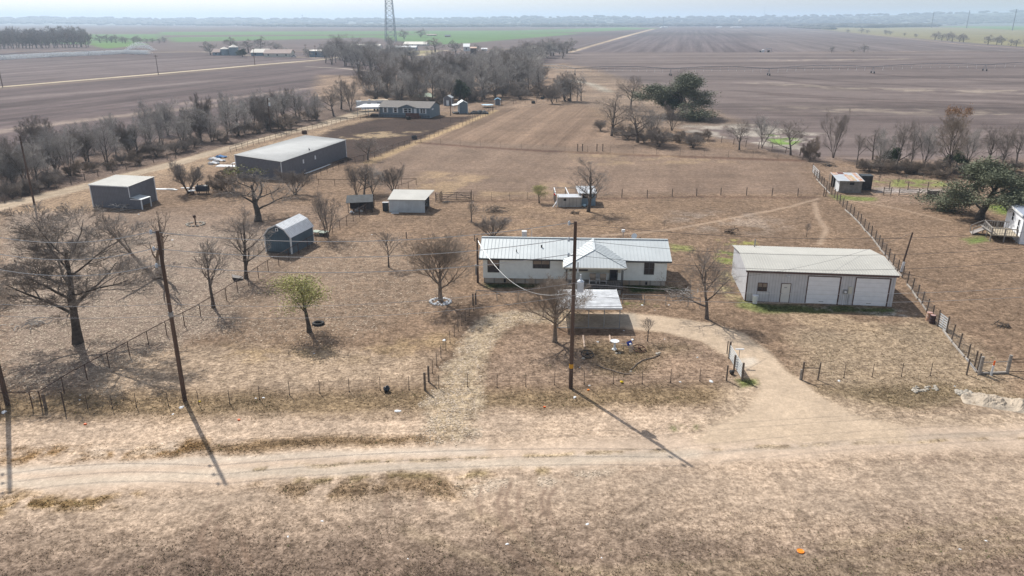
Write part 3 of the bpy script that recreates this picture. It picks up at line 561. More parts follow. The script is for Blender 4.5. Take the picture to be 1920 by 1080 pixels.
# single trees of the yard, each with its own words
PL = [
 ('pecan', 146, 643, 372, 'largest bare tree, wide rounded crown, standing on leaf litter behind the wires at left', 275),
 ('dead', 293, 523, 372, 'dead leafless tree with pale broken limbs beside the left utility pole', None),
 ('young', 400, 576, 452, 'slender bare tree inside the pipe fence, right of the left utility pole', 95),
 ('tall', 462, 522, 392, 'bare tree with a leaning trunk by the pipe fence, left of the barn-roofed shed', 90),
 ('oak', 484, 415, 318, 'dark crooked oak with mistletoe in front of the long metal building', 165),
 ('vase_open', 352, 362, 294, 'bare vase-shaped tree just right of the square metal building', 72),
 ('shrub', 423, 360, 312, 'low bare shrubby tree at the left end of the long metal building', 60),
 ('vase_open', 553, 365, 308, 'bare tree in front of the pale corner trim of the long metal building', 62),
 ('tall_b', 614, 446, 352, 'tall multi-stemmed bare tree right of the barn-roofed shed', 75),
 ('tall_b', 669, 367, 300, 'left tree of the bare clump behind the dark open shed', 55),
 ('oak_wide', 683, 366, 302, 'middle tree of the bare clump behind the dark open shed', 70),
 ('tall_c', 698, 363, 308, 'right tree of the bare clump behind the dark open shed', 55),
 ('oak_wide', 690, 300, 255, 'pale bare tree at the corner of the dark garden plot', 60),
 ('vase_open', 738, 362, 302, 'neat bare fan-shaped tree behind the pale blue lean-to shed', 44),
 ('young', 729, 501, 432, 'small bare sapling alone in the middle of the dry yard', 44),
 ('vase', 826, 564, 430, 'dense round-topped crepe myrtle with a whitish stone ring, left of the house', 128),
 ('young', 884, 416, 377, 'small thin bare tree between the wooden gate and the house', 34),
 ('vase_open', 925, 447, 398, 'low spreading brown shrub behind the left end of the house roof', 78),
 ('tall', 1103, 397, 298, 'bare tree with a straight trunk in front of the ruined pen shed', 82),
 ('vase', 1040, 641, 512, 'bushy bare crepe myrtle left of the carport, behind the middle utility pole', 128),
 ('oak_wide', 1325, 598, 455, 'bare tree with a curved trunk and long shadow, left of the garage', 130),
 ('young', 1214, 640, 594, 'thin bare sapling at the right end of the carport', 30),
 ('young', 1245, 431, 411, 'tiny twig of a sapling on the dirt trail behind the house', 9),
 ('young', 1512, 444, 418, 'tiny dark bush alone in the field behind the garage', 16),
 ('willowy', 580, 622, 517, 'small yellow-green leafy tree with an old tyre beside it', 92),
 ('willowy', 1011, 381, 349, 'little yellow-green bush by the fence left of the ruined pen shed', 27),
 ('oak_wide', -55, 700, 440, 'bare tree reaching in at the left edge of the yard', 230),
 ('live_oak', 1836, 412, 302, 'big dark green live oak beside the white house at right', 172),
 ('live_oak', 1285, 219, 139, 'dark evergreen live oak standing at the edge of the big field', 130),
 ('cedar', 1262, 217, 170, 'small dark evergreen tree touching the left of the field-edge live oak', 40),
 ('tall', 1147, 255, 172, 'slim bare tree at the left of the clump before the dark live oak', 60),
 ('oak_wide', 1183, 205, 138, 'round-topped bare tree behind the leaning one, left of the dark live oak', 62),
 ('oak_wide', 1195, 267, 190, 'leaning bare tree with thick forked trunk in the clump before the dark live oak', 100),
 ('tall_c', 1222, 266, 200, 'bare tree with a bent dark trunk in front of the dark live oak', 45),
 ('tall_b', 1260, 245, 188, 'greyish bare tree just in front of the dark live oak', 50),
 ('thicket', 1235, 275, 238, 'low grey thicket under the clump before the dark live oak', 55),
 ('thicket', 1300, 277, 250, 'low bare bush at the fence below the dark live oak', 40),
 ('oak_wide', 1386, 281, 222, 'small bare tree with mistletoe left of the creek fence', 60),
 ('tall_c', 1428, 278, 210, 'bare tree with knobbly dark limbs above the creek fence', 50),
 ('oak_wide', 1482, 291, 222, 'wide bare tree leaning left over the green creek patch', 75),
 ('shrub', 1519, 300, 254, 'brown bushy shrub at the top corner of the yard fence', 36),
 ('tall_b', 1562, 296, 198, 'tall bare tree with mistletoe in its top, behind the rusty-roofed shed', 52),
 ('young', 1606, 310, 250, 'thin bare tree right behind the rusty-roofed shed', 34),
 ('tall', 1636, 300, 238, 'slight bare tree between the mistletoe tree and the dense row', 36),
 ('tall_c', 1648, 322, 232, 'grey bare tree at the left of the dense row behind the orchard', 40),
 ('oak_wide', 1680, 318, 220, 'many-stemmed bare tree in the dense row behind the orchard', 50),
 ('oak_wide', 1706, 316, 218, 'upright bare tree in the dense row behind the orchard', 46),
 ('tall_c', 1730, 321, 226, 'dark crooked bare tree left of the rusty-leaved one', 48),
 ('rusty', 1780, 323, 200, 'bare tree with a fringe of rust-brown leaves on top and forked trunk', 84),
 ('tall_c', 1812, 316, 232, 'bare tree right beside the rusty-leaved one', 44),
 ('oak_wide', 1848, 318, 228, 'spreading bare tree above the live oak at right', 64),
 ('oak_wide', 1878, 325, 232, 'bare tree above the white house at right', 44),
 ('oak_wide', 1905, 310, 222, 'bare tree at the right edge of the creek row', 64),
 ('cedar', 1672, 312, 278, 'dark evergreen bush among the bare trunks behind the orchard', 34),
 ('cedar', 1793, 314, 282, 'olive green bush under the rusty-leaved tree', 30),
 ('cedar', 862, 190, 150, 'dark green cedar among the bare woods behind the small sheds', 30),
 ('cedar', 875, 189, 164, 'smaller cedar right of the bigger one behind the small sheds', 15),
 ('tall', 640, 205, 150, 'bare tree at the end of the lane, left of the camper', 45),
 ('tall_b', 658, 208, 138, 'tall bare tree just left of the camper', 52),
 ('oak_wide', 626, 218, 160, 'broad bare tree leaning over the lane before the camper', 66),
 ('far_round', 578, 107, 88, 'round dark tree by the far road farm', 21),
 ('cedar', 455, 107, 92, 'dark little evergreen right of the far grain bins', 18),
 ('far_round', 395, 103, 76, 'bare tree left of the far grain bins', 30),
 ('far_round', 438, 100, 68, 'bare tree behind the far grain bins', 34),
 ('far_round', 466, 99, 72, 'bare tree between the grain bins and the far farmhouse', 30),
 ('far_round', 489, 96, 67, 'tallest bare tree behind the far farmhouse', 26),
 ('far_round', 520, 98, 77, 'low bare tree behind the roof of the far farmhouse', 34),
 ('far_round', 733, 95, 65, 'round bare tree at the foot of the lattice tower', 20),
 ('far_round', 758, 74, 54, 'round bare tree right of the lattice tower before the green field', 22),
 ('far_round', 789, 70, 53, 'bare tree left of the far pinkish roof', 24),
 ('far_round', 816, 97, 70, 'bare tree in front of the far cream roofs', 40),
 ('far_round', 855, 102, 74, 'big bare tree left of the small far barn', 30),
 ('far_round', 896, 97, 82, 'bare tree right of the small far barn', 18),
 ('far_round', 700, 96, 76, 'bare tree left of the lattice tower foot', 26),
 ('far_round', 1559, 99, 85, 'lone bare bush left of the gap in the big right field', 11),
 ('far_round', 1600, 98, 92, 'smallest bush in the middle of the big right field', 10),
 ('far_round', 1620, 98, 82, 'larger of the two bushes right of centre in the big right field', 18),
]
for key, px, py, pt, lab, wp in PL:
    nm = {'dead': 'dead_tree', 'shrub': 'shrub', 'live_oak': 'live_oak', 'cedar': 'evergreen_tree', 'willowy': 'leafy_tree', 'vase': 'crepe_myrtle', 'thicket': 'thicket'}.get(key, 'bare_tree')
    plant(key, px, py, pt, label=lab, wpx=wp, name=nm, cat_='shrub' if key in ('shrub', 'thicket') else 'tree')
# the orchard rows by the rusty shed
for i, (px, py) in enumerate([(1648, 343), (1683, 348), (1698, 341), (1730, 343), (1722, 335)]):
    plant('young', px, py, py - 16, label='little leafless fruit tree in the green strip right of the rusty-roofed shed', group='young fruit trees in the green strip', name='fruit_tree')
RT = random.Random(5)
def wood_row(pts, keys, n, hpx, wpx, label, group, jx=6, jy=5, name='bare_tree', words=()):
    """trees strung along a line of photo points; hpx = tree height in photo px at each point"""
    seg = [math.dist(pts[i][:2], pts[i + 1][:2]) for i in range(len(pts) - 1)]; tot = sum(seg)
    for k in range(n):
        s = (k + .5 + RT.uniform(-.4, .4)) / n * tot; i = 0
        while i < len(seg) - 1 and s > seg[i]: s -= seg[i]; i += 1
        f = min(1, s / seg[i]); px = pts[i][0] * (1 - f) + pts[i + 1][0] * f + RT.uniform(-jx, jx); py = pts[i][1] * (1 - f) + pts[i + 1][1] * f + RT.uniform(-jy, jy)
        hh = (hpx[0] * (1 - (k + .5) / n) + hpx[1] * (k + .5) / n) * RT.uniform(.72, 1.2)
        lb, gp = label, group
        for lim, wd in words:
            if px < lim: lb, gp = label + ', ' + wd, group + ' ' + wd; break
        plant(RT.choice(keys), px, py, py - hh, label=lb, group=gp, name=name, wpx=hh * wpx * RT.uniform(.75, 1.25))
wood_row([(690, 184), (800, 192), (900, 186), (1020, 178)], ['thicket', 'shrub'], 22, (22, 24), 1.5, 'grey brush along the foot of the wood', 'brush under the wood', 8, 5, 'brush', words=((800, 'above the mobile home'), (900, 'by the sheds'), (1100, 'at the pasture top')))
A = ['wood_a', 'wood_b', 'tall_c', 'wood_a', 'wood_b', 'thicket']
wood_row([(-60, 372), (60, 345), (160, 310), (280, 278), (400, 262), (500, 240), (600, 218)], A, 46, (88, 62), .55, 'bare hedgerow tree beyond the dirt lane', 'hedgerow trees', 9, 9, words=((60, 'at the left edge'), (170, 'left of the square building'), (290, 'above the square building'), (400, 'left of the long building'), (505, 'above the long building'), (700, 'by the lane poles')))
wood_row([(-60, 330), (100, 300), (240, 268), (400, 240), (560, 222)], A, 20, (80, 55), .6, 'bare tree in the back row of the hedgerow', 'back hedgerow trees', 10, 7, words=((60, 'at the left edge'), (170, 'left of the square building'), (290, 'above the square building'), (400, 'left of the long building'), (505, 'above the long building'), (700, 'by the lane poles')))
wood_row([(-30, 385), (110, 345), (220, 310), (330, 285), (480, 252), (600, 222)], ['thicket', 'shrub'], 24, (30, 24), 1.3, 'grey brush at the foot of the left hedgerow', 'brush under the left hedgerow', 10, 6, 'brush', words=((60, 'at the left edge'), (170, 'left of the square building'), (290, 'above the square building'), (400, 'left of the long building'), (505, 'above the long building'), (700, 'by the lane poles')))
wood_row([(690, 180), (780, 190), (880, 182), (1020, 172)], A + ['oak_wide', 'far_round'], 34, (58, 66), .62, 'bare tree in the front of the wood', 'front wood trees', 8, 9, words=((745, 'above the camper'), (800, 'above the roof'), (850, 'above the canopy'), (905, 'above the sheds'), (965, 'at the pasture top'), (1100, 'at its right end')))
wood_row([(730, 160), (850, 160), (1000, 150), (1020, 160)], A + ['far_round'], 30, (54, 56), .85, 'bare tree in the middle of the wood', 'middle wood trees', 8, 8, words=((745, 'above the camper'), (800, 'above the roof'), (850, 'above the canopy'), (905, 'above the sheds'), (965, 'at the pasture top'), (1100, 'at its right end')))
wood_row([(770, 148), (900, 135), (1010, 128)], ['far_round', 'oak_wide', 'tall_c'], 24, (40, 44), 1.05, 'bare tree at the back of the wood', 'back wood trees', 8, 7, words=((850, 'left part'), (930, 'middle part'), (1100, 'right part')))
wood_row([(860, 130), (960, 118), (1050, 106)], ['far_round', 'oak_wide'], 24, (30, 34), 1.1, 'bare tree in the wood running up to the far dirt road', 'bare trees running up to the far dirt road', 8, 6)
wood_row([(960, 122), (1010, 112), (1062, 99)], ['far_round', 'oak_wide'], 12, (30, 26), 1.3, 'bare tree at the far tip of the wood by the dirt road', 'bare trees at the tip of the wood', 5, 3)
wood_row([(1035, 195), (1070, 190), (1095, 190)], A, 7, (50, 48), .6, 'bare tree in the little row right of the wood, at the top of the pasture', 'bare trees at the top of the pasture', 4, 3)
wood_row([(612, 116), (660, 122), (730, 137), (750, 136)], ['far_round', 'oak_wide', 'tall_c'], 26, (44, 50), .85, 'bare tree in the thick clump below the lattice tower', 'bare trees below the lattice tower', 8, 8, words=((660, 'left part'), (710, 'middle part'), (900, 'right part')))
wood_row([(620, 108), (700, 112), (770, 124)], ['far_round', 'oak_wide'], 16, (28, 36), 1.1, 'bare tree in the thick clump below the lattice tower', 'bare trees below the lattice tower', 8, 5)
wood_row([(182, 80), (240, 81), (312, 81)], ['far_round'], 13, (17, 13), 1.2, 'bare tree in the thin far row right of the left wood', 'trees of the thin far row', 3, .6)
wood_row([(1590, 60), (1680, 66), (1720, 71)], ['far_round'], 7, (9, 9), 1.2, 'round bush on the dirt track beside the far green field', 'bushes on the far right track', 12, .8, 'bush')
wood_row([(1745, 75), (1815, 79)], ['far_round'], 6, (14, 18), 1.1, 'round bush on the dirt track beside the far green field', 'bushes on the far right track', 4, .8, 'bush')
wood_row([(1848, 83), (1930, 88)], ['far_round'], 6, (21, 19), .9, 'round bush on the dirt track beside the far green field', 'bushes on the far right track', 4, .8, 'bush')
wood_row([(1600, 318), (1700, 322), (1800, 330), (1900, 322)], ['shrub', 'thicket'], 18, (24, 26), 1.5, 'grey brush along the creek behind the orchard', 'brush along the creek', 8, 8, 'brush')
wood_row([(1120, 240), (1200, 262), (1330, 268)], ['shrub', 'thicket'], 10, (22, 20), 1.4, 'grey brush along the top of the pasture by the live oak', 'brush at the pasture corner', 6, 6, 'brush')

# the dense wood at the far left reads as one mass
lim, twg, _ = grow(31, 9, [(9, .9, .6), (6, .7, .58), (5, .65, .6)], trunk_h=.08, r0=.028, up=.3, wig=.13, minr=.05)
gw = np.random.default_rng(8); parts_ = []
for (xa, ya), (xb, yb), n_ in (((-60, 92), (168, 88.5), 46), ((-60, 87), (172, 82), 40), ((-60, 82), (160, 78), 36)):
    for k in range(n_):
        f = (k + gw.uniform(0, 1)) / n_; px = xa + (xb - xa) * f; py = ya + (yb - ya) * f + gw.uniform(-1, 1); x, y = G(px, py); a = gw.uniform(0, 6.28); sz = PXM(x, y) * gw.uniform(22, 34) / 9
        Mx = np.array([[math.cos(a), -math.sin(a), 0], [math.sin(a), math.cos(a), 0], [0, 0, 1]]).T * np.array([1.1, 1.1, 1]) * sz
        for v_, f_ in (lim, twg): parts_.append((v_ @ Mx + np.array([x, y, 0]), f_))
V_, F_ = cat(parts_); tag(link('far_left_wood', npmesh('far_left_wood', V_, F_, twig)), 'dense bare wood at the far left edge, reading as one grey mass', 'wood', kind='stuff')
# ------------------------------------------------------------------ building materials
M_ = lambda *a, **k: mat(*a, **k)
roof_w = M_('pale_metal_roof', (0.57, 0.61, 0.62), rough=.42, metal=.15, var=.05, scale=.5, spec=.5)
roof_seam = M_('metal_seam', (0.53, 0.57, 0.58), rough=.4, var=.05)
roof_c = M_('cream_metal_roof', (0.43, 0.425, 0.395), rough=.6, var=.06, scale=.4, spec=.3)
roof_rib_c = M_('cream_metal_rib', (0.51, 0.50, 0.46), rough=.55, var=.05)
galv = M_('galvanized_metal', (0.58, 0.60, 0.62), rough=.38, metal=.35, var=.10, scale=.8, spec=.5)
siding = M_('white_lap_siding', (0.84, 0.89, 0.87), rough=.7, var=.05, stripes=('Z', 6.5, .18))
plaster = M_('cream_board', (0.62, 0.60, 0.52), rough=.8, var=.06)
skirtm = M_('weathered_skirting', (0.42, 0.41, 0.38), col2=(0.30, 0.22, 0.15), rough=.85, scale=.5, stripes=('X', .8, .6))
trimw = M_('white_trim', (0.72, 0.74, 0.76), rough=.5, var=.05); trimd = M_('dark_trim', (0.06, 0.065, 0.07), rough=.5, var=.1); trimbr = M_('brown_red_trim', (0.10, 0.055, 0.05), rough=.5, var=.1)
glass = M_('dark_window_glass', (0.03, 0.035, 0.045), rough=.12, var=.3, scale=3, spec=.6); blind = M_('tan_blind', (0.30, 0.24, 0.19), var=.15)
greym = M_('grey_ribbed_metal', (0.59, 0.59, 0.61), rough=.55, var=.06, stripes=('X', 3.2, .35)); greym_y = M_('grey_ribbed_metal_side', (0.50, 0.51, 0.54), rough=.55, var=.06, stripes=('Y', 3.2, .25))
doorw = M_('white_roll_door', (0.84, 0.85, 0.88), rough=.5, var=.04, stripes=('Z', 1.9, .12)); doorc = M_('cream_door', (0.72, 0.70, 0.66), rough=.5, var=.04)
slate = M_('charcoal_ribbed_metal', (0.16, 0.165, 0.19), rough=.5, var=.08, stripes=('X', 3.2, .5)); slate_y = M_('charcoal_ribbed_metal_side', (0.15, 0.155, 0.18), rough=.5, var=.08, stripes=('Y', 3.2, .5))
navy = M_('navy_panel_siding', (0.075, 0.12, 0.16), rough=.6, var=.12, scale=1, stripes=('X', 3, .4)); navy_y = M_('navy_panel_siding_side', (0.055, 0.075, 0.10), rough=.6, var=.12, stripes=('Y', 3, .4))
bluegrey = M_('blue_grey_lap_siding', (0.17, 0.22, 0.26), rough=.65, var=.06, stripes=('Z', 5, .15)); shingle = M_('brown_grey_shingle', (0.20, 0.185, 0.175), rough=.9, var=.15, scale=3)
palewall = M_('pale_blue_sheet', (0.50, 0.55, 0.58), rough=.6, var=.10, scale=1, stripes=('X', 4, .2)); darkwood = M_('dark_old_wood', (0.055, 0.05, 0.05), rough=.9, var=.3); oldwood = M_('grey_old_wood', (0.26, 0.24, 0.225), rough=.9, var=.2, stripes=('X', 4, .5))
oldwood_y = M_('grey_old_wood_rail', (0.27, 0.25, 0.235), rough=.9, var=.2); rustsheet = M_('rusty_sheet', (0.42, 0.17, 0.07), col2=(0.55, 0.50, 0.45), rough=.7, scale=1.5); tarp = M_('dark_roofing', (0.045, 0.055, 0.065), rough=.75, var=.25, scale=1.5)
white = M_('dull_white', (0.68, 0.70, 0.72), rough=.7, var=.08); concrete = M_('bleached_concrete', (0.36, 0.33, 0.30), rough=.9, var=.12, scale=2); black = M_('black_paint', (0.02, 0.02, 0.022), rough=.5, var=.2)
brownm = M_('rust_brown_pipe', (0.085, 0.05, 0.038), rough=.7, var=.25); steel = M_('dull_steel', (0.30, 0.31, 0.32), rough=.5, metal=.4, var=.1); pinkroof = M_('pink_brown_roof', (0.38, 0.30, 0.27), var=.1)
creamr = M_('far_cream_roof', (0.66, 0.63, 0.57), var=.05); bluew = M_('dull_blue_wall', (0.20, 0.27, 0.33), var=.1); inside = M_('interior_shade_black', (0.018, 0.018, 0.02), var=.2)

class Bld:
    """a building standing at a ground spot; parts are built in its own metres (x along the front, y into depth)"""
    def __init__(s, name, label, cat_, A, B=None, ang=None, group=None):
        a = G(*A) if len(A) == 2 else A[:2]
        if ang is None: b = G(*B); ang = math.atan2(b[1] - a[1], b[0] - a[0])
        else: ang = math.radians(ang)
        s.o = thing(name, label, cat_, a, ang, group); s.a = a; s.ang = ang
    def part(s, name, mb, mats, parent=None, **k): return mb.build(name, mats, parent or s.o, **k)
    def box(s, name, m, *b, parent=None, **k): return MB().box(*b).build(name, m, parent or s.o, **k)
def ribs(mb, a0, a1, b0, b1, n, w=.05, h=.045):              # raised seams: lines from (a) to (b) edges, n of them
    a0, a1, b0, b1 = map(Vector, (a0, a1, b0, b1))
    nn = (a1 - a0).cross(b0 - a0).normalized()
    if nn.z < 0: nn = -nn
    for i in range(n + 1):
        f = i / n; p = a0.lerp(a1, f); q = b0.lerp(b1, f); mb.beam(p + nn * h / 2, q + nn * h / 2, w, h)
def windowp(bl, x0, x1, z0, z1, y=0.0, frame=None, bar=True, split=True, cross=False, fw=.07, blinds=False):
    f = MB(); fr = frame or trimd
    f.box(x0, x1, y - .05, y + .01, z1 - fw, z1).box(x0, x1, y - .055, y + .01, z0, z0 + fw).box(x0, x0 + fw, y - .05, y + .01, z0 + fw, z1 - fw).box(x1 - fw, x1, y - .05, y + .01, z0 + fw, z1 - fw)
    if split: m = (x0 + x1) / 2; f.box(m - fw / 2, m + fw / 2, y - .048, y + .01, z0 + fw, z1 - fw)
    if cross:
        m = (z0 + z1) / 2; f.box(x0 + fw, x1 - fw, y - .046, y + .01, m - fw / 2, m + fw / 2)
    o = f.build('window', fr, bl.o)
    MB().box(x0 + fw, x1 - fw, y - .02, y + .012, z0 + fw, z1 - fw).build('pane', glass, o)
    if blinds: MB().box(x0 + fw, x1 - fw, y - .028, y - .021, z0 + (z1 - z0) * .5, z1 - fw).build('blind', blind, o)
    return o

# ---- the white house
b = Bld('ranch_house', 'long low white house with a pale standing-seam metal roof and a hipped front porch', 'house', (906, 530), (1248, 536))
W, D, ZE, ZR, YR = 21.94, 7.6, 3.25, 4.65, 3.8
b.part('wall', MB().prism([(0.0, .62), (0.0, 3.33), (YR, 4.55), (D, 3.33), (D, .62)], 0, W, axis='x'), siding)
for bx in ((.08, 10.4, .04, .10), (16.2, W - .08, .04, .10), (.08, .14, .105, D - .1), (W - .14, W - .08, .105, D - .1)): b.part('skirting', MB().box(*bx, 0, .615), skirtm)
for vx in (2.5, 19.5): b.part('crawl_vent', MB().box(vx, vx + .25, .01, .038, .1, .5), black)
r = MB(); x0, x1 = -.45, 22.4
r.slab([(x0, -.42, ZE), (x1, -.42, ZE - .05), (x1, YR, ZR), (x0, YR, ZR)], .07).slab([(x0, YR, ZR), (x1, YR, ZR), (x1, D + .42, ZE), (x0, D + .42, ZE)], .07)
ro = b.part('roof', r, roof_w)
s_ = MB(); ribs(s_, (x0, -.42, ZE), (x1, -.42, ZE - .05), (x0, YR, ZR), (x1, YR, ZR), 52, .035, .04); ribs(s_, (x0, D + .42, ZE), (x1, D + .42, ZE), (x0, YR, ZR), (x1, YR, ZR), 26, .035, .04)
s_.build('seams', roof_seam, ro)
MB().beam((x0, YR, ZR + .05), (x1, YR, ZR + .05), .28, .06).build('ridge_cap', roof_seam, ro)
MB().tube([(4.0, .9, 3.6), (4.0, .9, 4.0)], .06).build('vent_pipe', black, ro); MB().tube([(7.0, 1.9, 3.95), (7.0, 1.9, 4.3)], .1, 8).build('vent_pipe', black, ro)
b.part('fascia', MB().box(x0, 9.6, -.47, -.43, ZE - .2, ZE - .03).box(17.0, x1, -.47, -.43, ZE - .24, ZE - .07), trimd)
b.part('soffit', MB().box(x0 + .02, 9.6, -.42, -.012, ZE - .17, ZE - .13).box(17.0, x1 - .02, -.42, -.012, ZE - .21, ZE - .17), trimw)
pr = MB(); px0, px1, py0, zt = 9.6, 16.95, -2.7, 3.0; ax, ay, az = 13.28, .1, 4.32
pr.slab([(px0, py0, zt), (px1, py0, zt), (ax, ay, az)], .06).slab([(px0, py0, zt), (ax, ay, az), (ax, YR - .1, az + .36), (px0, YR - .1, zt + .64)], .06).slab([(px1, py0, zt), (px1, YR - .1, zt + .64), (ax, YR - .1, az + .36), (ax, ay, az)], .06)
po = b.part('porch_roof', pr, roof_w)
ps = MB()
for i in range(1, 19):
    x = px0 + (px1 - px0) * i / 19; f = (x - px0) / (ax - px0) if x < ax else (px1 - x) / (px1 - ax)
    ps.beam((x, py0, zt + .02), (x, py0 + (ay - py0) * f, zt + (az - zt) * f + .02), .03, .04)
for i in range(12):
    y = py0 + .35 + i * .45
    if y < 2.6:
        f = min(1, (y - py0) / (ay - py0)); f2 = 0 if y < -.4 else min(f, (y + .4) * .225); zz = lambda g_: zt + 1.04 * g_ + .1 * (y - py0) + .02
        for xe in (px0, px1):
            f > f2 + .02 and ps.beam((xe + (ax - xe) * f2, y, zz(f2)), (xe + (ax - xe) * f, y, zz(f)), .03, .04)
ps.build('seams', roof_seam, po)
MB().beam((px0, py0, zt + .04), (ax, ay, az + .04), .12, .05).beam((px1, py0, zt + .04), (ax, ay, az + .04), .10, .05).beam((ax, ay, az + .045), (ax, YR - .1, az + .40), .26, .06).build('ridge_cap', roof_w, po)
b.part('porch_fascia', MB().box(px0, px1, py0 - .06, py0 - .005, zt - .17, zt - .01).box(px0 - .05, px0, py0 - .06, -.42, zt - .17, zt - .01).box(px1, px1 + .05, py0 - .06, -.42, zt - .17, zt - .01), plaster)
b.part('porch_ceiling', MB().box(px0 + .05, px1 - .05, py0 + .05, -.012, zt - .16, zt - .12), plaster)
b.part('downspout', MB().tube([(px0 + .1, py0 - .1, zt - .1), (px0 + .35, py0 + .2, zt - .35), (px0 + .35, py0 + .2, .1)], .05), trimd); b.part('downspout', MB().tube([(px1 - .1, py0 - .1, zt - .1), (px1 - .4, py0 + .2, zt - .35), (px1 - .4, py0 + .2, .1)], .05), trimd)
b.part('porch_wall', MB().box(10.2, 16.5, -.045, -.005, 1.55, 2.83), plaster)
dk = b.part('deck', MB().box(9.9, 16.55, -2.75, -.05, .52, .64), oldwood)
for x in (10.05, 16.4): b.box('porch_post', trimd, x - .06, x + .06, -2.68, -2.56, .64, 2.83)
b.part('deck_skirt', MB().box(9.95, 14.3, -2.72, -2.68, .02, .515), darkwood)
b.part('porch_steps', MB().box(14.6, 16.3, -3.1, -2.76, 0, .36).box(14.6, 16.3, -3.45, -3.105, 0, .18), concrete)
rl = MB()
for x in np.linspace(13.0, 16.3, 19): rl.box(x - .012, x + .012, -2.66, -2.63, .68, 1.45)
rl.box(12.95, 16.35, -2.665, -2.625, 1.45, 1.49).box(12.95, 16.35, -2.665, -2.625, .645, .68)
b.part('railing', rl, black)
windowp(b, .55, 1.98, 1.35, 2.98, blinds=True, split=False, cross=True); windowp(b, 6.0, 8.05, 1.95, 3.0, blinds=True); windowp(b, 19.25, 20.45, 1.4, 2.92, cross=True)
windowp(b, 10.4, 12.6, 1.75, 2.7, y=-.05); windowp(b, 13.25, 14.3, 2.0, 2.72, y=-.05)
b.box('louvre', trimd, 4.4, 5.3, -.03, -.005, 2.92, 3.1)
d_ = b.box('door', trimd, 15.2, 16.15, -.09, -.047, .66, 2.75); MB().box(15.35, 16.0, -.10, -.091, .9, 2.6).build('pane', glass, d_); MB().tube([(16.06, -.11, 1.6), (16.06, -.15, 1.6)], .04).build('handle', steel, d_)
# porch furniture
c = b.ang
def onto(bl, lx, ly, z=0): return (bl.a[0] + lx * math.cos(bl.ang) - ly * math.sin(bl.ang), bl.a[1] + lx * math.sin(bl.ang) + ly * math.cos(bl.ang), z)
beige = M_('beige_cushion', (0.42, 0.36, 0.30), rough=.9)
bn = thing('porch_bench', 'beige double seat with a white centre table on the house porch', 'bench', onto(b, 13.75, -1.2, .64), b.ang)
for x in (-.62, .62): MB().box(x - .36, x + .36, -.3, .3, .38, .5).build('seat', beige, bn); MB().box(x - .36, x + .36, .28, .40, .5, 1.05).build('backrest', beige, bn)
for x in (-1.0, 1.0): MB().box(x - .04, x + .04, -.34, .38, 0, .62).build('side_frame', trimw, bn)
MB().box(-.95, .95, -.34, -.28, .3, .38).box(-.24, -.18, -.34, .36, 0, .5).box(.18, .24, -.34, .36, 0, .5).build('frame', trimw, bn); MB().box(-.25, .25, -.32, .36, .5, .55).build('table_top', trimw, bn)
tag(MB().tube([(0, 0, 0), (0, 0, .5)], .025, 6).box(-.3, .3, -.02, .02, .5, .9).box(-.26, .26, -.025, .025, .55, .85).build('porch_chair_back', trimw), 'white slatted chair back standing behind the beige porch seat', 'chair').location = onto(b, 13.75, -.45, .64)

# ---- carport
b2 = Bld('carport', 'open carport with a shiny ribbed metal roof standing in front of the house porch', 'carport', (1062, 615), (1165, 616))
r = MB(); prof = [(-.08, 2.22), (.25, 2.32), (1.6, 2.36), (3.0, 2.37), (4.4, 2.36), (5.3, 2.30), (5.75, 2.12)]
for (y0, z0), (y1, z1) in zip(prof, prof[1:]): r.slab([(-1.02, y0, z0), (5.62, y0, z0), (5.62, y1, z1), (-1.02, y1, z1)], .03)
ro = b2.part('roof', r, M_('shaded_galvanized', (0.33, 0.34, 0.36), rough=.45, metal=.3, var=.15))  # sheet colour darkened to paint the shade between the ribs
s_ = MB()
for i in range(16):
    y = .08 + i * .36; z = np.interp(y, [p[0] for p in prof], [p[1] for p in prof]); s_.beam((-1.02, y, z + .018), (5.62, y, z + .018), .17, .035)
s_.build('ribs', M_('lit_rib', (0.80, 0.82, 0.84), rough=.4), ro)  # ribs whitened, their highlight is put into the colour
b2.part('edge_trim', MB().box(-1.05, -1.022, -.1, 5.75, 2.1, 2.3).box(5.622, 5.65, -.1, 5.75, 2.1, 2.3).box(-1.05, 5.65, -.12, -.085, 2.12, 2.26), trimw)
for y in (.05, 5.55):
    for x in (-.9, .68, 2.26, 3.86, 5.45): b2.box('post', steel, x - .045, x + .045, y - .045, y + .045, 0, 2.15)
for x in (.68, 2.26, 3.86, 5.45): b2.part('brace', MB().beam((x, .12, 1.75), (x, .62, 2.28), .04), steel)
b2.part('base_rail', MB().box(-.95, 5.5, .0, .08, 0, .045), steel)

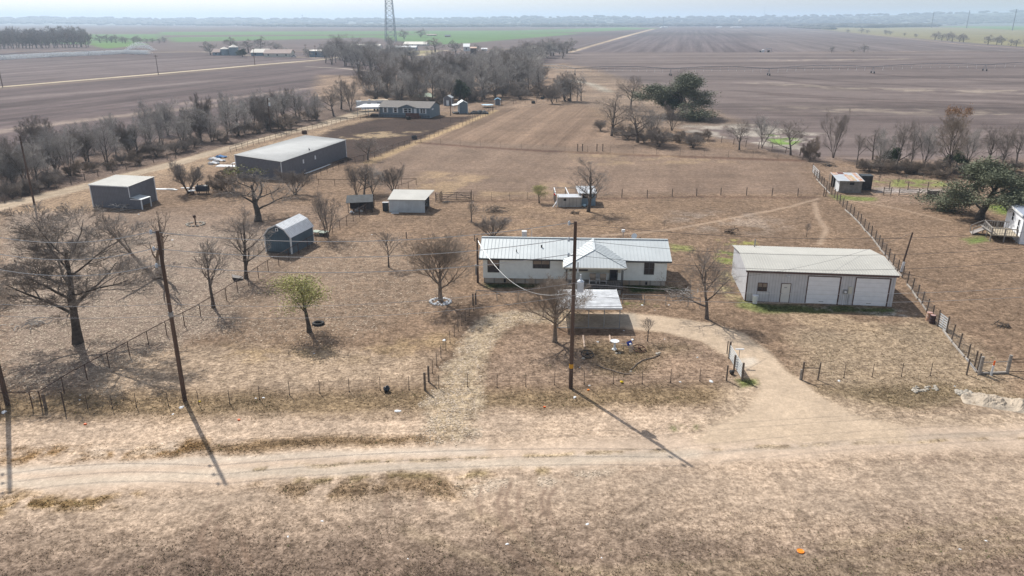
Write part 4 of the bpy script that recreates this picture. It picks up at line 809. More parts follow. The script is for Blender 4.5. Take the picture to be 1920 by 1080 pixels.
# ---- the grey garage
b3 = Bld('metal_garage', 'grey metal garage with a cream roof, a white door and two white roll-up doors', 'garage', (1396, 564), (1671, 575))
W, D = 15.87, 9.6
b3.part('wall', MB().box(.0, W, 0, .1, 0, 3.62), greym); b3.part('back_wall', MB().box(0, W, D - .1, D, 0, 3.62), greym)
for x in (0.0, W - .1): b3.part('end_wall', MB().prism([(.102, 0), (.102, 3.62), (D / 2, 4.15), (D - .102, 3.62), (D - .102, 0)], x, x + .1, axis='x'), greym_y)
r = MB(); x0, x1 = -.22, W + .2; r.slab([(x0, -.25, 3.72), (x1, -.25, 3.72), (x1, D / 2, 4.32), (x0, D / 2, 4.32)], .06).slab([(x0, D / 2, 4.32), (x1, D / 2, 4.32), (x1, D + .2, 3.72), (x0, D + .2, 3.72)], .06)
ro = b3.part('roof', r, roof_c); s_ = MB(); ribs(s_, (x0, -.25, 3.72), (x1, -.25, 3.72), (x0, D / 2, 4.32), (x1, D / 2, 4.32), 54, .06, .035); ribs(s_, (x0, D + .2, 3.72), (x1, D + .2, 3.72), (x0, D / 2, 4.32), (x1, D / 2, 4.32), 54, .06, .035)
s_.build('ribs', roof_rib_c, ro); MB().tube([(2.3, 8.9, 3.8), (2.3, 8.9, 4.8)], .07).build('flue', steel, ro)
b3.part('eave_trim', MB().box(x0, x1, -.31, -.253, 3.5, 3.68), trimbr); b3.part('corner_trim', MB().box(-.03, .12, -.04, -.005, 0, 3.5), trimbr); b3.part('corner_trim', MB().box(W - .2, W + .02, -.04, -.005, 0, 3.5), greym)
for a, c_ in ((6.65, 10.0), (11.75, 15.25)):
    d_ = b3.box('roll_up_door', doorw, a, c_, -.03, -.004, .05, 3.2); MB().box(a - .09, a - .002, -.06, -.004, 0, 3.29).box(c_ + .002, c_ + .14, -.06, -.004, 0, 3.29).box(a, c_, -.058, -.004, 3.202, 3.29).build('door_frame', trimbr, d_)
    MB().box(a + 1.4, a + 1.9, -.045, -.031, .25, .31).build('handle', steel, d_)
d_ = b3.box('door', doorc, 3.86, 4.8, -.04, -.004, .05, 2.22); MB().box(3.79, 3.858, -.05, -.004, 0, 2.29).box(4.802, 4.87, -.05, -.004, 0, 2.29).box(3.858, 4.802, -.05, -.004, 2.222, 2.29).build('door_frame', trimbr, d_)
MB().box(4.15, 4.45, -.05, -.041, 1.75, 1.83).build('sign_plate', steel, d_); MB().tube([(3.95, -.04, 1.1), (3.95, -.1, 1.1)], .035).build('handle', steel, d_)
windowp(b3, 1.25, 2.3, 1.25, 2.25, frame=trimbr, blinds=True)
for x, z in ((1.2, 0.55), (2.6, .6)): b3.box('wall_pipe', steel, x, x + .03, -.03, -.004, 0, z + .6)
e_ = b3.part('meter_box', MB().box(10.5, 10.95, -.17, -.004, 1.3, 1.8), steel); MB().lathe([(.13, 0), (.13, .08), (.09, .11)], 10).build('meter_dial', trimw, e_).matrix_basis = Matrix.Translation((10.72, -.17, 1.57)) @ Matrix.Rotation(math.pi / 2, 4, 'X')
b3.part('breaker_panel', MB().box(11.02, 11.42, -.15, -.004, 1.38, 2.2), plaster); b3.part('conduit', MB().tube([(10.62, -.06, 0), (10.62, -.06, 1.3)], .05), trimw); b3.part('conduit', MB().tube([(11.15, -.06, 0), (11.15, -.06, 1.38)], .025), steel)
b3.part('wall_light', MB().box(4.25, 4.55, -.12, -.004, 3.12, 3.2).blob((4.28, -.14, 3.1), .07).blob((4.52, -.14, 3.1), .07), trimw)
tb = thing('trash_can', 'pale grey plastic trash can at the left corner of the garage', 'bin', onto(b3, 1.0, -.65), b3.ang)
MB().lathe([(.26, 0), (.32, .85), (.35, .86), (.35, .92)], 14).build('body', white, tb); MB().lathe([(.36, .922), (.33, .98), (.1, 1.02)], 14).build('lid', white, tb)

# ---- navy barn-roofed shed
b4 = Bld('gambrel_shed', 'dark navy storage shed with a white-trimmed barn roof beside the pipe fence', 'shed', (499, 474), (548, 478))
W, D = 3.98, 6.06; pf = [(0, .12), (0, 2.5), (.85, 3.5), (1.99, 4.02), (3.13, 3.5), (3.98, 2.5), (3.98, .12)]
b4.part('wall', MB().prism(pf, 0, D), navy); b4.part('skid', MB().box(.1, 3.9, .08, D - .08, 0, .118), oldwood)
rp = [(-.12, 2.42), (.8, 3.56), (1.99, 4.12), (3.18, 3.56), (4.10, 2.42)]; r = MB()
for (xa, za), (xb, zb) in zip(rp, rp[1:]): r.slab([(xa, -.15, za), (xb, -.15, zb), (xb, D + .15, zb), (xa, D + .15, za)], .05)
shr = M_('bright_shed_roof', (0.74, 0.76, 0.78), rough=.5, var=.08, scale=2); ro = b4.part('roof', r, shr)
s_ = MB()
for (xa, za), (xb, zb) in zip(rp, rp[1:]): ribs(s_, (xa, -.15, za), (xa, D + .15, za), (xb, -.15, zb), (xb, D + .15, zb), 16, .03, .025)
s_.build('ribs', shr, ro)
t_ = MB()
for (xa, za), (xb, zb) in zip(rp, rp[1:]): t_.beam((xa, -.17, za - .10), (xb, -.17, zb - .10), .04, .12)
b4.part('gable_trim', t_, trimw)
for x in (0.05, W - .05): b4.box('corner_trim', trimw, x - .08, x + .08, -.05, -.004, .12, 2.4)
b4.box('corner_trim', trimw, W + .004, W + .04, -.05, .12, .12, 2.4); b4.box('corner_trim', trimw, W + .004, W + .04, D - .12, D, .12, 2.4); b4.box('base_trim', trimd, .15, W - .15, -.04, -.004, .12, .3)
v_ = b4.part('gable_vent', MB().box(1.82, 2.22, -.06, -.004, 3.2, 3.62), trimw); MB().box(1.92, 2.12, -.07, -.061, 3.28, 3.54).build('vent_hole', black, v_)

# ---- square charcoal building with a low porch notch
b5 = Bld('square_metal_building', 'square charcoal metal building with white corner trim and a small low side roof', 'building', (175, 388), (268, 393))
b5.part('wall', MB().prism([(0.0, 0), (0.0, 3.82), (6.7, 4.12), (6.7, 0)], 0, 7.5, axis='x'), slate)
r = MB().slab([(-.1, -.12, 3.88), (7.6, -.12, 3.86), (7.6, 6.85, 4.2), (-.1, 6.85, 4.22)], .05); ro = b5.part('roof', r, roof_c); s_ = MB(); ribs(s_, (-.1, -.12, 3.88), (7.6, -.12, 3.86), (-.1, 6.85, 4.22), (7.6, 6.85, 4.2), 14, .07, .04); s_.build('ribs', roof_rib_c, ro)
for x0, x1 in ((-.02, .12), (7.38, 7.52)): b5.box('corner_trim', trimw, x0, x1, -.04, -.004, 0 if x0 < 1 else 1.95, 3.8)
b5.box('corner_trim', trimw, 7.504, 7.54, 6.55, 6.72, 0, 4.0); b5.box('eave_trim', trimw, -.1, 7.6, -.16, -.122, 3.72, 3.84)
b5.part('side_roof', MB().slab([(7.55, -.12, 1.98), (9.6, -.12, 1.72), (9.6, 2.4, 1.72), (7.55, 2.4, 1.98)], .05), roof_w); b5.part('side_wall', MB().box(7.504, 9.3, .02, .06, 0, 1.72), slate)
b5.box('side_trim', trimw, 7.55, 9.6, -.16, -.122, 1.62, 1.74)
for y in (-.05, 2.25): b5.box('post', trimw, 9.4, 9.56, y, y + .14, 0, 1.68)

# ---- long charcoal building
b6 = Bld('long_metal_building', 'long charcoal metal building with a pale flat roof in the middle distance', 'building', (-45.6, 148.2, 0), ang=-14.7)
b6.part('wall', MB().prism([(-10.3, 0), (-10.3, 4.5), (0, 3.6), (0, 0)], 0, .12), slate); b6.part('back_wall', MB().prism([(-10.3, 0), (-10.3, 4.5), (0, 3.85), (0, 0)], 27.9, 28.02), slate)
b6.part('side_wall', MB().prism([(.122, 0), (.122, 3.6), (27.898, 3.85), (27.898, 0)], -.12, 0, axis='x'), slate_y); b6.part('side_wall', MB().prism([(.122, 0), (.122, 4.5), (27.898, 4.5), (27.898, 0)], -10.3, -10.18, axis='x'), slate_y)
rl6 = M_('weathered_pale_roof', (0.36, 0.37, 0.37), rough=.6, var=.06, scale=.3); ro = b6.part('roof', MB().slab([(-10.45, -.15, 4.62), (.15, -.15, 3.7), (.15, 28.2, 3.95), (-10.45, 28.2, 4.62)], .06), rl6); s_ = MB(); ribs(s_, (.15, -.15, 3.7), (.15, 28.2, 3.95), (-10.45, -.15, 4.62), (-10.45, 28.2, 4.62), 60, .06, .03); s_.build('ribs', rl6, ro)
MB().tube([(-.7, 12.4, 3.8), (-.7, 12.4, 4.5)], .06).tube([(-.9, 13.0, 3.8), (-.9, 13.0, 4.2)], .06).build('vent_pipe', black, ro)
b6.box('corner_trim', trimw, -.14, .035, -.04, -.004, 0, 3.6); b6.box('corner_trim', trimw, .004, .04, 27.8, 28.06, 0, 3.8); b6.box('corner_trim', trimw, -10.34, -10.2, -.04, -.004, 0, 4.45)
for y in (8.2, 13.2): b6.box('window', trimw, .004, .04, y, y + .5, 1.9, 2.7)
tag(onto and MB().box(-.2, .2, -5.5, 5.5, .1, .24).build('white_pipe', white), 'long white pipe lying in the shade of the long metal building', 'pipe'); _o = bpy.data.objects['white_pipe']; _o.location = onto(b6, 1.3, 12); _o.rotation_euler = (0, 0, b6.ang)
b6.part('lean_to_roof', MB().slab([(-13.6, 3.0, 2.2), (-10.35, 3.0, 2.7), (-10.35, 8, 2.7), (-13.6, 8, 2.2)], .05), galv); b6.part('lean_to_post', MB().box(-13.4, -13.3, 3.2, 3.3, 0, 2.2), steel); b6.part('lean_to_post', MB().box(-13.4, -13.3, 7.7, 7.8, 0, 2.2), steel)

# ---- pale lean-to shed with an open right end
b7 = Bld('lean_to_shed', 'pale blue-grey lean-to shed with a cream roof, open at its right end', 'shed', (730, 398), (797, 399))
W, D = 5.98, 4.6
b7.part('wall', MB().box(0, W, 0, .08, 0, 2.15), palewall); b7.part('side_wall', MB().prism([(.082, 0), (.082, 2.15), (D, 2.75), (D, 0)], 0, .08, axis='x'), palewall); b7.part('back_wall', MB().box(.082, W, D - .08, D, 0, 2.74), palewall)
b7.part('roof', MB().slab([(-.15, -.2, 2.2), (W + .15, -.2, 2.2), (W + .9, D + .2, 2.82), (-.15, D + .2, 2.82)], .06), roof_c)
for y in (.15, 1.6, 3.1, 4.4): b7.box('post', darkwood, W - .12, W - .02, y, y + .1, 0, 2.15 + y * .12)
b7.part('end_frame', MB().box(W - .1, W - .04, .1, D, 1.2, 1.3), darkwood); b7.part('interior_shade', MB().box(3.0, 3.08, .1, D - .1, 0, 2.1), inside)  # near-black sheet added as painted shade inside the open end
tag(MB().lathe([(.5, 0), (.52, .2), (.52, 1.3), (.45, 1.42)], 12).build('water_barrel', tarp), 'dark round barrel against the left end of the pale lean-to shed', 'barrel').location = onto(b7, -.8, 1.0)
tag(MB().box(-.5, .5, -.3, .3, 0, .04).build('tin_sheet', galv), 'grey tin sheet laid over the dark barrel', 'sheet').location = onto(b7, -.8, 1.0, 1.43)
tag(MB().box(-.6, .6, -.25, .25, .0, .05).build('white_board', white), 'white board on the ground before the pale lean-to shed', 'board').location = onto(b7, 1.1, -.6)

# ---- dark open shed full of junk
b8 = Bld('open_shed', 'small dark open-fronted shed full of junk behind the pipe fence', 'shed', (-27.0, 121.2, 0), ang=6)
b8.part('roof', MB().slab([(-.3, -.3, 1.75), (4.1, -.3, 1.85), (4.0, 1.9, 2.65), (-.3, 1.9, 2.55)], .06).slab([(-.3, 1.9, 2.55), (4.0, 1.9, 2.65), (4.1, 3.4, 2.0), (-.3, 3.4, 1.9)], .06), tarp)
for x, y in ((0, 0), (1.7, 0), (2.5, 0), (3.9, 0), (0, 3.2), (3.9, 3.2)): b8.box('post', darkwood, x - .05, x + .05, y - .05, y + .05, 0, 1.8)
b8.part('back_wall', MB().box(0, 3.9, 3.22, 3.27, 0, 1.85), darkwood); b8.part('side_wall', MB().box(2.55, 3.85, -.03, .0, .6, 1.8), darkwood)
for i, (x, y, s, m) in enumerate(((.5, -.4, .28, white), (1.2, .6, .3, steel), (2.0, .5, .22, white), (1.5, 1.2, .35, oldwood), (.9, .9, .3, brownm))):
    tag(MB().blob((0, 0, s * .8), s, i, .9, 8, 5).blob((s, .1, s * .5), s * .55, i + 9).build('junk_pile', m), ['white bag at the front left of the dark open shed', 'grey scrap inside the dark open shed', 'small pale bundle inside the dark open shed', 'heap of old boards deep in the dark open shed', 'rusty scrap at the back of the dark open shed'][i], 'junk').location = onto(b8, x, y)

# ---- ruined pen shed
b9 = Bld('ruined_shed', 'half-roofless ruined shed with white beams and a small window behind the house', 'shed', (1046, 388), (1090, 388))
b9.part('wall', MB().box(0, 4.0, 0, .08, 0, 1.68).box(0, .08, .082, 1.4, 0, 1.85).box(3.92, 4.0, .082, 1.4, 0, 1.85), M_('weathered_white_board', (0.48, 0.47, 0.44), col2=(0.36, 0.34, 0.31), scale=.8, stripes=('X', 1.6, .5)))
b9.part('roof', MB().slab([(-.1, -.12, 1.7), (4.1, -.12, 1.7), (4.1, 1.5, 1.92), (-.1, 1.5, 1.92)], .05), galv); b9.box('window', black, .95, 1.4, -.01, .0, 1.05, 1.45)
bm = MB().beam((-.3, 1.4, 1.85), (-.4, 5.4, 2.2), .16, .08).beam((1.9, 1.4, 1.88), (1.6, 5.4, 2.2), .16, .08).beam((3.7, 1.5, 1.95), (3.5, 5.4, 2.25), .18, .08); b9.part('white_beams', bm, white)
b9.part('pen_rail', MB().beam((-.4, 5.4, 2.15), (3.5, 5.4, 2.15), .1).beam((-.3, 3, 1.0), (-.4, 5.4, 1.0), .08), oldwood_y)
for x, y in ((-.3, 2.0), (-.4, 5.4), (1.6, 5.4), (3.5, 5.4), (-.35, 3.6)): b9.box('post', oldwood_y, x - .07, x + .07, y - .07, y + .07, 0, 2.1)
b9.part('tall_wall', MB().box(4.02, 6.5, .9, .98, 0, 1.3).box(5.3, 6.5, .9, .98, 1.3, 2.1).box(6.42, 6.5, .982, 5, 0, 2.1).box(4.02, 4.1, .982, 5, 0, 2.1), bluew); b9.part('tall_roof', MB().slab([(3.5, .75, 2.2), (6.7, .75, 2.15), (6.75, 5.6, 2.45), (3.4, 5.6, 2.45)], .05), galv); b9.part('opening_shade', MB().box(4.2, 5.25, 1.0, 1.04, 1.3, 2.1), inside)  # near-black sheet in the gap is painted interior shade
lb = MB().beam((-.3, -.2, 0), (-.1, .3, 1.5), .12, .04).beam((-.9, -.3, .05), (-.15, .2, .9), .12, .04).beam((-.7, .4, .05), (-.1, .6, 1.1), .1, .04)
_o = tag(lb.build('leaning_boards', white), 'white boards leaning and lying at the left end of the ruined shed', 'boards'); _o.location = onto(b9, 0, 0); _o.rotation_euler[2] = b9.ang
_o = tag(MB().blob((0, 0, 0), .17, 1, 1, 12, 8, 0).build('red_ball', M_('red_plastic', (0.75, 0.015, 0.01), rough=.35, var=.03)), 'bright red ball-shaped float on the corner post of the ruined shed', 'float'); _o.location = onto(b9, -.45, 1.9, 1.75)
_o = tag(MB().blob((0, 0, .3), .35, 3, .7).build('blue_tarp_bundle', M_('pale_blue_tarp', (0.35, 0.50, 0.58), var=.1)), 'pale blue bundle in the corner of the ruined shed', 'bundle'); _o.location = onto(b9, 4.5, -.1)

# ---- rusty roofed shed
b10 = Bld('rusty_roofed_shed', 'old grey board shed with a patchwork rusty tin roof by the creek trees', 'shed', (1572, 361), (1614, 362))
b10.part('wall', MB().box(0, 3.97, 0, .08, 0, 2.2), oldwood); b10.part('side_wall', MB().prism([(.082, 0), (.082, 2.2), (2.6, 2.4), (2.6, 0)], 0, .08, axis='x'), white); b10.part('back_wall', MB().box(.0, 3.97, 5.2, 5.28, 0, 2.6), darkwood); b10.part('right_wall', MB().prism([(.082, 0), (.082, 2.2), (5.2, 2.6), (5.2, 0)], 3.89, 3.97, axis='x'), oldwood)
r = MB().slab([(-.55, -.3, 2.24), (4.3, -.3, 2.24), (4.5, 5.5, 2.72), (-.3, 5.5, 2.72)], .04); ro = b10.part('roof', r, galv)
for xa, xb, ya, yb, m in ((1.7, 2.35, -.28, 4.2, 0), (3.45, 4.15, -.28, 5.3, 0), (.8, 1.9, 4.4, 5.4, 1), (2.37, 3.0, 0, 3.6, 2), (-.2, .7, 3.8, 5.4, 0)):
    z = lambda y: 2.262 + (y + .3) * .0828
    MB().slab([(xa, ya, z(ya)), (xb, ya, z(ya)), (xb, yb, z(yb)), (xa, yb, z(yb))], .012).build('rusty_panel', [rustsheet, M_('dark_red_rust', (0.16, 0.05, 0.035)), M_('tan_rust', (0.48, 0.36, 0.22))][m], ro)
b10.box('window', black, 1.8, 2.6, -.01, 0, 1.45, 1.95); b10.part('box_annex', MB().box(4.7, 6.6, 2.6, 4.6, 0, 2.65), darkwood); b10.part('annex_roof', MB().box(4.6, 6.75, 2.5, 4.7, 2.655, 2.72), tarp)
b10.part('pen_post', MB().box(-.45, -.38, 2.6, 2.7, 0, 2.3), oldwood_y); b10.part('pen_post', MB().box(-.45, -.38, 5.1, 5.2, 0, 2.5), oldwood_y)

# ---- blue-grey mobile home with carport, camper
b11 = Bld('mobile_home', 'blue-grey mobile home with white shutters and a brown roof at the lane end', 'house', (712, 219), ang=-14)
W, D = 17.5, 10.0
b11.part('wall', MB().prism([(0, 0), (0, 3.35), (D / 2, 4.7), (D, 3.35), (D, 0)], 0, W, axis='x'), bluegrey)
r = MB().slab([(-.4, -.4, 3.32), (W + .4, -.4, 3.32), (W + .4, D / 2, 4.85), (-.4, D / 2, 4.85)], .08).slab([(-.4, D / 2, 4.85), (W + .4, D / 2, 4.85), (W + .4, D + .4, 3.32), (-.4, D + .4, 3.32)], .08); b11.part('roof', r, shingle)
b11.part('front_gable', MB().prism([(7.2, 3.3), (9.9, 4.15), (12.6, 3.3)], -.5, -.03), bluegrey); b11.part('gable_roof', MB().slab([(6.9, -.65, 3.28), (9.9, -.65, 4.3), (9.9, 3.0, 4.42), (6.9, 0, 3.45)], .07).slab([(9.9, -.65, 4.3), (12.9, -.65, 3.28), (12.9, 0, 3.45), (9.9, 3.0, 4.42)], .07), shingle)
b11.part('eave_trim', MB().box(-.4, 6.9, -.46, -.41, 3.2, 3.32).box(12.9, W + .4, -.46, -.41, 3.2, 3.32), trimw)
for x0, x1 in ((1.6, 2.7), (5.1, 6.2), (8.6, 9.9), (10.1, 11.1), (14.3, 15.1), (15.2, 16.0)): windowp(b11, x0, x1, 1.55, 3.0, frame=trimw, split=False, cross=True, fw=.1)
for x in (1.25, 2.72, 4.75, 6.22, 8.2, 11.12, 13.9, 16.02): b11.box('shutter', trimw, x, x + .34, -.04, -.004, 1.45, 3.05)
b11.box('door', trimw, 12.1, 13.0, -.05, -.004, .9, 3.0); b11.box('side_window', trimw, W + .004, W + .05, 2.0, 3.6, 2.4, 2.9)
b11.part('steps', MB().box(9.8, 14.4, -1.6, -.05, 0, .85).box(9.8, 14.4, -1.62, -1.57, .9, 1.7), M_('red_brown_deck', (0.13, 0.06, 0.05), var=.2)); b11.part('skirting', MB().box(-.02, W + .02, -.03, -.004, 0, .9), M_('blue_grey_skirting', (0.12, 0.15, 0.18), stripes=('X', 1, .4)))
b12 = Bld('open_car_shelter', 'white flat-roofed car shelter joined to the left end of the mobile home', 'carport', (671, 219), (712, 219))
b12.part('roof', MB().slab([(-.5, -.5, 3.1), (7.5, -1.2, 3.35), (7.9, 5.0, 3.7), (1.0, 7.0, 3.45)], .1), trimw)
for x, y in ((0, 0), (3.6, -.3), (7.1, -.6), (1.5, 6.0), (7.2, 4.5)): b12.box('post', steel, x - .07, x + .07, y - .07, y + .07, 0, 3.1)
b12.part('deck', MB().box(4.0, 7.4, .5, 4.5, 0, .5), darkwood)
cb = thing('camper_trailer', 'white fifth-wheel camper with a tan roof parked behind the car shelter', 'camper', G(678, 208), math.radians(18))
MB().box(0, 9.5, -1.25, 1.25, .6, 3.5).build('body', trimw, cb); MB().box(-1.7, .0, -1.24, 1.24, 1.7, 3.45).build('nose', white, cb); MB().box(.1, 9.4, -1.2, 1.2, 3.505, 3.62).build('roof', M_('tan_camper_roof', (0.55, 0.46, 0.34), var=.15), cb)
MB().box(-1.76, -1.705, -.9, .9, 2.2, 3.1).build('front_window', glass, cb); MB().box(2, 3.2, -1.28, -1.255, 2, 2.8).build('window', glass, cb); MB().box(5.4, 7, -1.28, -1.255, 2, 2.8).build('window', glass, cb)
MB().box(2.5, 3.3, -.4, .4, 3.625, 3.9).build('air_unit', white, cb)
for x in (4.4, 5.4): MB().lathe([(.36, -.12), (.36, .12)], 12).build('wheel', black, cb).matrix_basis = Matrix.Translation((x, -1.15, .37)) @ Matrix.Rotation(math.pi / 2, 4, 'X')
# small sheds right of the mobile home
def small_shed(px, py, ang, W, D, h, rise, wm, rm, label, door=True, porch=False):
    s = Bld('garden_shed', label, 'shed', (px, py), ang=ang)
    s.part('wall', MB().prism([(0, 0), (0, h), (W / 2, h + rise), (W, h), (W, 0)], 0, D), wm)
    s.part('roof', MB().slab([(-.2, -.25, h - .05), (W / 2, -.25, h + rise + .06), (W / 2, D + .2, h + rise + .06), (-.2, D + .2, h - .05)], .05).slab([(W / 2, -.25, h + rise + .06), (W + .2, -.25, h - .05), (W + .2, D + .2, h - .05), (W / 2, D + .2, h + rise + .06)], .05), rm)
    for x in (.04, W - .04): s.box('corner_trim', trimw, x - .07, x + .07, -.05, -.004, 0, h - .1)
    if door: s.box('door', trimw, W / 2 - .5, W / 2 + .5, -.04, -.004, .05, 1.9)
    if porch:
        s.part('porch_roof', MB().slab([(-2.2, -.6, h - .55), (-.05, -.6, h - .2), (-.05, D - .8, h - .2), (-2.2, D - .8, h - .55)], .05), rm); s.box('porch_post', trimw, -2.1, -2.0, -.5, -.4, 0, h - .6); s.box('porch_post', trimw, -2.1, -2.0, D - 1.1, D - 1.0, 0, h - .6); s.box('porch_deck', darkwood, -2.1, -.02, -.5, D - .9, 0, .3)
    return s
small_shed(861, 213, 10, 3.0, 4.5, 3.3, .9, bluegrey, roof_w, 'blue-grey shed with a white metal roof and a porch, right of the mobile home', False, True)
small_shed(832, 198, -6, 3.0, 4, 2.8, .8, slate, roof_w, 'dark shed with a white double door behind the porch shed', True)
small_shed(928, 197, 0, 2.0, 2, 2.0, .5, slate, M_('blue_tin_roof', (0.22, 0.42, 0.60), var=.05), 'tiny shed with a bright blue roof at the top end of the pasture fence', False)
cn = Bld('canopy_tent', 'low dark shelter with a pale green canopy roof behind the mobile home', 'canopy', (790, 190), ang=0)
cn.part('roof', MB().slab([(-1, -1, 1.9), (5.5, -1, 1.7), (3.6, 3, 2.9), (1.4, 3, 3.0)], .06).slab([(-4, -1, 1.8), (-1, -1, 1.9), (1.4, 3, 3.0), (-1.5, 3, 2.4)], .06), M_('pale_green_sheet', (0.32, 0.38, 0.30), var=.1))
for x, y in ((-3.8, -.8), (-.5, -.8), (2.4, -.8), (5.2, -.8), (1.5, 2.8), (3.5, 2.8)): cn.box('post', steel, x - .06, x + .06, y - .06, y + .06, 0, 1.75)
tg = thing('trampoline', 'pale blue rimmed trampoline frame at the top end of the pasture fence', 'trampoline', G(914, 201)); MB().lathe([(2.2, .85), (2.25, .92), (1.95, .95), (1.95, .9)], 18).build('rim', M_('pale_blue_rim', (0.45, 0.6, 0.7), var=.05), tg)
for k in range(6): MB().tube([(2.0 * math.cos(k * 1.05), 2.0 * math.sin(k * 1.05), 0), (2.0 * math.cos(k * 1.05), 2.0 * math.sin(k * 1.05), .85)], .05).build('leg', steel, tg)

# ---- white house and deck at the right edge
b13 = Bld('white_cottage', 'white house with a tall end wall and a grey wooden deck at the right edge', 'house', (72.1, 102.9, 0), ang=-19)
W, D = 9.0, 8.6
wm = M_('white_board_wall', (0.80, 0.82, 0.86), rough=.6, var=.04, stripes=('Y', 3.2, .08))
b13.part('wall', MB().prism([(0.0, .0), (0.0, 4.0), (D, 4.3), (D, 0)], 0, W, axis='x'), wm); b13.part('roof', MB().slab([(-.35, -.35, 4.05), (W, -.35, 4.05), (W, D + .35, 4.4), (-.35, D + .35, 4.4)], .18), M_('blue_grey_trim', (0.30, 0.34, 0.42), var=.05))
b13.part('fascia', MB().box(-.42, -.355, -.35, D + .35, 4.0, 4.3), white); b13.part('corner_trim', MB().box(-.04, -.004, -.03, .1, 0, 4.0), M_('grey_downpipe', (0.20, 0.20, 0.24), var=.05))
for y0, y1, z0, z1 in ((4.6, 5.6, 2.2, 3.5), (1.4, 2.3, 1.2, 3.2)):
    f = b13.part('window' if z0 > 2 else 'door', MB().box(-.06, -.004, y0, y1, z0, z1), trimw); MB().box(-.07, -.061, y0 + .1, y1 - .1, z0 + .1, (z0 + z1) / 2 - .05).box(-.07, -.061, y0 + .1, y1 - .1, (z0 + z1) / 2 + .05, z1 - .1).build('pane', glass, f)
b13.part('deck', MB().box(-3.6, -.08, .4, 5.2, .85, 1.0), M_('tan_deck_boards', (0.42, 0.36, 0.27), stripes=('Y', 7, .4)))
for x, y in ((-3.5, .5), (-1.8, .5), (-.3, .5), (-3.5, 5.1), (-1.8, 5.1), (-3.5, 2.8)): b13.box('deck_post', oldwood_y, x - .07, x + .07, y - .07, y + .07, 0, 1.95)
q = MB().beam((-3.5, .5, 1.93), (-.3, .5, 1.93), .1).beam((-3.5, .5, 1.93), (-3.5, 5.1, 1.93), .1).beam((-3.5, 5.1, 1.93), (-.3, 5.1, 1.93), .1).beam((-3.55, .3, 1.35), (-3.9, 5.1, 1.2), .3, .05)
for x in np.linspace(-3.4, -.4, 11):
    for y in (.5, 5.1): q.beam((x, y, 1.0), (x, y, 1.9), .05)
for y in np.linspace(.7, 5, 12): q.beam((-3.5, y, 1.0), (-3.5, y, 1.9), .05)
b13.part('railing', q, oldwood_y); b13.part('ramp', MB().slab([(-5.2, 3.6, .05), (-3.6, 3.6, .95), (-3.6, 5.1, .95), (-5.2, 5.1, .05)], .08), oldwood_y); b13.part('ramp_rail', MB().beam((-5.2, 5.15, 1.0), (-3.6, 5.15, 1.93), .09).beam((-5.2, 3.55, 1.0), (-3.6, 3.55, 1.93), .09).beam((-5.15, 5.15, 0), (-5.15, 5.15, 1.0), .09).beam((-5.15, 3.55, 0), (-5.15, 3.55, 1), .09), oldwood_y)
def dish(px, pyb, pyt, label, r_=.42, mast=True):
    x, y = G(px, pyb); h = HT(x, y, pyt); o = thing('satellite_dish', label, 'satellite dish', (x, y), 2.6)
    MB().tube([(0, 0, 0), (0, 0, h)], .03).build('mast', steel, o); d = MB().lathe([(r_, .12), (r_ * .7, .05), (.02, 0), (r_ * .7, .02), (r_, .09)], 14).build('dish', M_('dish_grey', (0.50, 0.56, 0.62), var=.04), o)
    d.matrix_basis = Matrix.Translation((0, 0, h)) @ Matrix.Rotation(math.radians(-60), 4, 'X'); return o
dish(1189, 452, 443, 'grey satellite dish standing behind the house roof', .42); dish(1892, 395, 365, 'round pale dish on a tall mast in front of the live oak', .6)
_b = tag(MB().box(-.35, .35, -.3, .3, 0, .75).box(-.37, .37, -.32, .32, .751, .8).build('air_conditioner', trimw), 'white box air unit seen just over the left part of the house roof', 'air conditioner'); _x, _y = G(983, 448); _b.location = (_x, _y, .4)
_b = thing('well_head', 'small white box on a pole in the field behind the house', 'post box', G(1168, 450)); MB().tube([(0, 0, 0), (0, 0, 1.2)], .05).build('post', steel, _b); MB().box(-.22, .22, -.2, .2, 1.2, 1.55).build('box', white, _b)
for px, py, pt, lab in ((997, 446, 431, 'thin white vent mast behind the house roof'), (1200, 452, 444, 'rusty stake behind the house roof')):
    x, y = G(px, py); tag(MB().tube([(0, 0, 0), (0, 0, HT(x, y, pt))], .05).build('stake', white if pt < 440 else brownm), lab, 'stake').location = (x, y, 0)

# ---- far farms, small in the picture
def far_block(px0, px1, pyb, pytop, depth, wm, rm, label, name='far_house', cat_='house', rise=.35, ang=None):
    A = G(px0, pyb); Bp = G(px1, pyb); W = Bp[0] - A[0]; h = max(2.2, HT(A[0], A[1], pytop)); he = h * (1 - rise)
    s = Bld(name, label, cat_, (A[0], A[1], 0), ang=0 if ang is None else ang)
    s.part('wall', MB().prism([(0, 0), (0, he), (depth / 2, h - .2), (depth, he), (depth, 0)], 0, W, axis='x'), wm)
    s.part('roof', MB().slab([(-.5, -.5, he), (W + .5, -.5, he), (W + .5, depth / 2, h), (-.5, depth / 2, h)], .15).slab([(-.5, depth / 2, h), (W + .5, depth / 2, h), (W + .5, depth + .5, he), (-.5, depth + .5, he)], .15), rm)
    k = max(1, int(W / 6))
    for i in range(k): s.box('window', glass, W * (i + .5) / k - .6, W * (i + .5) / k + .6, -.06, -.005, he * .35, he * .75)
    return s
far_block(495, 545, 107, 93, 14, plaster, pinkroof, 'low cream farmhouse with a pinkish roof beside the far road', rise=.5)
far_block(471, 502, 105, 92, 14, bluew, creamr, 'pale roofed barn left of the far farmhouse', 'far_barn', 'barn', .5)
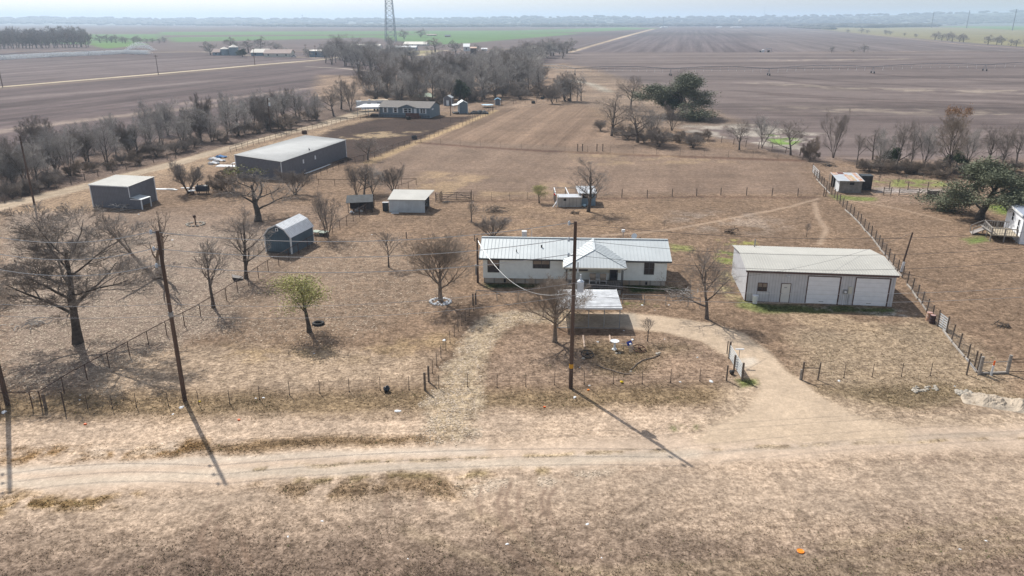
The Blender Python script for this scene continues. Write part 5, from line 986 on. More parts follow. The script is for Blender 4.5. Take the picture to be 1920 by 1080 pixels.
far_block(399, 412, 104, 92, 10, bluew, pinkroof, 'low roof left of the far grain bins', 'far_barn', 'barn', .5); far_block(580, 606, 107, 93.5, 14, bluew, creamr, 'blue shed right of the round tree by the far road', 'far_shed', 'shed', .15)
far_block(621, 712, 93, 83, 16, white, creamr, 'very long white roofed building below the lattice tower', 'far_barn', 'barn', .5); far_block(741, 780, 95, 86, 14, bluew, white, 'long white shed right of the tower foot', 'far_shed', 'shed', .3)
far_block(757, 800, 86, 78.5, 30, creamr, creamr, 'wide cream roof right of the tower', 'far_barn', 'barn', .6); far_block(800, 818, 67, 64, 14, pinkroof, pinkroof, 'far low pinkish building before the green field', 'far_shed', 'shed', .4)
far_block(869, 880, 96, 82, 16, white, white, 'white gabled barn behind the rusty square one', 'far_barn', 'barn', .4); far_block(882, 893, 103, 88, 10, M_('dark_barn_board', (0.10, 0.08, 0.08)), rustsheet, 'small dark square barn with a rust-brown top', 'far_barn', 'barn', .15)
far_block(903, 913, 96, 90, 8, white, white, 'tiny white building at the right end of the far farm', 'far_shed', 'shed', .3); far_block(834, 844, 69.5, 65.5, 12, pinkroof, M_('slate_roof', (0.12, 0.14, 0.2)), 'tiny dark-roofed building in the far green field', 'far_shed', 'shed', .3)
far_block(788, 799, 50.2, 48.0, 60, creamr, creamr, 'pinkish far roof just under the horizon', 'far_barn', 'barn', .5)
for px0, px1, pb, pt, lab in ((855, 859, 50, 48, 'white dot of a building right of the tower on the horizon'), (1228, 1236, 43.4, 42.2, 'white shed at the far end of the dirt road'), (1210, 1216, 43.4, 42.3, 'smaller white shed near the far end of the dirt road'), (1240, 1252, 52, 50, 'pale buildings at the far end of the dirt road'), (1347, 1354, 51.6, 49.6, 'small white building left of the water tower'), (1374, 1392, 51.8, 50, 'row of white roofs below the water tower'), (1416, 1426, 42, 41, 'white roof right of the water tower'), (1546, 1552, 36, 35, 'small pale roof on the far right ridge'), (645, 652, 46.5, 45.4, 'white dot of a building left of the tower on the horizon')):
    far_block(px0, px1, pb, pt, 40, white, white, lab, 'far_building', 'building', .3)
def bin_(px0, px1, pyb, pyt, label):
    x0, y0 = G(px0, pyb); x1, _ = G(px1, pyb); r_ = (x1 - x0) / 2; h = HT(x0, y0, pyt); o = thing('grain_bin', label, 'grain bin', ((x0 + x1) / 2, y0 + r_))
    MB().lathe([(r_, 0), (r_, h * .76)], 20).build('wall', M_('bin_steel', (0.22, 0.29, 0.33), rough=.45, var=.08, stripes=('Z', .9, .2)), o); MB().lathe([(r_ * 1.05, h * .75), (r_ * .15, h * .97), (r_ * .12, h)], 20).build('roof', creamr, o)
bin_(411.5, 427, 104, 88, 'shorter left one of two far steel grain bins'); bin_(427.5, 445, 104, 83.5, 'taller right one of two far steel grain bins')
tk = thing('parked_car', 'small pale car parked by the far farmhouse', 'car', G(551, 107)); MB().box(-2.2, 2.2, -.9, .9, .35, .95).build('body', white, tk); MB().prism([(-1.2, .951), (-.8, 1.5), (.9, 1.5), (1.4, .951)], -.8, .8).build('cabin', glass, tk)
for x in (-1.4, 1.4):
    for y in (-.9, .9): MB().lathe([(.35, -.1), (.35, .1)], 10).build('wheel', black, tk).matrix_basis = Matrix.Translation((x, y, .35)) @ Matrix.Rotation(math.pi / 2, 4, 'X')
# lattice tower
tx, ty = G(733, 78); tw = thing('lattice_tower', 'tall steel lattice tower rising out of the picture beyond the far farm', 'tower', (tx, ty)); Ht = 96; hw = lambda z: 7.7 - .052 * z
ls = MB(); br = MB(); C4 = ((1, 1), (1, -1), (-1, -1), (-1, 1)); zs = [0] + list(np.cumsum([9, 8.5, 8, 7.5, 7, 6.6, 6.2, 6, 5.6, 5.3, 5, 4.8, 4.6, 4.4]))
for i in range(4):
    l = MB()
    for a, c_ in zip(zs, zs[1:]): l.beam((C4[i][0] * hw(a), C4[i][1] * hw(a), a), (C4[i][0] * hw(c_), C4[i][1] * hw(c_), c_), .55)
    l.build('leg', M_('tower_steel', (0.14, 0.18, 0.24), rough=.5, metal=.3, var=.05), tw)
    j = (i + 1) % 4; br = MB()
    for a, c_ in zip(zs, zs[1:]):
        p = lambda k, z: (C4[k][0] * hw(z), C4[k][1] * hw(z), z)
        br.beam(p(i, a), p(j, c_), .28); br.beam(p(j, a), p(i, c_), .28); br.beam(p(i, c_), p(j, c_), .28)
    br.build('bracing', MATS['tower_steel'], tw)
# water tower on the far ridge
x, y = G(1387, 48); k = PXM(x, y); wt = thing('water_tower', 'cream globe water tower on the far horizon', 'water tower', (x, y)); MB().blob((0, 0, k * 8), k * 3.6, 2, .8, 14, 8, 0).build('tank', creamr, wt); MB().tube([(0, 0, 0), (0, 0, k * 6)], k * .5, 8).build('stem', steel, wt)
for px, pb, pt, lab in ((1434, 45, 27, 'thin mast with a dark head on the far horizon'), (1431, 45, 11, 'faint hairline radio mast on the far horizon'), (568, 45, 29, 'tiny far water tank on a pole left of the lattice tower'), (1243, 52, 32, 'thin mast at the far end of the dirt road')):
    x, y = G(px, pb); h = HT(x, y, pt); k = PXM(x, y); o = thing('radio_mast', lab, 'mast', (x, y)); MB().tube([(0, 0, 0), (0, 0, min(h, 145))], k * (.25 if pt == 11 else .45), 6).build('mast', M_('far_steel', (0.2, 0.24, 0.3)), o)
    if pt in (27, 29): MB().blob((0, 0, min(h, 143)), k * 1.2, 3, 1, 8, 5, 0).build('head', MATS['far_steel'], o)
# ------------------------------------------------------------------ far hills, far woods
HTOP = []; hx = np.linspace(-13500, 14500, 260)
def hz_top(px): return float(np.interp(px, [-400, 0, 480, 760, 1000, 1250, 1400, 1560, 1700, 1850, 1920, 2500], [34.3, 34.3, 37.0, 36, 33.6, 33.0, 32.6, 30.5, 28.2, 24.5, 22.4, 12]))
hm = MB(); rows_ = []
hillm = M_('distant_wooded_hills', (0.12, 0.135, 0.11), col2=(0.08, 0.095, 0.085), scale=.004, var=.2)
xs_ = np.linspace(-9800, 11000, 300); Y0, Y1, Y2 = 5200, 6700, 13500; V = []; 
for x in xs_:
    px = 960 + FPX * x / (Y1 * CP); n = float(fbm(np.array([x / 400.]), np.array([3.3]), 4)[0]) - .5
    h = max(3, HT(x, Y1, hz_top(px)) + n * 16); h2 = min(h * 1.0, 120); HTOP.append((x, h2))
    V += [(x * Y0 / Y1, Y0, -.6), (x * .9, (Y0 + Y1) / 2, h2 * .45), (x, Y1, h2), (x * 1.3, Y2, max(h2 * .8, 2)), (x * 1.3, Y2 + 400, -.6)]
F = [(i * 5 + j, (i + 1) * 5 + j, (i + 1) * 5 + j + 1, i * 5 + j + 1) for i in range(len(xs_) - 1) for j in range(4)]
hm.add(V, F); tag(hm.build('hills', hillm), 'low blue wooded rise along the whole horizon', 'hills', kind='structure')
# woods too far to count, many lumpy crowns in bands
ico_v = []; 
def crowns(name, bands, label, m, n, seed):
    g = np.random.default_rng(seed); Vs, Fs = [], []; o = 0
    base = MB().blob((0, 0, 0), 1, 3, 1, 6, 4, .25); bv = np.array(base.v); bf = np.array(base.f)
    for k in range(n):
        (xa, ya), (xb, yb), hmin, hmax, jy = bands[g.integers(0, len(bands))]; t_ = g.random(); px = xa + (xb - xa) * t_; py = ya + (yb - ya) * t_ + g.uniform(-jy, jy)
        x, y = G(px, max(py, 45.6)) if py > 44 else (0, g.uniform(5400, 6900)); x = (px - 960) / FPX * (y * CP + CAM_H * SP); zb = max(0, (y - Y0) / (Y1 - Y0)) * float(np.interp(x, [a for a, _ in HTOP], [b for _, b in HTOP])) * (.9 if y < Y1 else .97); h = g.uniform(hmin, hmax); w_ = h * g.uniform(1.2, 3.2)
        Vs.append(bv * np.array([w_, w_, h * .6]) * g.uniform(.8, 1.2, (len(bv), 1)) + np.array([x, y, h * .4 + zb])); Fs.append(bf + o); o += len(bv)
    me = npmesh(name, np.concatenate(Vs), np.concatenate(Fs), m); ob = link(name, me); tag(ob, label, 'woods', kind='stuff'); return ob
fw = M_('far_wood_grey', (0.095, 0.095, 0.08), col2=(0.06, 0.065, 0.055), scale=.02)
crowns('far_woods', [((-60, 44), (500, 47.5), 9, 15, 1.5), ((480, 48.5), (760, 50), 9, 13, 1.2), ((760, 50), (1010, 48.5), 9, 13, 1.2), ((1000, 49), (1250, 48.5), 10, 15, 1.5), ((1250, 48), (1480, 48), 10, 15, 1.5), ((1480, 48), (1640, 51), 11, 16, 1.4), ((1640, 51), (1750, 49), 11, 15, 1.0), ((1750, 46), (2100, 44), 10, 15, 1.2), ((1480, 51), (1560, 55), 5, 8, .5)], 'blue-grey belt of distant woods under the horizon', fw, 3000, 4)
crowns('horizon_woods', [((-200, 41.5), (2200, 40.6), 8, 16, .8)], 'faint farthest tree line on the horizon', fw, 2600, 9)
# ------------------------------------------------------------------ utility poles and wires
polewood = M_('brown_pole_wood', (0.105, 0.07, 0.055), rough=.85, var=.35, scale=1.2, aniso=(1, 1, .15)); wirem = M_('glint_wire', (0.55, 0.56, 0.57), rough=.35, metal=.4, var=.03, spec=.6); darkwire = M_('dark_wire', (0.12, 0.12, 0.13), rough=.5, var=.05); insul = M_('grey_insulator', (0.55, 0.60, 0.65), rough=.35, var=.05, spec=.5)  # sun glint on the bright wires is put into their pale colour
def pole(px, pb, ptop, label, r=.17, group=None, height=None):
    x, y = G(px, pb); h = height or HT(x, y, ptop); o = thing('utility_pole', label, 'utility pole', (x, y), group=group)
    MB().tube([(0, 0, -.1), (0, 0, h * .5), (0, 0, h)], [r, r * .86, r * .70], 12).build('pole', polewood, o); return o, x, y, h
def standoff(o, z, side=-1):
    a = MB().tube([(side * .12, 0, z), (side * .45, 0, z + .02)], .035, 6).build('bracket', steel, o)
    MB().lathe([(.03, -.16), (.11, -.14), (.08, -.1), (.12, -.06), (.08, -.02), (.12, .02), (.08, .06), (.11, .1), (.04, .2)], 10, (side * .5, 0, z + .05)).build('insulator', insul, a)
P0, x0_, y0_, h0 = pole(15, 760, 0, 'dark utility pole cut off by the left edge of the picture', .2, height=15.1)
P1, x1_, y1_, h1 = pole(347, 752, 432, 'tall brown utility pole at left, its long shadow crossing the dirt road', .185)
P2, x2_, y2_, h2_ = pole(1070, 728, 415, 'tall brown utility pole with a transformer in front of the house', .185)
P3x, P3y = 60.0, 62.5; P3 = thing('utility_pole', 'utility pole beyond the right edge of the picture', 'utility pole', (P3x, P3y)); MB().tube([(0, 0, -.1), (0, 0, 7), (0, 0, 14.9)], [.18, .155, .13], 12).build('pole', polewood, P3)
ZA = {0: (15.0, 13.6, 12.3, 9.1, 8.1), 1: (14.55, 13.2, 11.85, 8.75, 7.75), 2: (14.65, 13.3, 12.0, 9.7, 8.6), 3: (14.7, 13.4, 12.1, 9.3, 8.2)}
for o, k in ((P0, 0), (P1, 1), (P2, 2), (P3, 3)):
    for z in ZA[k][:3]: standoff(o, z)
MB().lathe([(.19, 7.6), (.19, 8.0)], 12).build('bolt_band', steel, P1)
MB().lathe([(.182, 1.95), (.182, 2.35)], 12).build('yellow_band', M_('yellow_band', (0.65, 0.33, 0.03), rough=.5), P2)
tr = MB().lathe([(.27, 0), (.28, .05), (.28, .8), (.30, .84), (.30, .9), (.2, 1.0), (.08, 1.06)], 14, (.55, -.05, 8.9)).build('transformer', M_('transformer_grey', (0.55, 0.60, 0.66), rough=.4), P2)
MB().lathe([(.05, 0), (.08, .05), (.05, .12), (.08, .18), (.05, .25), (.06, .45)], 8, (.55, -.05, 9.95)).build('bushing', insul, tr); MB().box(.12, .3, -.1, .0, 9.1, 9.6).build('hanger', steel, tr)
MB().lathe([(.055, 0), (.055, .9)], 8, (.3, -.1, 10.6)).build('cutout', insul, P2)
def wire(name, a, b, sag, label, m=None, r=.028, n=28, group=None):
    a = Vector(a); b = Vector(b); mid = (a + b) / 2
    pts = [a.lerp(b, i / n) - mid - Vector((0, 0, 4 * sag * (i / n) * (1 - i / n))) for i in range(n + 1)]
    o = MB().tube(pts, r, 5).build(name, m or wirem); o.location = mid; return tag(o, label, 'wire', group)
lv = ['top', 'second', 'third']
for i in range(3):
    wire('power_wire', (x0_ - .5, y0_, ZA[0][i] + .1), (x1_ - .5, y1_, ZA[1][i] + .1), 1.0, f'{lv[i]} bright wire sagging in from the left edge to the left pole')
    wire('power_wire', (x1_ - .5, y1_, ZA[1][i] + .1), (x2_ - .5, y2_, ZA[2][i] + .1), [1.15, 1.1, 1.05][i], f'{lv[i]} bright wire strung between the left pole and the middle pole')
    wire('power_wire', (x2_ - .5, y2_, ZA[2][i] + .1), (P3x - .5, P3y, ZA[3][i] + .1), [1.9, 2.0, 2.0][i], f'{lv[i]} thin dark wire running right from the middle pole', darkwire, .015)  # same conductors, their unlit side painted by the darker wire colour
for i, nm in ((3, 'upper'), (4, 'lower')):
    wire('low_wire', (x0_, y0_ - .15, ZA[0][i]), (x1_, y1_ - .15, ZA[1][i]), .25, f'{nm} of the two low wires left of the left pole', r=.014)
    wire('low_wire', (x1_, y1_ - .15, ZA[1][i]), (x2_, y2_ - .15, ZA[2][i]), [.9, .9][i - 3], f'{nm} of the two low wires between the left and middle poles', r=.014)
    wire('low_wire', (x2_, y2_ - .15, ZA[2][i]), (P3x, P3y, ZA[3][i]), [1.5, 1.2][i - 3], f'{nm} of the two low wires passing in front of the garage', r=.014)
P4, x4, y4, h4 = pole(896, 530, 446, 'short utility pole at the left end of the house', .14)
MB().box(-.28, -.12, -.12, .05, 1.0, 2.3).build('meter_box', steel, P4)
P5, x5, y5, h5 = pole(1688, 510, 435, 'short leaning pole with a white base box behind the garage corner', .13); P5.rotation_euler = (0, math.radians(7), 0); MB().box(-.15, .15, -.2, -.12, .1, 1.4).build('meter_box', trimw, P5)
wire('service_wire', (x2_, y2_, 8.9), (x4, y4, h4 - .2), 2.6, 'thick white service wire looping down to the left end of the house', r=.02, n=40)
wire('service_wire', (x2_, y2_, 9.9), (x5 + .6, y5, h5 - .1), 2.2, 'dark service wire crossing the house roof to the leaning pole', darkwire, .014, n=40)
farp = [(65, 385, 255, 'pole beside the dirt lane at the far left', .17), (508, 247, 183, 'pole with a white lamp and transformer by the lane hedgerow', .17), (593, 224, 175, 'pole nearest the camper along the lane', .16), (297, 140, 103, 'far pole standing beside the pale far road', .2), (5, 163, 118, 'far pole at the left edge beside the pale far road', .22), (478, 122, 90, 'far pole where the pale road nears the farmhouse', .2), (592, 108, 85, 'farthest pole beside the blue farm shed', .2), (703, 184, 160, 'pole rising behind the mobile home roof', .16), (845, 217, 190, 'short pole by the porch shed', .14), (574, 106, 83, 'thin pole left of the blue farm shed', .2)]
for a in farp:
    o, x, y, h = pole(*a[:4], r=a[4])
    if a[0] == 508: MB().box(.15, .6, -.2, .2, h - 2.3, h - 1.4).build('transformer', white, o); MB().blob((.4, 0, h - .4), .22, 1, .6).build('lamp', white, o)
    elif a[1] < 150: MB().box(-1.2, 1.2, -.08, .08, h - .8, h - .55).build('crossarm', polewood, o)
    else: MB().tube([(0, 0, h - .9), (.0, -.35, h - .85)], .04).build('bracket', steel, o)
A_, B_ = G(508, 247), G(593, 224); wire('lane_wire', (*A_, 9.3), (*B_, 8.0), .5, 'wire between the two hedgerow poles', darkwire); A_, B_ = G(65, 385), G(508, 247); wire('lane_wire', (*A_, 11.6), (*B_, 9.3), 1.5, 'wire running up the lane from the far left pole', darkwire, .02)
# big transmission poles on the right skyline
px_prev = None
for i, (px, pb, pt) in enumerate([(1898, 57, 17), (1812, 53, 19.5), (1746, 52, 22), (1695.5, 43.6, 24), (1655, 43, 28), (1620, 43, 30)]):
    x, y = G(px, pb); 
    if pb < 45: y = 6800 + i * 300; x = (px - 960) / FPX * (y * CP + CAM_H * SP)
    h = HT(x, y, pt); k = PXM(x, y); o = thing('transmission_pole', f'{["nearest, right-most", "second", "third", "fourth", "fifth", "farthest"][i]} tall transmission pole in the row on the far right', 'transmission pole', (x, y))
    MB().tube([(0, 0, 0), (0, 0, h)], [k * .8, k * .5], 8).build('pole', M_('blue_grey_steel', (0.13, 0.15, 0.19), var=.05), o); MB().box(-k * 2.2, k * 2.2, -k * .2, k * .2, h * .86, h * .86 + k * .5).build('crossarm', MATS['blue_grey_steel'], o)

# ------------------------------------------------------------------ fences
chain = M_('chain_link_wire', (0.22, 0.20, 0.18), rough=.6, metal=.3, var=.1); tpost = M_('rusty_t_post', (0.085, 0.065, 0.055), rough=.8, var=.2); oldpost = M_('grey_brown_post', (0.17, 0.135, 0.11), rough=.9, var=.3, scale=3); palepost = M_('pale_grey_post', (0.30, 0.275, 0.25), rough=.9, var=.2, scale=3)
def along(pts, step):                                       # points every so many metres along ground polyline
    out = []; rem = 0
    for (ax, ay), (bx, by) in zip(pts, pts[1:]):
        d = math.dist((ax, ay), (bx, by)); s = rem
        while s < d: out.append((ax + (bx - ax) * s / d, ay + (by - ay) * s / d)); s += step
        rem = s - d
    out.append(pts[-1]); return out
def fence(label, px_pts, h=1.25, step=None, posts=None, post='t', wires=(.3, .6, .9, 1.15), rail=None, mesh=0, pm=None, wm=None, seed=0, name='fence', wr=.008, lean=.02):
    P = [G(*p) for p in px_pts]; cx, cy = P[len(P) // 2]; o = thing(name, label, 'fence', (cx, cy)); R = random.Random(seed + len(label))
    Q = [G(*p) for p in posts] if posts else along(P, step); Q = Q[:100]
    r_ = {'t': .028, 'wood': .085, 'pipe': .045}[post]; pm = pm or {'t': tpost, 'wood': oldpost, 'pipe': brownm}[post]
    meshes = []
    for v in range(3):
        hh = h * (1.05 if post != 'pipe' else 1) * (1 + .05 * v * (post == 'wood')); a, b_ = R.uniform(-lean, lean), R.uniform(-lean, lean)
        m = MB().tube([(0, 0, -.05), (a * hh, b_ * hh, hh)], [r_, r_ * .9], 6)
        if post == 't': m.box(-.06, .06, -.008, .008, .02, .1)
        meshes.append(m.mesh('post', pm))
    for x, y in Q: link('post', meshes[R.randrange(3)], o).location = (x - cx, y - cy, 0)
    loc = [Vector((x - cx, y - cy, 0)) for x, y in P]; Z = Vector((0, 0, 1))
    if wires:
        w_ = MB()
        for z in wires:
            for a, b_ in zip(loc, loc[1:]):
                n = max(1, int((b_ - a).length / 6)); pts = [a.lerp(b_, i / n) + Z * (z + R.uniform(-.02, .02)) for i in range(n + 1)]; w_.tube(pts, wr, 3, False)
        w_.build('wires', wm or tpost, o)
    if mesh:
        w_ = MB()
        for a, b_ in zip(loc, loc[1:]):
            d = (b_ - a).length; n = int(d / mesh)
            for i in range(n):
                p = a.lerp(b_, i / n); q_ = a.lerp(b_, min(1, (i * mesh + h * .9) / d)); w_.tube([p + Z * .03, q_ + Z * h * .97], .007, 3, False); w_.tube([p + Z * h * .97, q_ + Z * .03], .007, 3, False)
        w_.build('chain_link', chain, o)
    if rail:
        r2 = MB()
        for z in rail:
            for a, b_ in zip(loc, loc[1:]): r2.tube([a + Z * z, b_ + Z * z], .04, 5)
        r2.build('rail', pm, o)
    return o
def postth(px, py, h, r, m, label, nm='fence_post', tilt=0):
    x, y = G(px, py); return tag(MB().tube([(0, 0, -.05), (tilt * h, 0, h)], [r, r * .92], 8).build(nm, m), label, 'post').__setattr__('location', (x, y, 0))
fence('barbed wire fence on thin rusty posts along the front of the yard', [(122, 770), (211, 766), (316, 761), (431, 757), (485, 751), (543, 741), (655, 736), (797, 731), (823, 729), (932, 727), (1095, 721), (1257, 717), (1362, 714)], posts=[(165, 767), (211, 766), (256, 763), (316, 761), (373, 759), (431, 757), (487, 750), (543, 741), (600, 738), (655, 735), (713, 732), (767, 731), (823, 729), (877, 726), (932, 727), (986, 725), (1040, 722), (1095, 721), (1150, 720), (1204, 720), (1257, 717), (1312, 715)], wires=(.35, .6, .85, 1.1))
for a in ((797, 732, 1.7, .11, oldpost, 'thick wooden corner post at the path gap in the front fence'), (804, 716, 1.55, .1, oldpost, 'wooden brace post just behind the corner post at the path gap'), (122, 770, 1.75, .06, tpost, 'tall dark post at the left start of the barbed wire fence'), (86, 766, 1.3, .13, oldpost, 'stubby old wooden post by the pipe fence corner'), (1362, 714, 1.5, .08, oldpost, 'tall thin post at the right end of the front fence'), (887, 572, 1.35, .1, oldpost, 'left wooden post of the pair at the top of the path fence'), (892, 571, 1.35, .1, oldpost, 'right wooden post of the pair at the top of the path fence'), (762, 447, 1.0, .08, oldpost, 'lone short post in the dry yard left of the house'), (890, 452, .9, .07, oldpost, 'old post by the shrub left of the house roof'), (905, 455, .7, .05, brownm, 'thin rusty post beside the shrub left of the house')): postth(*a)
fence('brown pipe and chain-link fence running diagonally past the navy barn-roofed shed', [(79, 765), (131, 731), (224, 679), (301, 635), (371, 598), (425, 563), (501, 511), (585, 462), (628, 437), (683, 402), (703, 389)], 1.55, 2.6, post='pipe', wires=(), rail=(1.5,), mesh=.33)
fence('brown pipe and chain-link fence entering at the left edge', [(-120, 768), (0, 767), (79, 765)], 1.55, 2.6, post='pipe', wires=(), rail=(1.5,), mesh=.33)
fence('thin post fence from the house corner down to the front corner post', [(892, 572), (859, 621), (827, 671), (804, 715)], posts=[(888, 582), (880, 592), (873, 602), (866, 611), (859, 621), (852, 631), (844, 643), (836, 657), (827, 671), (819, 686), (811, 700)], wires=(.3, .6, .9, 1.15))
fence('chain-link yard fence between the house and the carport, right part', [(1167, 569), (1214, 571), (1257, 573), (1312, 577)], 1.15, 2.4, post='pipe', wires=(), rail=(1.12,), mesh=.4, pm=steel)
fence('chain-link yard fence in front of the left half of the house', [(893, 562), (976, 566), (1046, 570)], 1.15, 2.4, post='pipe', wires=(), rail=(1.12,), mesh=.4, pm=steel)
fence('long post fence with a pale concrete footing running past the garage to the rusty-roofed shed', [(1526, 332), (1556, 362), (1580, 388), (1605, 412), (1640, 452), (1668, 492), (1700, 532), (1722, 562), (1745, 598), (1757, 612)], 1.5, 2.4, post='wood', wires=(.3, .6, .9, 1.2, 1.4), mesh=.6, lean=.05)
fence('weathered post fence with a pale footing from the silver gate to the front corner', [(1774, 622), (1786, 642), (1806, 668), (1828, 686), (1836, 700)], 1.5, 2.3, post='wood', wires=(.3, .6, .9, 1.2, 1.4), mesh=.6, lean=.05)
for i, seg in enumerate(([(1530, 336), (1556, 364)], [(1585, 394), (1608, 416), (1642, 456), (1690, 520)], [(1700, 534), (1722, 562), (1740, 590)], [(1768, 620), (1786, 644), (1832, 700)])):
    m = MB(); P = [G(*p) for p in seg]; R = random.Random(i)
    for (ax, ay), (bx, by) in zip(P, P[1:]):
        d = math.dist((ax, ay), (bx, by)); n = max(1, int(d / 2.6)); a = math.atan2(by - ay, bx - ax)
        for k in range(n): f = (k + .5) / n; m.obox((ax + (bx - ax) * f - P[0][0] + R.uniform(-.06, .06), ay + (by - ay) * f - P[0][1], .1), d / n * .94, (.13, .16), a + R.uniform(-.04, .04))
    o = m.build('concrete_footing', concrete); o.location = (*P[0], 0); tag(o, ['pale blocks along the fence beside the rusty-roofed shed', 'long line of pale concrete blocks at the foot of the fence behind the garage', 'pale blocks at the fence foot right of the garage', 'pale beam along the fence foot below the silver gate'][i], 'footing')
def gate(px0, py0, px1, py1, h, nb, m, label, pr=.07, pm=None, name='gate', brace=False):
    a, b_ = G(px0, py0), G(px1, py1); o = thing(name, label, 'gate', a, math.atan2(b_[1] - a[1], b_[0] - a[0])); W = math.dist(a, b_)
    for x in (0, W): MB().tube([(x, 0, -.05), (x, 0, h + .35)], pr, 8).build('post', pm or oldpost, o)
    q = MB()
    for i in range(nb): z = .2 + (h - .2) * i / (nb - 1); q.box(.12, W - .12, -.03, .03, z - .05, z + .05)
    for x in (.15, W / 2, W - .15): q.box(x - .04, x + .04, -.036, .036, .15, h + .06)
    if brace: q.beam((.15, -.05, .2), (W / 2, -.05, h), .07); q.beam((W / 2, -.05, h), (W - .15, -.05, .2), .07)
    q.build('bars', m, o); return o
gate(1757, 611, 1774, 624, 1.45, 6, M_('silver_gate', (0.55, 0.58, 0.60), rough=.4, metal=.2), 'silver six-bar gate standing in the fence right of the rusty barrels')
gate(1523, 323, 1535, 336, 1.5, 5, MATS['silver_gate'], 'small silver gate at the top end of the fence near the rusty-roofed shed')
gate(828, 377, 884, 375, 1.45, 5, oldpost, 'dark wide wooden gate right of the pale lean-to shed', brace=True); gate(817, 378, 826, 377, 1.3, 4, oldpost, 'narrow wooden gate panel touching the pale lean-to shed')
g_ = gate(1367, 672, 1391, 713, 1.35, 6, M_('pale_grey_gate', (0.50, 0.52, 0.52), rough=.5, var=.1), 'open pale metal gate swung back beside the driveway', .1)
postth(1376, 694, 1.5, .09, oldpost, 'middle wooden post behind the open driveway gate'); postth(1363, 663, 1.3, .05, tpost, 'thin post at the far end of the open driveway gate')
x, y = G(1384, 683); o = thing('mail_rail', 'small white-topped T stand on the open driveway gate', 'stand', (x, y)); MB().tube([(0, 0, 0), (0, 0, 1.5)], .03).build('stem', steel, o); MB().box(-.4, .4, -.08, .08, 1.5, 1.56).build('top', white, o)
x, y = G(1372, 702); tag(MB().blob((0, 0, .22), .24, 3, .9).build('black_bucket', black), 'black bucket at the foot of the open driveway gate', 'bucket').location = (x, y, 0)
h_ = thing('h_brace', 'wooden H brace of two posts at the right side of the driveway', 'fence', G(1503, 712), -.02)
w_ = math.dist(G(1503, 712), G(1531, 710)); MB().tube([(0, 0, -.05), (.02, 0, 1.75)], .09, 8).build('post', oldpost, h_); MB().tube([(w_, 0, -.05), (w_ + .05, 0, 1.7)], .07, 8).build('post', oldpost, h_); MB().tube([(0, 0, 1.15), (w_, 0, 1.15)], .04).build('rail', tpost, h_); MB().tube([(-.12, 0, -.05), (-.12, 0, 1.0)], .1, 8).build('stub_post', palepost, h_)
fence('sparse thin post fence between the driveway and the white pipeline marker', [(1531, 710), (1635, 707), (1744, 705), (1812, 703)], posts=[(1582, 709), (1635, 707), (1690, 706), (1744, 705)], wires=(.3, .6, .9, 1.15))
for a in ((1812, 703, 1.6, .08, oldpost, 'post with a white insulator arm left of the big grey gate post'), (1836, 702, 1.75, .15, palepost, 'thick pale grey post left of the orange-topped marker'), (1888, 700, 1.8, .15, palepost, 'thick pale grey post right of the orange-topped marker'), (1827, 687, 1.55, .08, oldpost, 'leaning post behind the thick pale grey post')): postth(*a)
x, y = G(1836, 702); x2, y2 = G(1888, 700); o = thing('rail_fence', 'two horizontal rails joining the thick pale grey posts', 'fence', (x, y), math.atan2(y2 - y, x2 - x)); W = math.dist((x, y), (x2, y2)); MB().box(.15, W - .15, -.03, .03, 1.15, 1.21).build('rail', palepost, o); MB().box(.15, W - .15, -.09, .09, .02, .18).build('kick_board', palepost, o); MB().beam((0, .1, .1), (-.9, .8, 1.2), .08).build('brace', white, o)
fence('brown rail fence leaving at the right edge', [(1890, 700), (2040, 697)], 1.5, 2.4, post='pipe', wires=(), rail=(1.4, 1.1, .15))
mk = thing('marker_post', 'white marker post with an orange top between the two thick posts', 'marker post', G(1858, 704)); MB().tube([(0, 0, 0), (.03, 0, 1.0)], .09, 10).build('post', white, mk); MB().tube([(.031, 0, 1.0), (.05, 0, 1.42)], .075, 10).build('orange_top', M_('signal_orange', (0.80, 0.14, 0.02), rough=.5), mk)
for px, py, m, lab in ((1741, 601, rustsheet, 'rusty orange barrel behind the dark one by the fence'), (1747, 606, M_('dark_maroon_barrel', (0.05, 0.03, 0.035), rough=.5), 'dark maroon barrel by the silver gate')):
    o = thing('oil_barrel', lab, 'barrel', G(px, py)); MB().lathe([(.29, 0), (.29, .3), (.31, .32), (.29, .34), (.29, .58), (.31, .6), (.29, .62), (.29, .9), (.3, .92), (.26, .92)], 16).build('body', m, o); MB().lathe([(.25, .921), (.24, .93)], 14).build('lid', M_('faded_pink_lid', (0.40, 0.26, 0.24)), o)
fence('wire fence across the back of the pasture behind the ruined shed', [(888, 376), (1000, 373), (1040, 372)], 1.3, 3.2, post='t', wires=(.4, .7, 1.0))
fence('wire fence on old posts between the ruined shed and the rusty-roofed shed', [(1118, 371), (1227, 370), (1356, 366), (1450, 367), (1548, 368)], 1.35, 4.6, post='wood', wires=(.4, .7, 1.0), lean=.06)
fence('far pasture fence with dead brown grass at its foot', [(790, 268), (1000, 280), (1100, 284), (1300, 292), (1505, 299)], 1.4, 5.5, post='t', wires=(.4, .8, 1.1))
for px in (1083, 1092, 1119, 1130): postth(px, 283.5, 1.8, .12, oldpost, {1083: 'left-most heavy post of the far pasture gateway', 1092: 'second heavy post of the far pasture gateway', 1119: 'third heavy post of the far pasture gateway', 1130: 'right-most heavy post of the far pasture gateway'}[px])
fence('dark chain-link fence between the dark garden plot and the pasture', [(690, 300), (790, 265), (880, 232), (925, 211)], 1.5, 3.2, post='pipe', wires=(), rail=(1.45,), mesh=1.0, pm=tpost)
fence('rail fence from the clump of trees to the dark garden plot', [(568, 352), (600, 330), (640, 312), (690, 300)], 1.4, 3.0, post='pipe', wires=(), rail=(1.35,), mesh=.9, pm=tpost)
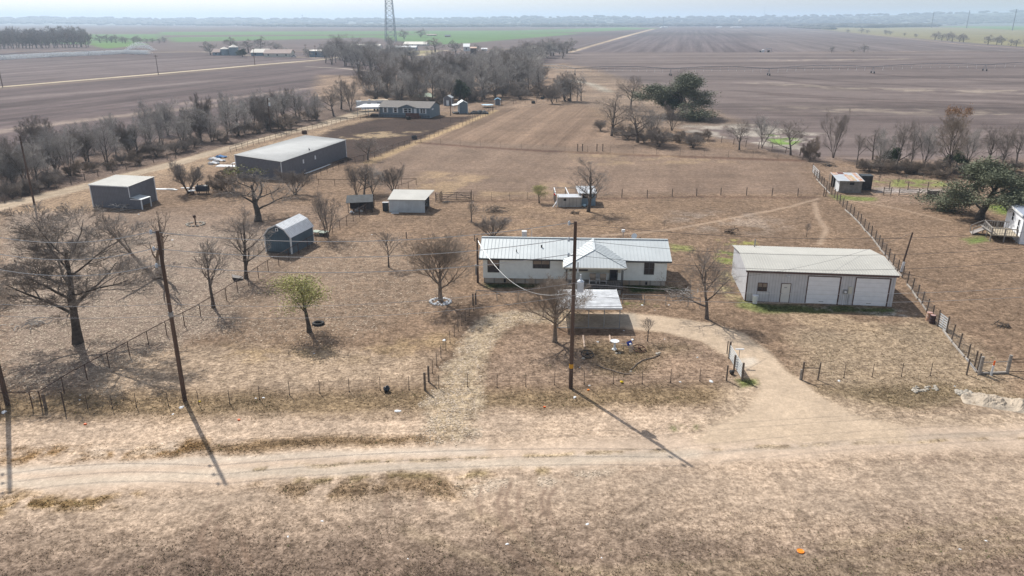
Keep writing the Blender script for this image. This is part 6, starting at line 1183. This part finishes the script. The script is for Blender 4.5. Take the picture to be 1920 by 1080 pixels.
fence('brown rail fence along the dirt lane above the long metal building', [(432, 286), (490, 268), (560, 249), (640, 229), (700, 221), (730, 217)], 1.4, 2.8, post='pipe', wires=(), rail=(1.35, .75))
fence('rail pen fence behind the bare clump of trees', [(568, 347), (650, 349), (782, 347), (760, 356), (742, 361)], 1.3, 3.2, post='pipe', wires=(), rail=(1.25,))
fence('wire fence along the foot of the left hedgerow', [(-60, 400), (40, 370), (110, 352), (180, 331), (260, 311), (330, 296)], 1.3, 4.0, post='wood', wires=(.4, .8, 1.15), lean=.05)
fence('wire fence along the creek behind the pasture corner', [(1300, 262), (1345, 266), (1440, 282), (1500, 292)], 1.5, 4.0, post='wood', wires=(.4, .8, 1.2), lean=.06)
fence('far post fence at the top of the pasture under the bare woods', [(940, 196), (1020, 192), (1090, 188)], 1.5, 5.0, post='wood', wires=(.5, 1.0))
fence('garden fence right of the mobile home', [(826, 228), (870, 230), (895, 215), (930, 206)], 1.4, 3.5, post='pipe', wires=(), rail=(1.35,))
# pen panels right of the rusty shed
for (a, b_, lab) in (((1656, 366), (1670, 366), 'short barred pen panel right of the rusty-roofed shed'), ((1685, 367), (1722, 368), 'longer low pen panel with a pale rail, middle of the pens'), ((1737, 371), (1762, 371), 'dark solid pallet-like panel at the right end of the pens')):
    A_, B2 = G(*a), G(*b_); o = thing('pen_panel', lab, 'fence panel', A_, math.atan2(B2[1] - A_[1], B2[0] - A_[0])); W = math.dist(A_, B2)
    for x in (0, W): MB().tube([(x, 0, 0), (x, 0, 1.5)], .07).build('post', oldpost, o)
    q = MB(); n = 4 if 'solid' not in lab else 0
    for i in range(n): q.box(0, W, -.03, .03, .2 + i * .33, .27 + i * .33)
    if not n:
        for i in range(int(W / .16)): q.box(i * .16, i * .16 + .12, -.03, .03, .1, 1.25)
    q.build('slats', darkwood if not n else oldwood_y, o)
fence('thin wire pen fence behind the pen panels', [(1632, 356), (1700, 356), (1790, 358)], 1.4, 3.5, post='wood', wires=(.4, .8, 1.2))

# ------------------------------------------------------------------ small things in the yard
def put_(mb, name, m, px, py, label, cat_, rz=0, z=0, group=None):
    o = mb.build(name, m); x, y = G(px, py); o.location = (x, y, z); o.rotation_euler = (0, 0, rz); return tag(o, label, cat_, group)
bb = thing('bird_bath', 'white pedestal bird bath in the round garden bed', 'bird bath', G(1152, 655)); MB().lathe([(.26, 0), (.24, .06), (.12, .14), (.09, .5), (.12, .72), (.2, .76)], 14).build('pedestal', white, bb); MB().lathe([(.18, .761), (.42, .84), (.44, .90), (.38, .89), (.1, .82)], 16).build('bowl', white, bb)
fc = thing('garden_chair', 'tipped blue and white metal garden chair beside the bird bath', 'chair', G(1180, 657), .6)
MB().slab([(-.3, -.1, .55), (.3, -.1, .62), (.3, .15, .95), (-.3, .15, .9)], .04).build('seat', M_('deep_blue_paint', (0.03, 0.05, 0.28), rough=.4), fc)
q = MB()
for i in range(6): q.tube([(-.25 + i * .1, -.1, .6), (-.4 + i * .13, -.55, .05)], .018, 5)
q.build('spindles', steel, fc); MB().tube([(-.3, 0, .6), (-.9, .1, .75)], .02).tube([(-.3, .05, .75), (-.85, .3, .85)], .02).build('arm', steel, fc); MB().blob((-.02, -.13, .72), .13, 2, .7).build('white_seat_pad', white, fc)
def wheel(px, py, rad, m, label, tilt):
    o = thing('wagon_wheel', label, 'wheel', G(px, py), .3); n = 24; pts = [(rad * math.cos(i * 6.2832 / n), rad * math.sin(i * 6.2832 / n), 0) for i in range(n + 1)]
    rm = MB().tube(pts, .05, 6, False).build('rim', m, o); sp = MB()
    for i in range(5): a = i * 1.2566; sp.beam((0, 0, .03), (rad * math.cos(a), rad * math.sin(a), .0), .06)
    s2_ = sp.build('spokes', m, o); hb = MB().lathe([(.13, -.06), (.15, .0), (.12, .16)], 10).build('hub', m, o)
    for k in (rm, s2_, hb): k.rotation_euler = (tilt, 0, 0); k.location = (0, 0, .12 + abs(tilt) * rad * .7)
wheel(1198, 657, .62, M_('rusty_iron', (0.10, 0.05, 0.035), var=.3), 'rusty brown iron wheel lying in the round garden bed', .2); wheel(1101, 668, .58, black, 'black iron wheel lying in the shade left of the bird bath', .25)
def edging(pts, label, m, r_=.06):
    P = [G(*p) for p in pts]; o = MB().tube([(x - P[0][0], y - P[0][1], .05) for x, y in P], r_, 5).build('bed_edging', m); o.location = (*P[0], 0); return tag(o, label, 'edging')
edging([(1237, 666), (1225, 671), (1205, 676), (1195, 682), (1187, 690), (1182, 694)], 'curved dark log edging at the right of the garden bed', oldpost); edging([(1184, 702), (1170, 702), (1158, 699), (1148, 695), (1135, 692), (1118, 685)], 'dark log edging along the front of the garden bed', oldpost)
edging([(1093.5, 630), (1096, 652)], 'left strip of pale bricks below the carport', M_('pale_brick', (0.52, 0.40, 0.32), var=.2), .09); edging([(1143, 630), (1145, 642)], 'right strip of pale bricks below the carport', MATS['pale_brick'], .09)
rockm = M_('pale_limestone', (0.42, 0.38, 0.32), var=.15, scale=4)
def rocks(name, spots, label, m=rockm, cat_='stones'):
    x0, y0 = G(*spots[0][:2]); mb = MB()
    for i, (px, py, s) in enumerate(spots):
        x, y = G(px, py); mb.blob((x - x0, y - y0, s * .3), s, i, .6, 7, 4, .3)
    o = mb.build(name, m); o.location = (x0, y0, 0); return tag(o, label, cat_)
R = random.Random(3)
for i, (px, py, s, lab) in enumerate([(1233, 664, .17, 'pale stone at the end of the curved edging'), (1237, 662, .13, 'smaller pale stone at the end of the curved edging'), (1156, 663, .12, 'left stone of the two before the bird bath'), (1162, 663, .11, 'right stone of the two before the bird bath'), (1153, 658, .1, 'tiny stone touching the foot of the bird bath'), (1094, 673, .16, 'cream stone leaning on the black iron wheel'), (1183, 697, .12, 'stone where the two garden edgings meet'), (78, 790, .3, '')][:7]): rocks('stone', [(px, py, s)], lab, cat_='stone')
rocks('stone_ring', [(826 + 19 * math.cos(a), 566 + 6.5 * math.sin(a), R.uniform(.12, .2)) for a in np.linspace(0, 6.28, 22)] + [(826 + R.uniform(-14, 14), 566 + R.uniform(-4, 5), R.uniform(.1, .16)) for _ in range(14)], 'ring of whitewashed stones round the crepe myrtle trunk left of the house', M_('whitewashed_stone', (0.66, 0.68, 0.70), var=.1), 'stone ring')
fp = thing('fire_pit', 'ring of pale rocks with a dark chimney pipe in the middle', 'fire pit', G(367, 421)); mb = MB()
for a in np.linspace(0, 6.28, 14): mb.blob((1.25 * math.cos(a), 1.25 * math.sin(a), .1), .24, int(a * 9), .6, 7, 4, .3)
mb.build('rock_ring', rockm, fp); MB().tube([(0, 0, 0), (0, 0, 1.1)], .11, 8).tube([(0, 0, 1.1), (-.08, 0, 1.5)], .24, 8).build('chimney', brownm, fp)
tk = thing('fuel_tank', 'dark cylindrical fuel tank on legs beside the vase-shaped tree', 'tank', G(381, 363), .05); 
MB().tube([(-1.1, 0, 1.0), (1.1, 0, 1.0)], .62, 14).build('tank', M_('dark_blue_tank', (0.035, 0.04, 0.06), rough=.5), tk); MB().tube([(-.8, 0, 1.6), (-.8, 0, 1.95)], .08).tube([(0, 0, 1.6), (0, 0, 1.85)], .08).tube([(.8, 0, 1.6), (.8, 0, 1.9)], .08).build('pipes', black, tk)
for x in (-.8, .8):
    for y in (-.4, .4): MB().box(x - .05, x + .05, y - .05, y + .05, 0, .75).build('leg', black, tk)
tb_ = thing('spool_table', 'small white-topped cable spool table left of the dark tank', 'table', G(361, 364)); MB().lathe([(.35, .05), (.35, .65)], 12).build('drum', M_('brown_spool', (0.22, 0.15, 0.11)), tb_); MB().lathe([(.7, .651), (.7, .72)], 14).build('table_top', white, tb_)
for x0, y0, l, w, rz, lab in ((302, 355, 5.2, .9, -.08, 'long white sheet lying by the square metal building'), (322, 356, 2.2, .6, -.15, 'short white sheet at the end of the long one'), (352, 353, 2.5, .5, .0, 'pale board behind the spool table')):
    put_(MB().box(-l / 2, l / 2, -w / 2, w / 2, .03, .1), 'flat_sheet', white, x0, y0, lab, 'sheet', rz)
for px, py, lab, m in ((400, 300, 'white car-like heap of scrap by the lane', white), (410, 303, 'white scrap pile left of the long building', white), (413, 296, 'blue tarp over scrap by the lane', M_('bright_blue_tarp', (0.10, 0.25, 0.5), var=.1)), (399, 308, 'low white scrap on the ground left of the long building', white)): put_(MB().box(-.9, .2, -.4, .4, 0, .45).slab([(-.2, -.5, .5), (.9, -.3, .15), (1.0, .5, .3), (-.1, .4, .7)], .06).blob((1.1, .3, .2), .4, px + 1, .5).slab([(-1.4, .1, .1), (-.7, -.2, .6), (-.5, .5, .65), (-1.2, .7, .12)], .05), 'scrap_heap', m, px, py, lab, 'scrap')
bt = thing('flat_trailer', 'pale flat trailer by the left front corner of the long metal building', 'trailer', G(436, 320), -.1); MB().box(-3.2, 3.2, -1, 1, .9, 1.05).build('bed', trimw, bt)
for x in (-.6, .6): MB().lathe([(.4, -.1), (.4, .1)], 10).build('wheel', black, bt).matrix_basis = Matrix.Translation((x, -1.0, .41)) @ Matrix.Rotation(math.pi / 2, 4, 'X')
# cage / hutch right of the barn shed, overturned crate, tyre, black bag
hc = thing('animal_hutch', 'low wooden hutch with a pale green top beside the barn-roofed shed', 'hutch', G(600, 441), -.35); MB().box(-1.2, 1.2, -.6, .6, .5, .58).build('top', M_('pale_green_board', (0.35, 0.40, 0.34)), hc); q = MB()
for x in np.linspace(-1.15, 1.15, 9): q.box(x - .03, x + .03, -.58, -.54, 0, .5); q.box(x - .03, x + .03, .54, .58, 0, .5)
q.build('slats', oldwood_y, hc); MB().box(.2, 1.1, -.5, .5, .02, .48).build('box', darkwood, hc)
cr = thing('overturned_bench', 'tipped-over wooden bench beside the leaning bare tree', 'bench', G(447, 524), .5); MB().slab([(-.7, -.4, .5), (.5, -.5, .15), (.6, .4, .2), (-.6, .5, .62)], .05).build('seat', oldwood_y, cr); MB().slab([(-.7, -.4, .5), (-.65, -.5, .05), (.5, -.55, .02), (.5, -.5, .15)], .05).build('frame', darkwood, cr); MB().beam((-.6, .4, .0), (-.6, .45, .6), .07).build('leg', darkwood, cr)
ty = thing('tractor_tyre', 'old dark tractor tyre lying behind the yellow-green tree', 'tyre', G(597, 608), .2); n = 20
MB().tube([(.5 * math.cos(i * 6.2832 / n), .45 * math.sin(i * 6.2832 / n), .1) for i in range(n + 1)], .16, 7, False).build('tyre', M_('black_rubber', (0.03, 0.03, 0.033), rough=.8, var=.3), ty)
bg_ = thing('black_pot', 'shiny black bag standing against the front fence', 'bag', G(725, 734)); MB().blob((0, 0, .25), .30, 5, .85, 9, 6, .15).build('bag', M_('black_plastic', (0.008, 0.01, 0.014), rough=.25, spec=.7), bg_); MB().blob((.08, 0, .50), .12, 6, .7).build('knot', MATS['black_plastic'], bg_)
put_(MB().lathe([(.21, 0), (.22, .04), (.20, .05), (.17, .03)], 18), 'orange_disc', M_('bright_orange', (0.90, 0.25, 0.015), rough=.45), 1501, 1034, 'bright orange disc lying in the dark grass at the bottom', 'disc')
put_(MB().blob((0, 0, .1), .16, 1, .7), 'yellow_ball', M_('bright_yellow', (0.75, 0.55, 0.03)), 1166, 718, 'small yellow ball at the foot of the front fence', 'ball')
litter = [(745, 771, .34, 'white paper scrap in the verge left of the path'), (340, 764, .36, 'crumpled white sack at the foot of the left pole'), (324, 777, .2, 'small white scrap below the left pole'), (8, 773, .4, 'white sack below the cut-off pole at the left edge'), (149, 750, .16, 'white bit between two posts at the left fence'), (151, 741, .14, 'thin white bit at the left fence'), (1078, 745, .3, 'white sack at the foot of the middle pole'), (1333, 715, .32, 'white plastic bag by the front fence near the driveway gate'), (1275, 716, .14, 'white cup by the front fence'), (1105, 723, .18, 'white scrap at the front fence right of the middle pole'), (1087, 689, .13, 'white bit right of the middle pole'), (1186, 637, .28, 'white bag behind the blue garden chair'), (1121, 641, .2, 'grey-white rag in the garden bed'), (1170, 620, .16, 'white bit under the right end of the carport'), (1308, 670, .16, 'white paper in the bare island by the driveway'), (1246, 636, .11, 'white speck right of the sapling'), (1204, 572, .22, 'white lid on the grass below the yard fence'), (1254, 572, .18, 'white stone at the dark yard fence post'), (1228, 582, .12, 'white speck on the grass above the driveway'), (498, 834, .0, ''), (833, 638, .3, 'white rag hanging low on the path-side fence'), (494, 746, .2, 'white plastic strip at the front fence, left half'), (480, 747, .15, 'white scrap beside the strip at the front fence'), (589, 663, .12, 'white speck in the yard below the green tree'), (1573, 714, .2, 'pale green-white scrap right of the H brace'), (1790, 724, .12, 'white speck left of the rubble'), (1848, 1014, .16, 'white bottle in the dark grass at bottom right'), (1800, 1030, .12, 'small white scrap in the dark grass at bottom right'), (1101, 983, .16, 'white scrap in the grass below the road, centre right'), (1128, 1046, .09, 'tiny white speck near the bottom, centre right'), (765, 1048, .09, 'tiny white speck near the bottom, centre'), (604, 977, .15, 'thin grey-white scrap below the road at left'), (951, 1020, .14, 'white can in the grass below the tyre marks'), (540, 1006, .13, 'pale stick in the grass at lower left'), (325, 870, .0, ''), (600, 414, .2, 'white bag in the yard by the pipe fence bend'), (697, 440, .18, 'white scrap in the yard left of the lone sapling'), (323, 450, .3, 'white crumpled sheet on the leaf litter right of the dead tree'), (260, 402, .3, 'white scrap in front of the square metal building'), (1345, 414, .0, '')]
wl = [MB().blob((0, 0, .12), 1, s, .35, 8, 4, .4).mesh('litter', white) for s in range(4)]
for i, (px, py, s, lab) in enumerate(litter):
    if s: o = link('paper_scrap', wl[i % 4]); x, y = G(px, py); o.location = (x, y, 0); s *= .75; o.scale = (s, s * .6, s * .6); o.rotation_euler = (0, 0, i * .7); tag(o, lab, 'litter')
for px, py, c_, lab in ((160, 796, 'signal_orange', 'tiny orange flag in the left verge'), (448, 788, 'signal_orange', 'tiny orange flag in the verge right of the left pole'), (1021, 764, 'signal_orange', 'tiny orange flag left of the middle pole'), (1103, 732, 'bright_orange', 'tiny orange flag right of the middle pole foot'), (374, 754, 'bright_yellow', 'yellow tag right of the left pole')): put_(MB().box(-.09, .09, -.06, .06, 0, .1), 'marker_flag', MATS[c_], px, py, lab, 'flag')
# brush piles and branches
def brushpile(px, py, rad, n, label, m=None, h=.5, seed=1):
    R = random.Random(seed); mb = MB()
    for i in range(n):
        a = R.uniform(0, 6.28); x, y = R.gauss(0, rad * .4), R.gauss(0, rad * .3); l = R.uniform(.4, 1.0) * rad; z = R.uniform(.03, h); mb.tube([(x - l * math.cos(a) / 2, y - l * math.sin(a) / 2, max(.03, z - R.uniform(0, .3))), (x, y, z + .06), (x + l * math.cos(a) / 2, y + l * math.sin(a) / 2, max(.03, z + R.uniform(-.3, .3)))], R.uniform(.015, .05), 4)
    return put_(mb, 'brush_pile', m or deadw, px, py, label, 'brush pile')
brushpile(928, 397, 2.0, 60, 'grey brush pile in the field below the wooden gate', h=.7); brushpile(1372, 438, 1.2, 30, 'small dark heap of twigs in the field behind the house', bark_d, .8, 2); brushpile(1077, 401, .8, 30, 'low dark weed clump below the ruined shed', bark_d, .4, 3)
brushpile(60, 612, 2.2, 26, 'pale fallen branches on the leaf litter at the far left', M_('bleached_branch', (0.42, 0.39, 0.36)), .5, 4); brushpile(1277, 556, 2.0, 34, 'pale cut branches heaped right of the house', MATS['bleached_branch'], .9, 5); brushpile(1880, 612, 1.0, 20, 'dead twig clump in the right hand field', bark_d, .3, 6); brushpile(1555, 312, 1.8, 30, 'dark heap of scrap under the trees by the rusty-roofed shed', black, .4, 7); brushpile(838, 380, 1.3, 10, 'grey boards lying by the open end of the pale lean-to shed', palepost, .3, 8)
brushpile(225, 395, 2.2, 22, 'pale broken branches against the square metal building', MATS['bleached_branch'], 1.2, 9)
# rubble and gravel heap right of the driveway
mb = MB(); R = random.Random(12); g0 = G(1800, 735)
rocks('rubble_pile', [(1717 + R.uniform(-5, 40), 730 + R.uniform(-5, 6), R.uniform(.06, .2)) for _ in range(30)], 'scattered pale rubble left of the caliche heap', cat_='rubble')
rocks('broken_concrete', [(1795 + R.uniform(0, 26), 737 + R.uniform(-6, 5), R.uniform(.1, .26)) for _ in range(20)], 'broken concrete chunks at the left end of the caliche heap', cat_='rubble')
nx, ny = 60, 24; A_, B2 = np.array(G(1800, 742)), np.array(G(1960, 768)); dv = B2 - A_; Lh = float(np.hypot(*dv)); dv /= Lh; nv = np.array([-dv[1], dv[0]]); V = []
for j in range(ny):
    for i in range(nx):
        u_, v_ = i / (nx - 1), j / (ny - 1); e = max(0, math.sin(u_ * math.pi)) ** .5 * max(0, math.sin(v_ * math.pi)); nn = float(fbm(np.array([u_ * 7.]), np.array([v_ * 3.]), 8)[0]); h_ = -.03 + e * (.1 + .85 * max(0, nn - .35) * 1.6); p = A_ + dv * (u_ * Lh) + nv * ((v_ - .5) * 3.0) - A_; V.append((p[0], p[1], h_))
mb.add(V, [(j * nx + i, j * nx + i + 1, (j + 1) * nx + i + 1, (j + 1) * nx + i) for j in range(ny - 1) for i in range(nx - 1)]); o = mb.build('caliche_heap', M_('caliche', (0.44, 0.37, 0.29), var=.15, scale=2, bump=.8)); o.location = (*A_, 0); tag(o, 'low heap of pale caliche gravel at the right edge of the verge', 'gravel heap')
for i, (px, py, lab) in enumerate(((766, 224, 'small dark trough at the edge of the garden plot before the mobile home'), (777, 261, 'dark round trough on the fence line of the garden plot'), (571, 251, 'dark box behind the roof of the long metal building'), (1000, 194, 'dark drum at the top of the pasture'), (1017, 186, 'dark heap at the top of the pasture under the trees'), (1067, 189, 'dark stump under the little row of trees'))): put_(MB().lathe([(.7, 0), (.75, .3), (.75, .9), (.66, .92), (.6, .6)], 12), 'trough', [black, tarp, brownm][i % 3], px, py, lab, 'trough')
put_(MB().box(-3, 3, -1.5, 1.5, 0, .5).blob((0, 0, .6), 1.1, 4, .5).blob((1.6, .3, .5), .9, 5, .6).blob((-1.7, 0, .5), .9, 6, .6), 'junk_trailer', tarp, 899, 213, 'dark heap of junk inside the garden fence right of the porch shed', 'junk')

# ------------------------------------------------------------------ centre-pivot irrigation machines
def pivot(pts, label, hpx, spray=False, drop=True):
    P = [G(*p) for p in pts]; o = thing('pivot_irrigator', label, 'irrigation machine', P[0]); x0, y0 = P[0]; h = 3.8; stm = M_('pivot_steel', (0.22, 0.24, 0.27), rough=.5, metal=.3)
    for k, (x, y) in enumerate(P):
        if k == len(P) - 1 and spray: break
        t_ = MB().beam((x - x0, y - y0 - 2, .6), (x - x0, y - y0, h), .16).beam((x - x0, y - y0 + 2, .6), (x - x0, y - y0, h), .16).beam((x - x0, y - y0 - 2, .6), (x - x0, y - y0 + 2, .6), .16).build('tower', stm, o)
        for s_ in (-2, 2): MB().tube([(x - x0 - .2, y - y0 + s_, .6), (x - x0 + .2, y - y0 + s_, .6)], .62, 12).build('wheel', black, t_)
    for (ax, ay), (bx, by) in zip(P, P[1:]):
        a, b_ = Vector((ax - x0, ay - y0, h)), Vector((bx - x0, by - y0, h)); n = 12; top = [a.lerp(b_, i / n) + Vector((0, 0, 1.3 * math.sin(math.pi * i / n))) for i in range(n + 1)]; low = [a.lerp(b_, i / n) + Vector((0, 0, -.1 - .3 * math.sin(math.pi * i / n))) for i in range(n + 1)]
        sp_ = MB().tube(top, .13, 5).tube(low, .06, 4)
        for i in range(1, n): sp_.beam(top[i], low[i], .07); sp_.beam(top[i], low[min(n, i + 1)], .05)
        s1 = sp_.build('span', stm, o)
        if drop:
            q = MB()
            for i in range(1, n): q.beam(top[i], top[i] - Vector((0, 0, 2.6)), .07)
            q.build('drop_hoses', white, s1)
    return o
pivot([(1000, 135), (1078, 141), (1257, 142), (1441, 141.5), (1636, 137.5), (1846, 133), (2060, 129)], 'long centre-pivot irrigator crossing the big right field', 20)
o = pivot([(-120, 118), (8, 112), (97, 107), (168, 104), (232, 101), (262, 101)], 'working centre-pivot irrigator spraying water on the left field', 14, True, False)
# its spray: real droplets as tiny pale specks, too many to count
g_ = np.random.default_rng(2); Pp = [np.array(G(*p)) for p in ((-120, 118), (8, 112), (97, 107), (168, 104), (232, 101), (276, 102))]; c_ = []
for a, b_ in zip(Pp, Pp[1:]):
    n = 5200; t_ = g_.random(n); c_.append(np.concatenate([a + (b_ - a) * t_[:, None] + g_.normal(0, 2.2, (n, 2)), (g_.random(n) ** 1.1 * 3.6)[:, None]], 1))
n = 2200; t_ = g_.random(n); e0 = Pp[-2] + np.array([3, 0]); c_.append(np.stack([e0[0] + t_ * 26 + g_.normal(0, .8, n), e0[1] + g_.normal(0, 2, n), 3 + 30 * t_ * (1 - t_) * g_.uniform(.25, 1, n) + .3], 1))
c_ = np.concatenate(c_); m_ = len(c_); s_ = .19; V = np.stack([c_ + np.array(d) * s_ for d in ((1, 0, -.6), (-.5, .87, -.6), (-.5, -.87, -.6), (0, 0, 1))], 1).reshape(-1, 3); f0 = np.arange(m_)[:, None] * 4
F = np.concatenate([f0 + np.array(t3) for t3 in ((0, 1, 3), (1, 2, 3), (2, 0, 3), (0, 2, 1))]); tag(link('water_spray', npmesh('water_spray', V, F, M_('water_droplets', (0.85, 0.88, 0.9), rough=.3, var=.02))), 'long white mist of water falling under the left irrigator', 'water', kind='stuff')
pu = thing('pump_station', 'small pump shelter with a white tank where the right field track ends', 'pump', G(1442, 98)); MB().box(-2.5, 2.5, 1, 4, 3.2, 3.5).build('roof', bluegrey, pu)
for x in (-2.4, 2.4): MB().box(x - .12, x + .12, 1.1, 1.3, 0, 3.2).build('post', bluegrey, pu)
MB().lathe([(1.3, 0), (1.3, 2.4), (.4, 2.8)], 14, (-5.5, 2, 0)).build('tank', white, pu); MB().box(-1, 1, 1.5, 3.2, 0, 1.8).build('engine', black, pu); MB().lathe([(1, 0), (1, 1.4)], 12, (-8, 2, 0)).build('small_tank', tarp, pu)

# ------------------------------------------------------------------ grass tufts, leaf litter, pebbles: countless
g = np.random.default_rng(7)
def ground_lookup(x, y):                                     # nearest ground grid vertex
    r = np.clip(np.searchsorted(ys, y), 0, nr - 1); W_ = Wd[r]; uu = x / W_; c_ = np.clip(np.searchsorted(u, uu), 0, NU - 1); return r * NU + c_
N0 = 520000; Y = 33 + 85 * g.random(N0) ** 1.35; X = (g.random(N0) * 2 - 1) * (Y * .70 + 6)
idx = ground_lookup(X, Y); tf = TUFT[idx]; cl_ = fbm(X / .9, Y / .9, 55, 3) * .6 + fbm(X / 4.2, Y / 4.2, 56, 3) * .4
keep = g.random(N0) < np.clip((tf - .12) * 1.0, 0, 1) * np.clip((cl_ - .36) * 4, 0, 1); X, Y, idx, tf = X[keep], Y[keep], idx[keep], tf[keep]
n = len(X); print('tufts', n)
B = 5; ang = g.uniform(0, 6.28, (n, B)); sz = (.028 + .036 * g.random((n, 1)) ** 2) * (.7 + .6 * tf[:, None]) * g.uniform(.6, 1.3, (n, B)); ln = sz * 1.3
cx = np.stack([X, Y, GZ[idx]], 1)[:, None] + np.stack([g.normal(0, .03, (n, B)), g.normal(0, .03, (n, B)), np.zeros((n, B)) + .0], 2)
dx = np.cos(ang); dy = np.sin(ang); a = cx + np.stack([-dy * sz * .35, dx * sz * .35, sz * 0], 2); b_ = cx + np.stack([dy * sz * .35, -dx * sz * .35, sz * 0], 2); tip = cx + np.stack([dx * ln, dy * ln, sz * 1.25], 2)
V = np.stack([a, b_, tip], 2).reshape(-1, 3); F = np.arange(len(V)).reshape(-1, 3)
tm = bpy.data.materials.new('dead_grass_blades'); tm.use_nodes = True; tb2 = tm.node_tree; pb = tb2.nodes['Principled BSDF']; pb.inputs['Roughness'].default_value = .9; pb.inputs['Specular IOR Level'].default_value = .1; at = tb2.nodes.new('ShaderNodeAttribute'); at.attribute_name = 'blade'; tb2.links.new(at.outputs['Color'], pb.inputs['Base Color'])
me = npmesh('dry_grass', V, F, tm); base = COLR[idx]; lum = g.random((n, 1)); green = (g.random((n, 1)) < .04)
bc = base * (.85 + .75 * lum) * np.array([1, .97, .88]); bc = np.where(green, np.array([.09, .11, .035]) * (.7 + lum), bc); bc = np.repeat(np.concatenate([bc, np.ones((n, 1))], 1), B * 3, 0)
at_ = me.attributes.new('blade', 'FLOAT_COLOR', 'POINT'); at_.data.foreach_set('color', bc.astype(np.float32).ravel()); tag(link('dry_grass', me), 'dead brown grass tufts scattered over the yard and verge', 'grass', kind='stuff')
# leaves and chips
N1 = 420000; Y = 34 + 80 * g.random(N1) ** 1.1; X = (g.random(N1) * 2 - 1) * (Y * .70 + 6); idx = ground_lookup(X, Y); pch = np.clip((fbm(X / .7, Y / .7, 66, 3) - .38) * 4, 0, 1); keep = g.random(N1) < np.clip(LITTER[idx], 0, 1) * pch; X, Y, idx = X[keep], Y[keep], idx[keep]; n = len(X); print('leaves', n)
s_ = g.uniform(.045, .11, n); an = g.uniform(0, 6.28, n); t1 = g.uniform(-.015, .015, n); cxy = np.stack([X, Y, GZ[idx] + .022], 1); U_ = np.stack([np.cos(an) * s_, np.sin(an) * s_, t1], 1); W2 = np.stack([-np.sin(an) * s_ * .7, np.cos(an) * s_ * .7, g.uniform(-.015, .015, n)], 1)
V = np.stack([cxy - U_, cxy - W2, cxy + U_, cxy + W2], 1).reshape(-1, 3); me = npmesh('leaf_litter', V, np.arange(4 * n).reshape(n, 4), tm); lc = np.array([.50, .41, .32]) * g.uniform(.5, 1.35, (n, 1)); lc = np.repeat(np.concatenate([lc, np.ones((n, 1))], 1), 4, 0)
at_ = me.attributes.new('blade', 'FLOAT_COLOR', 'POINT'); at_.data.foreach_set('color', lc.astype(np.float32).ravel()); tag(link('leaf_litter', me), 'pale fallen leaves and chips under the left trees and along the path', 'leaves', kind='stuff')
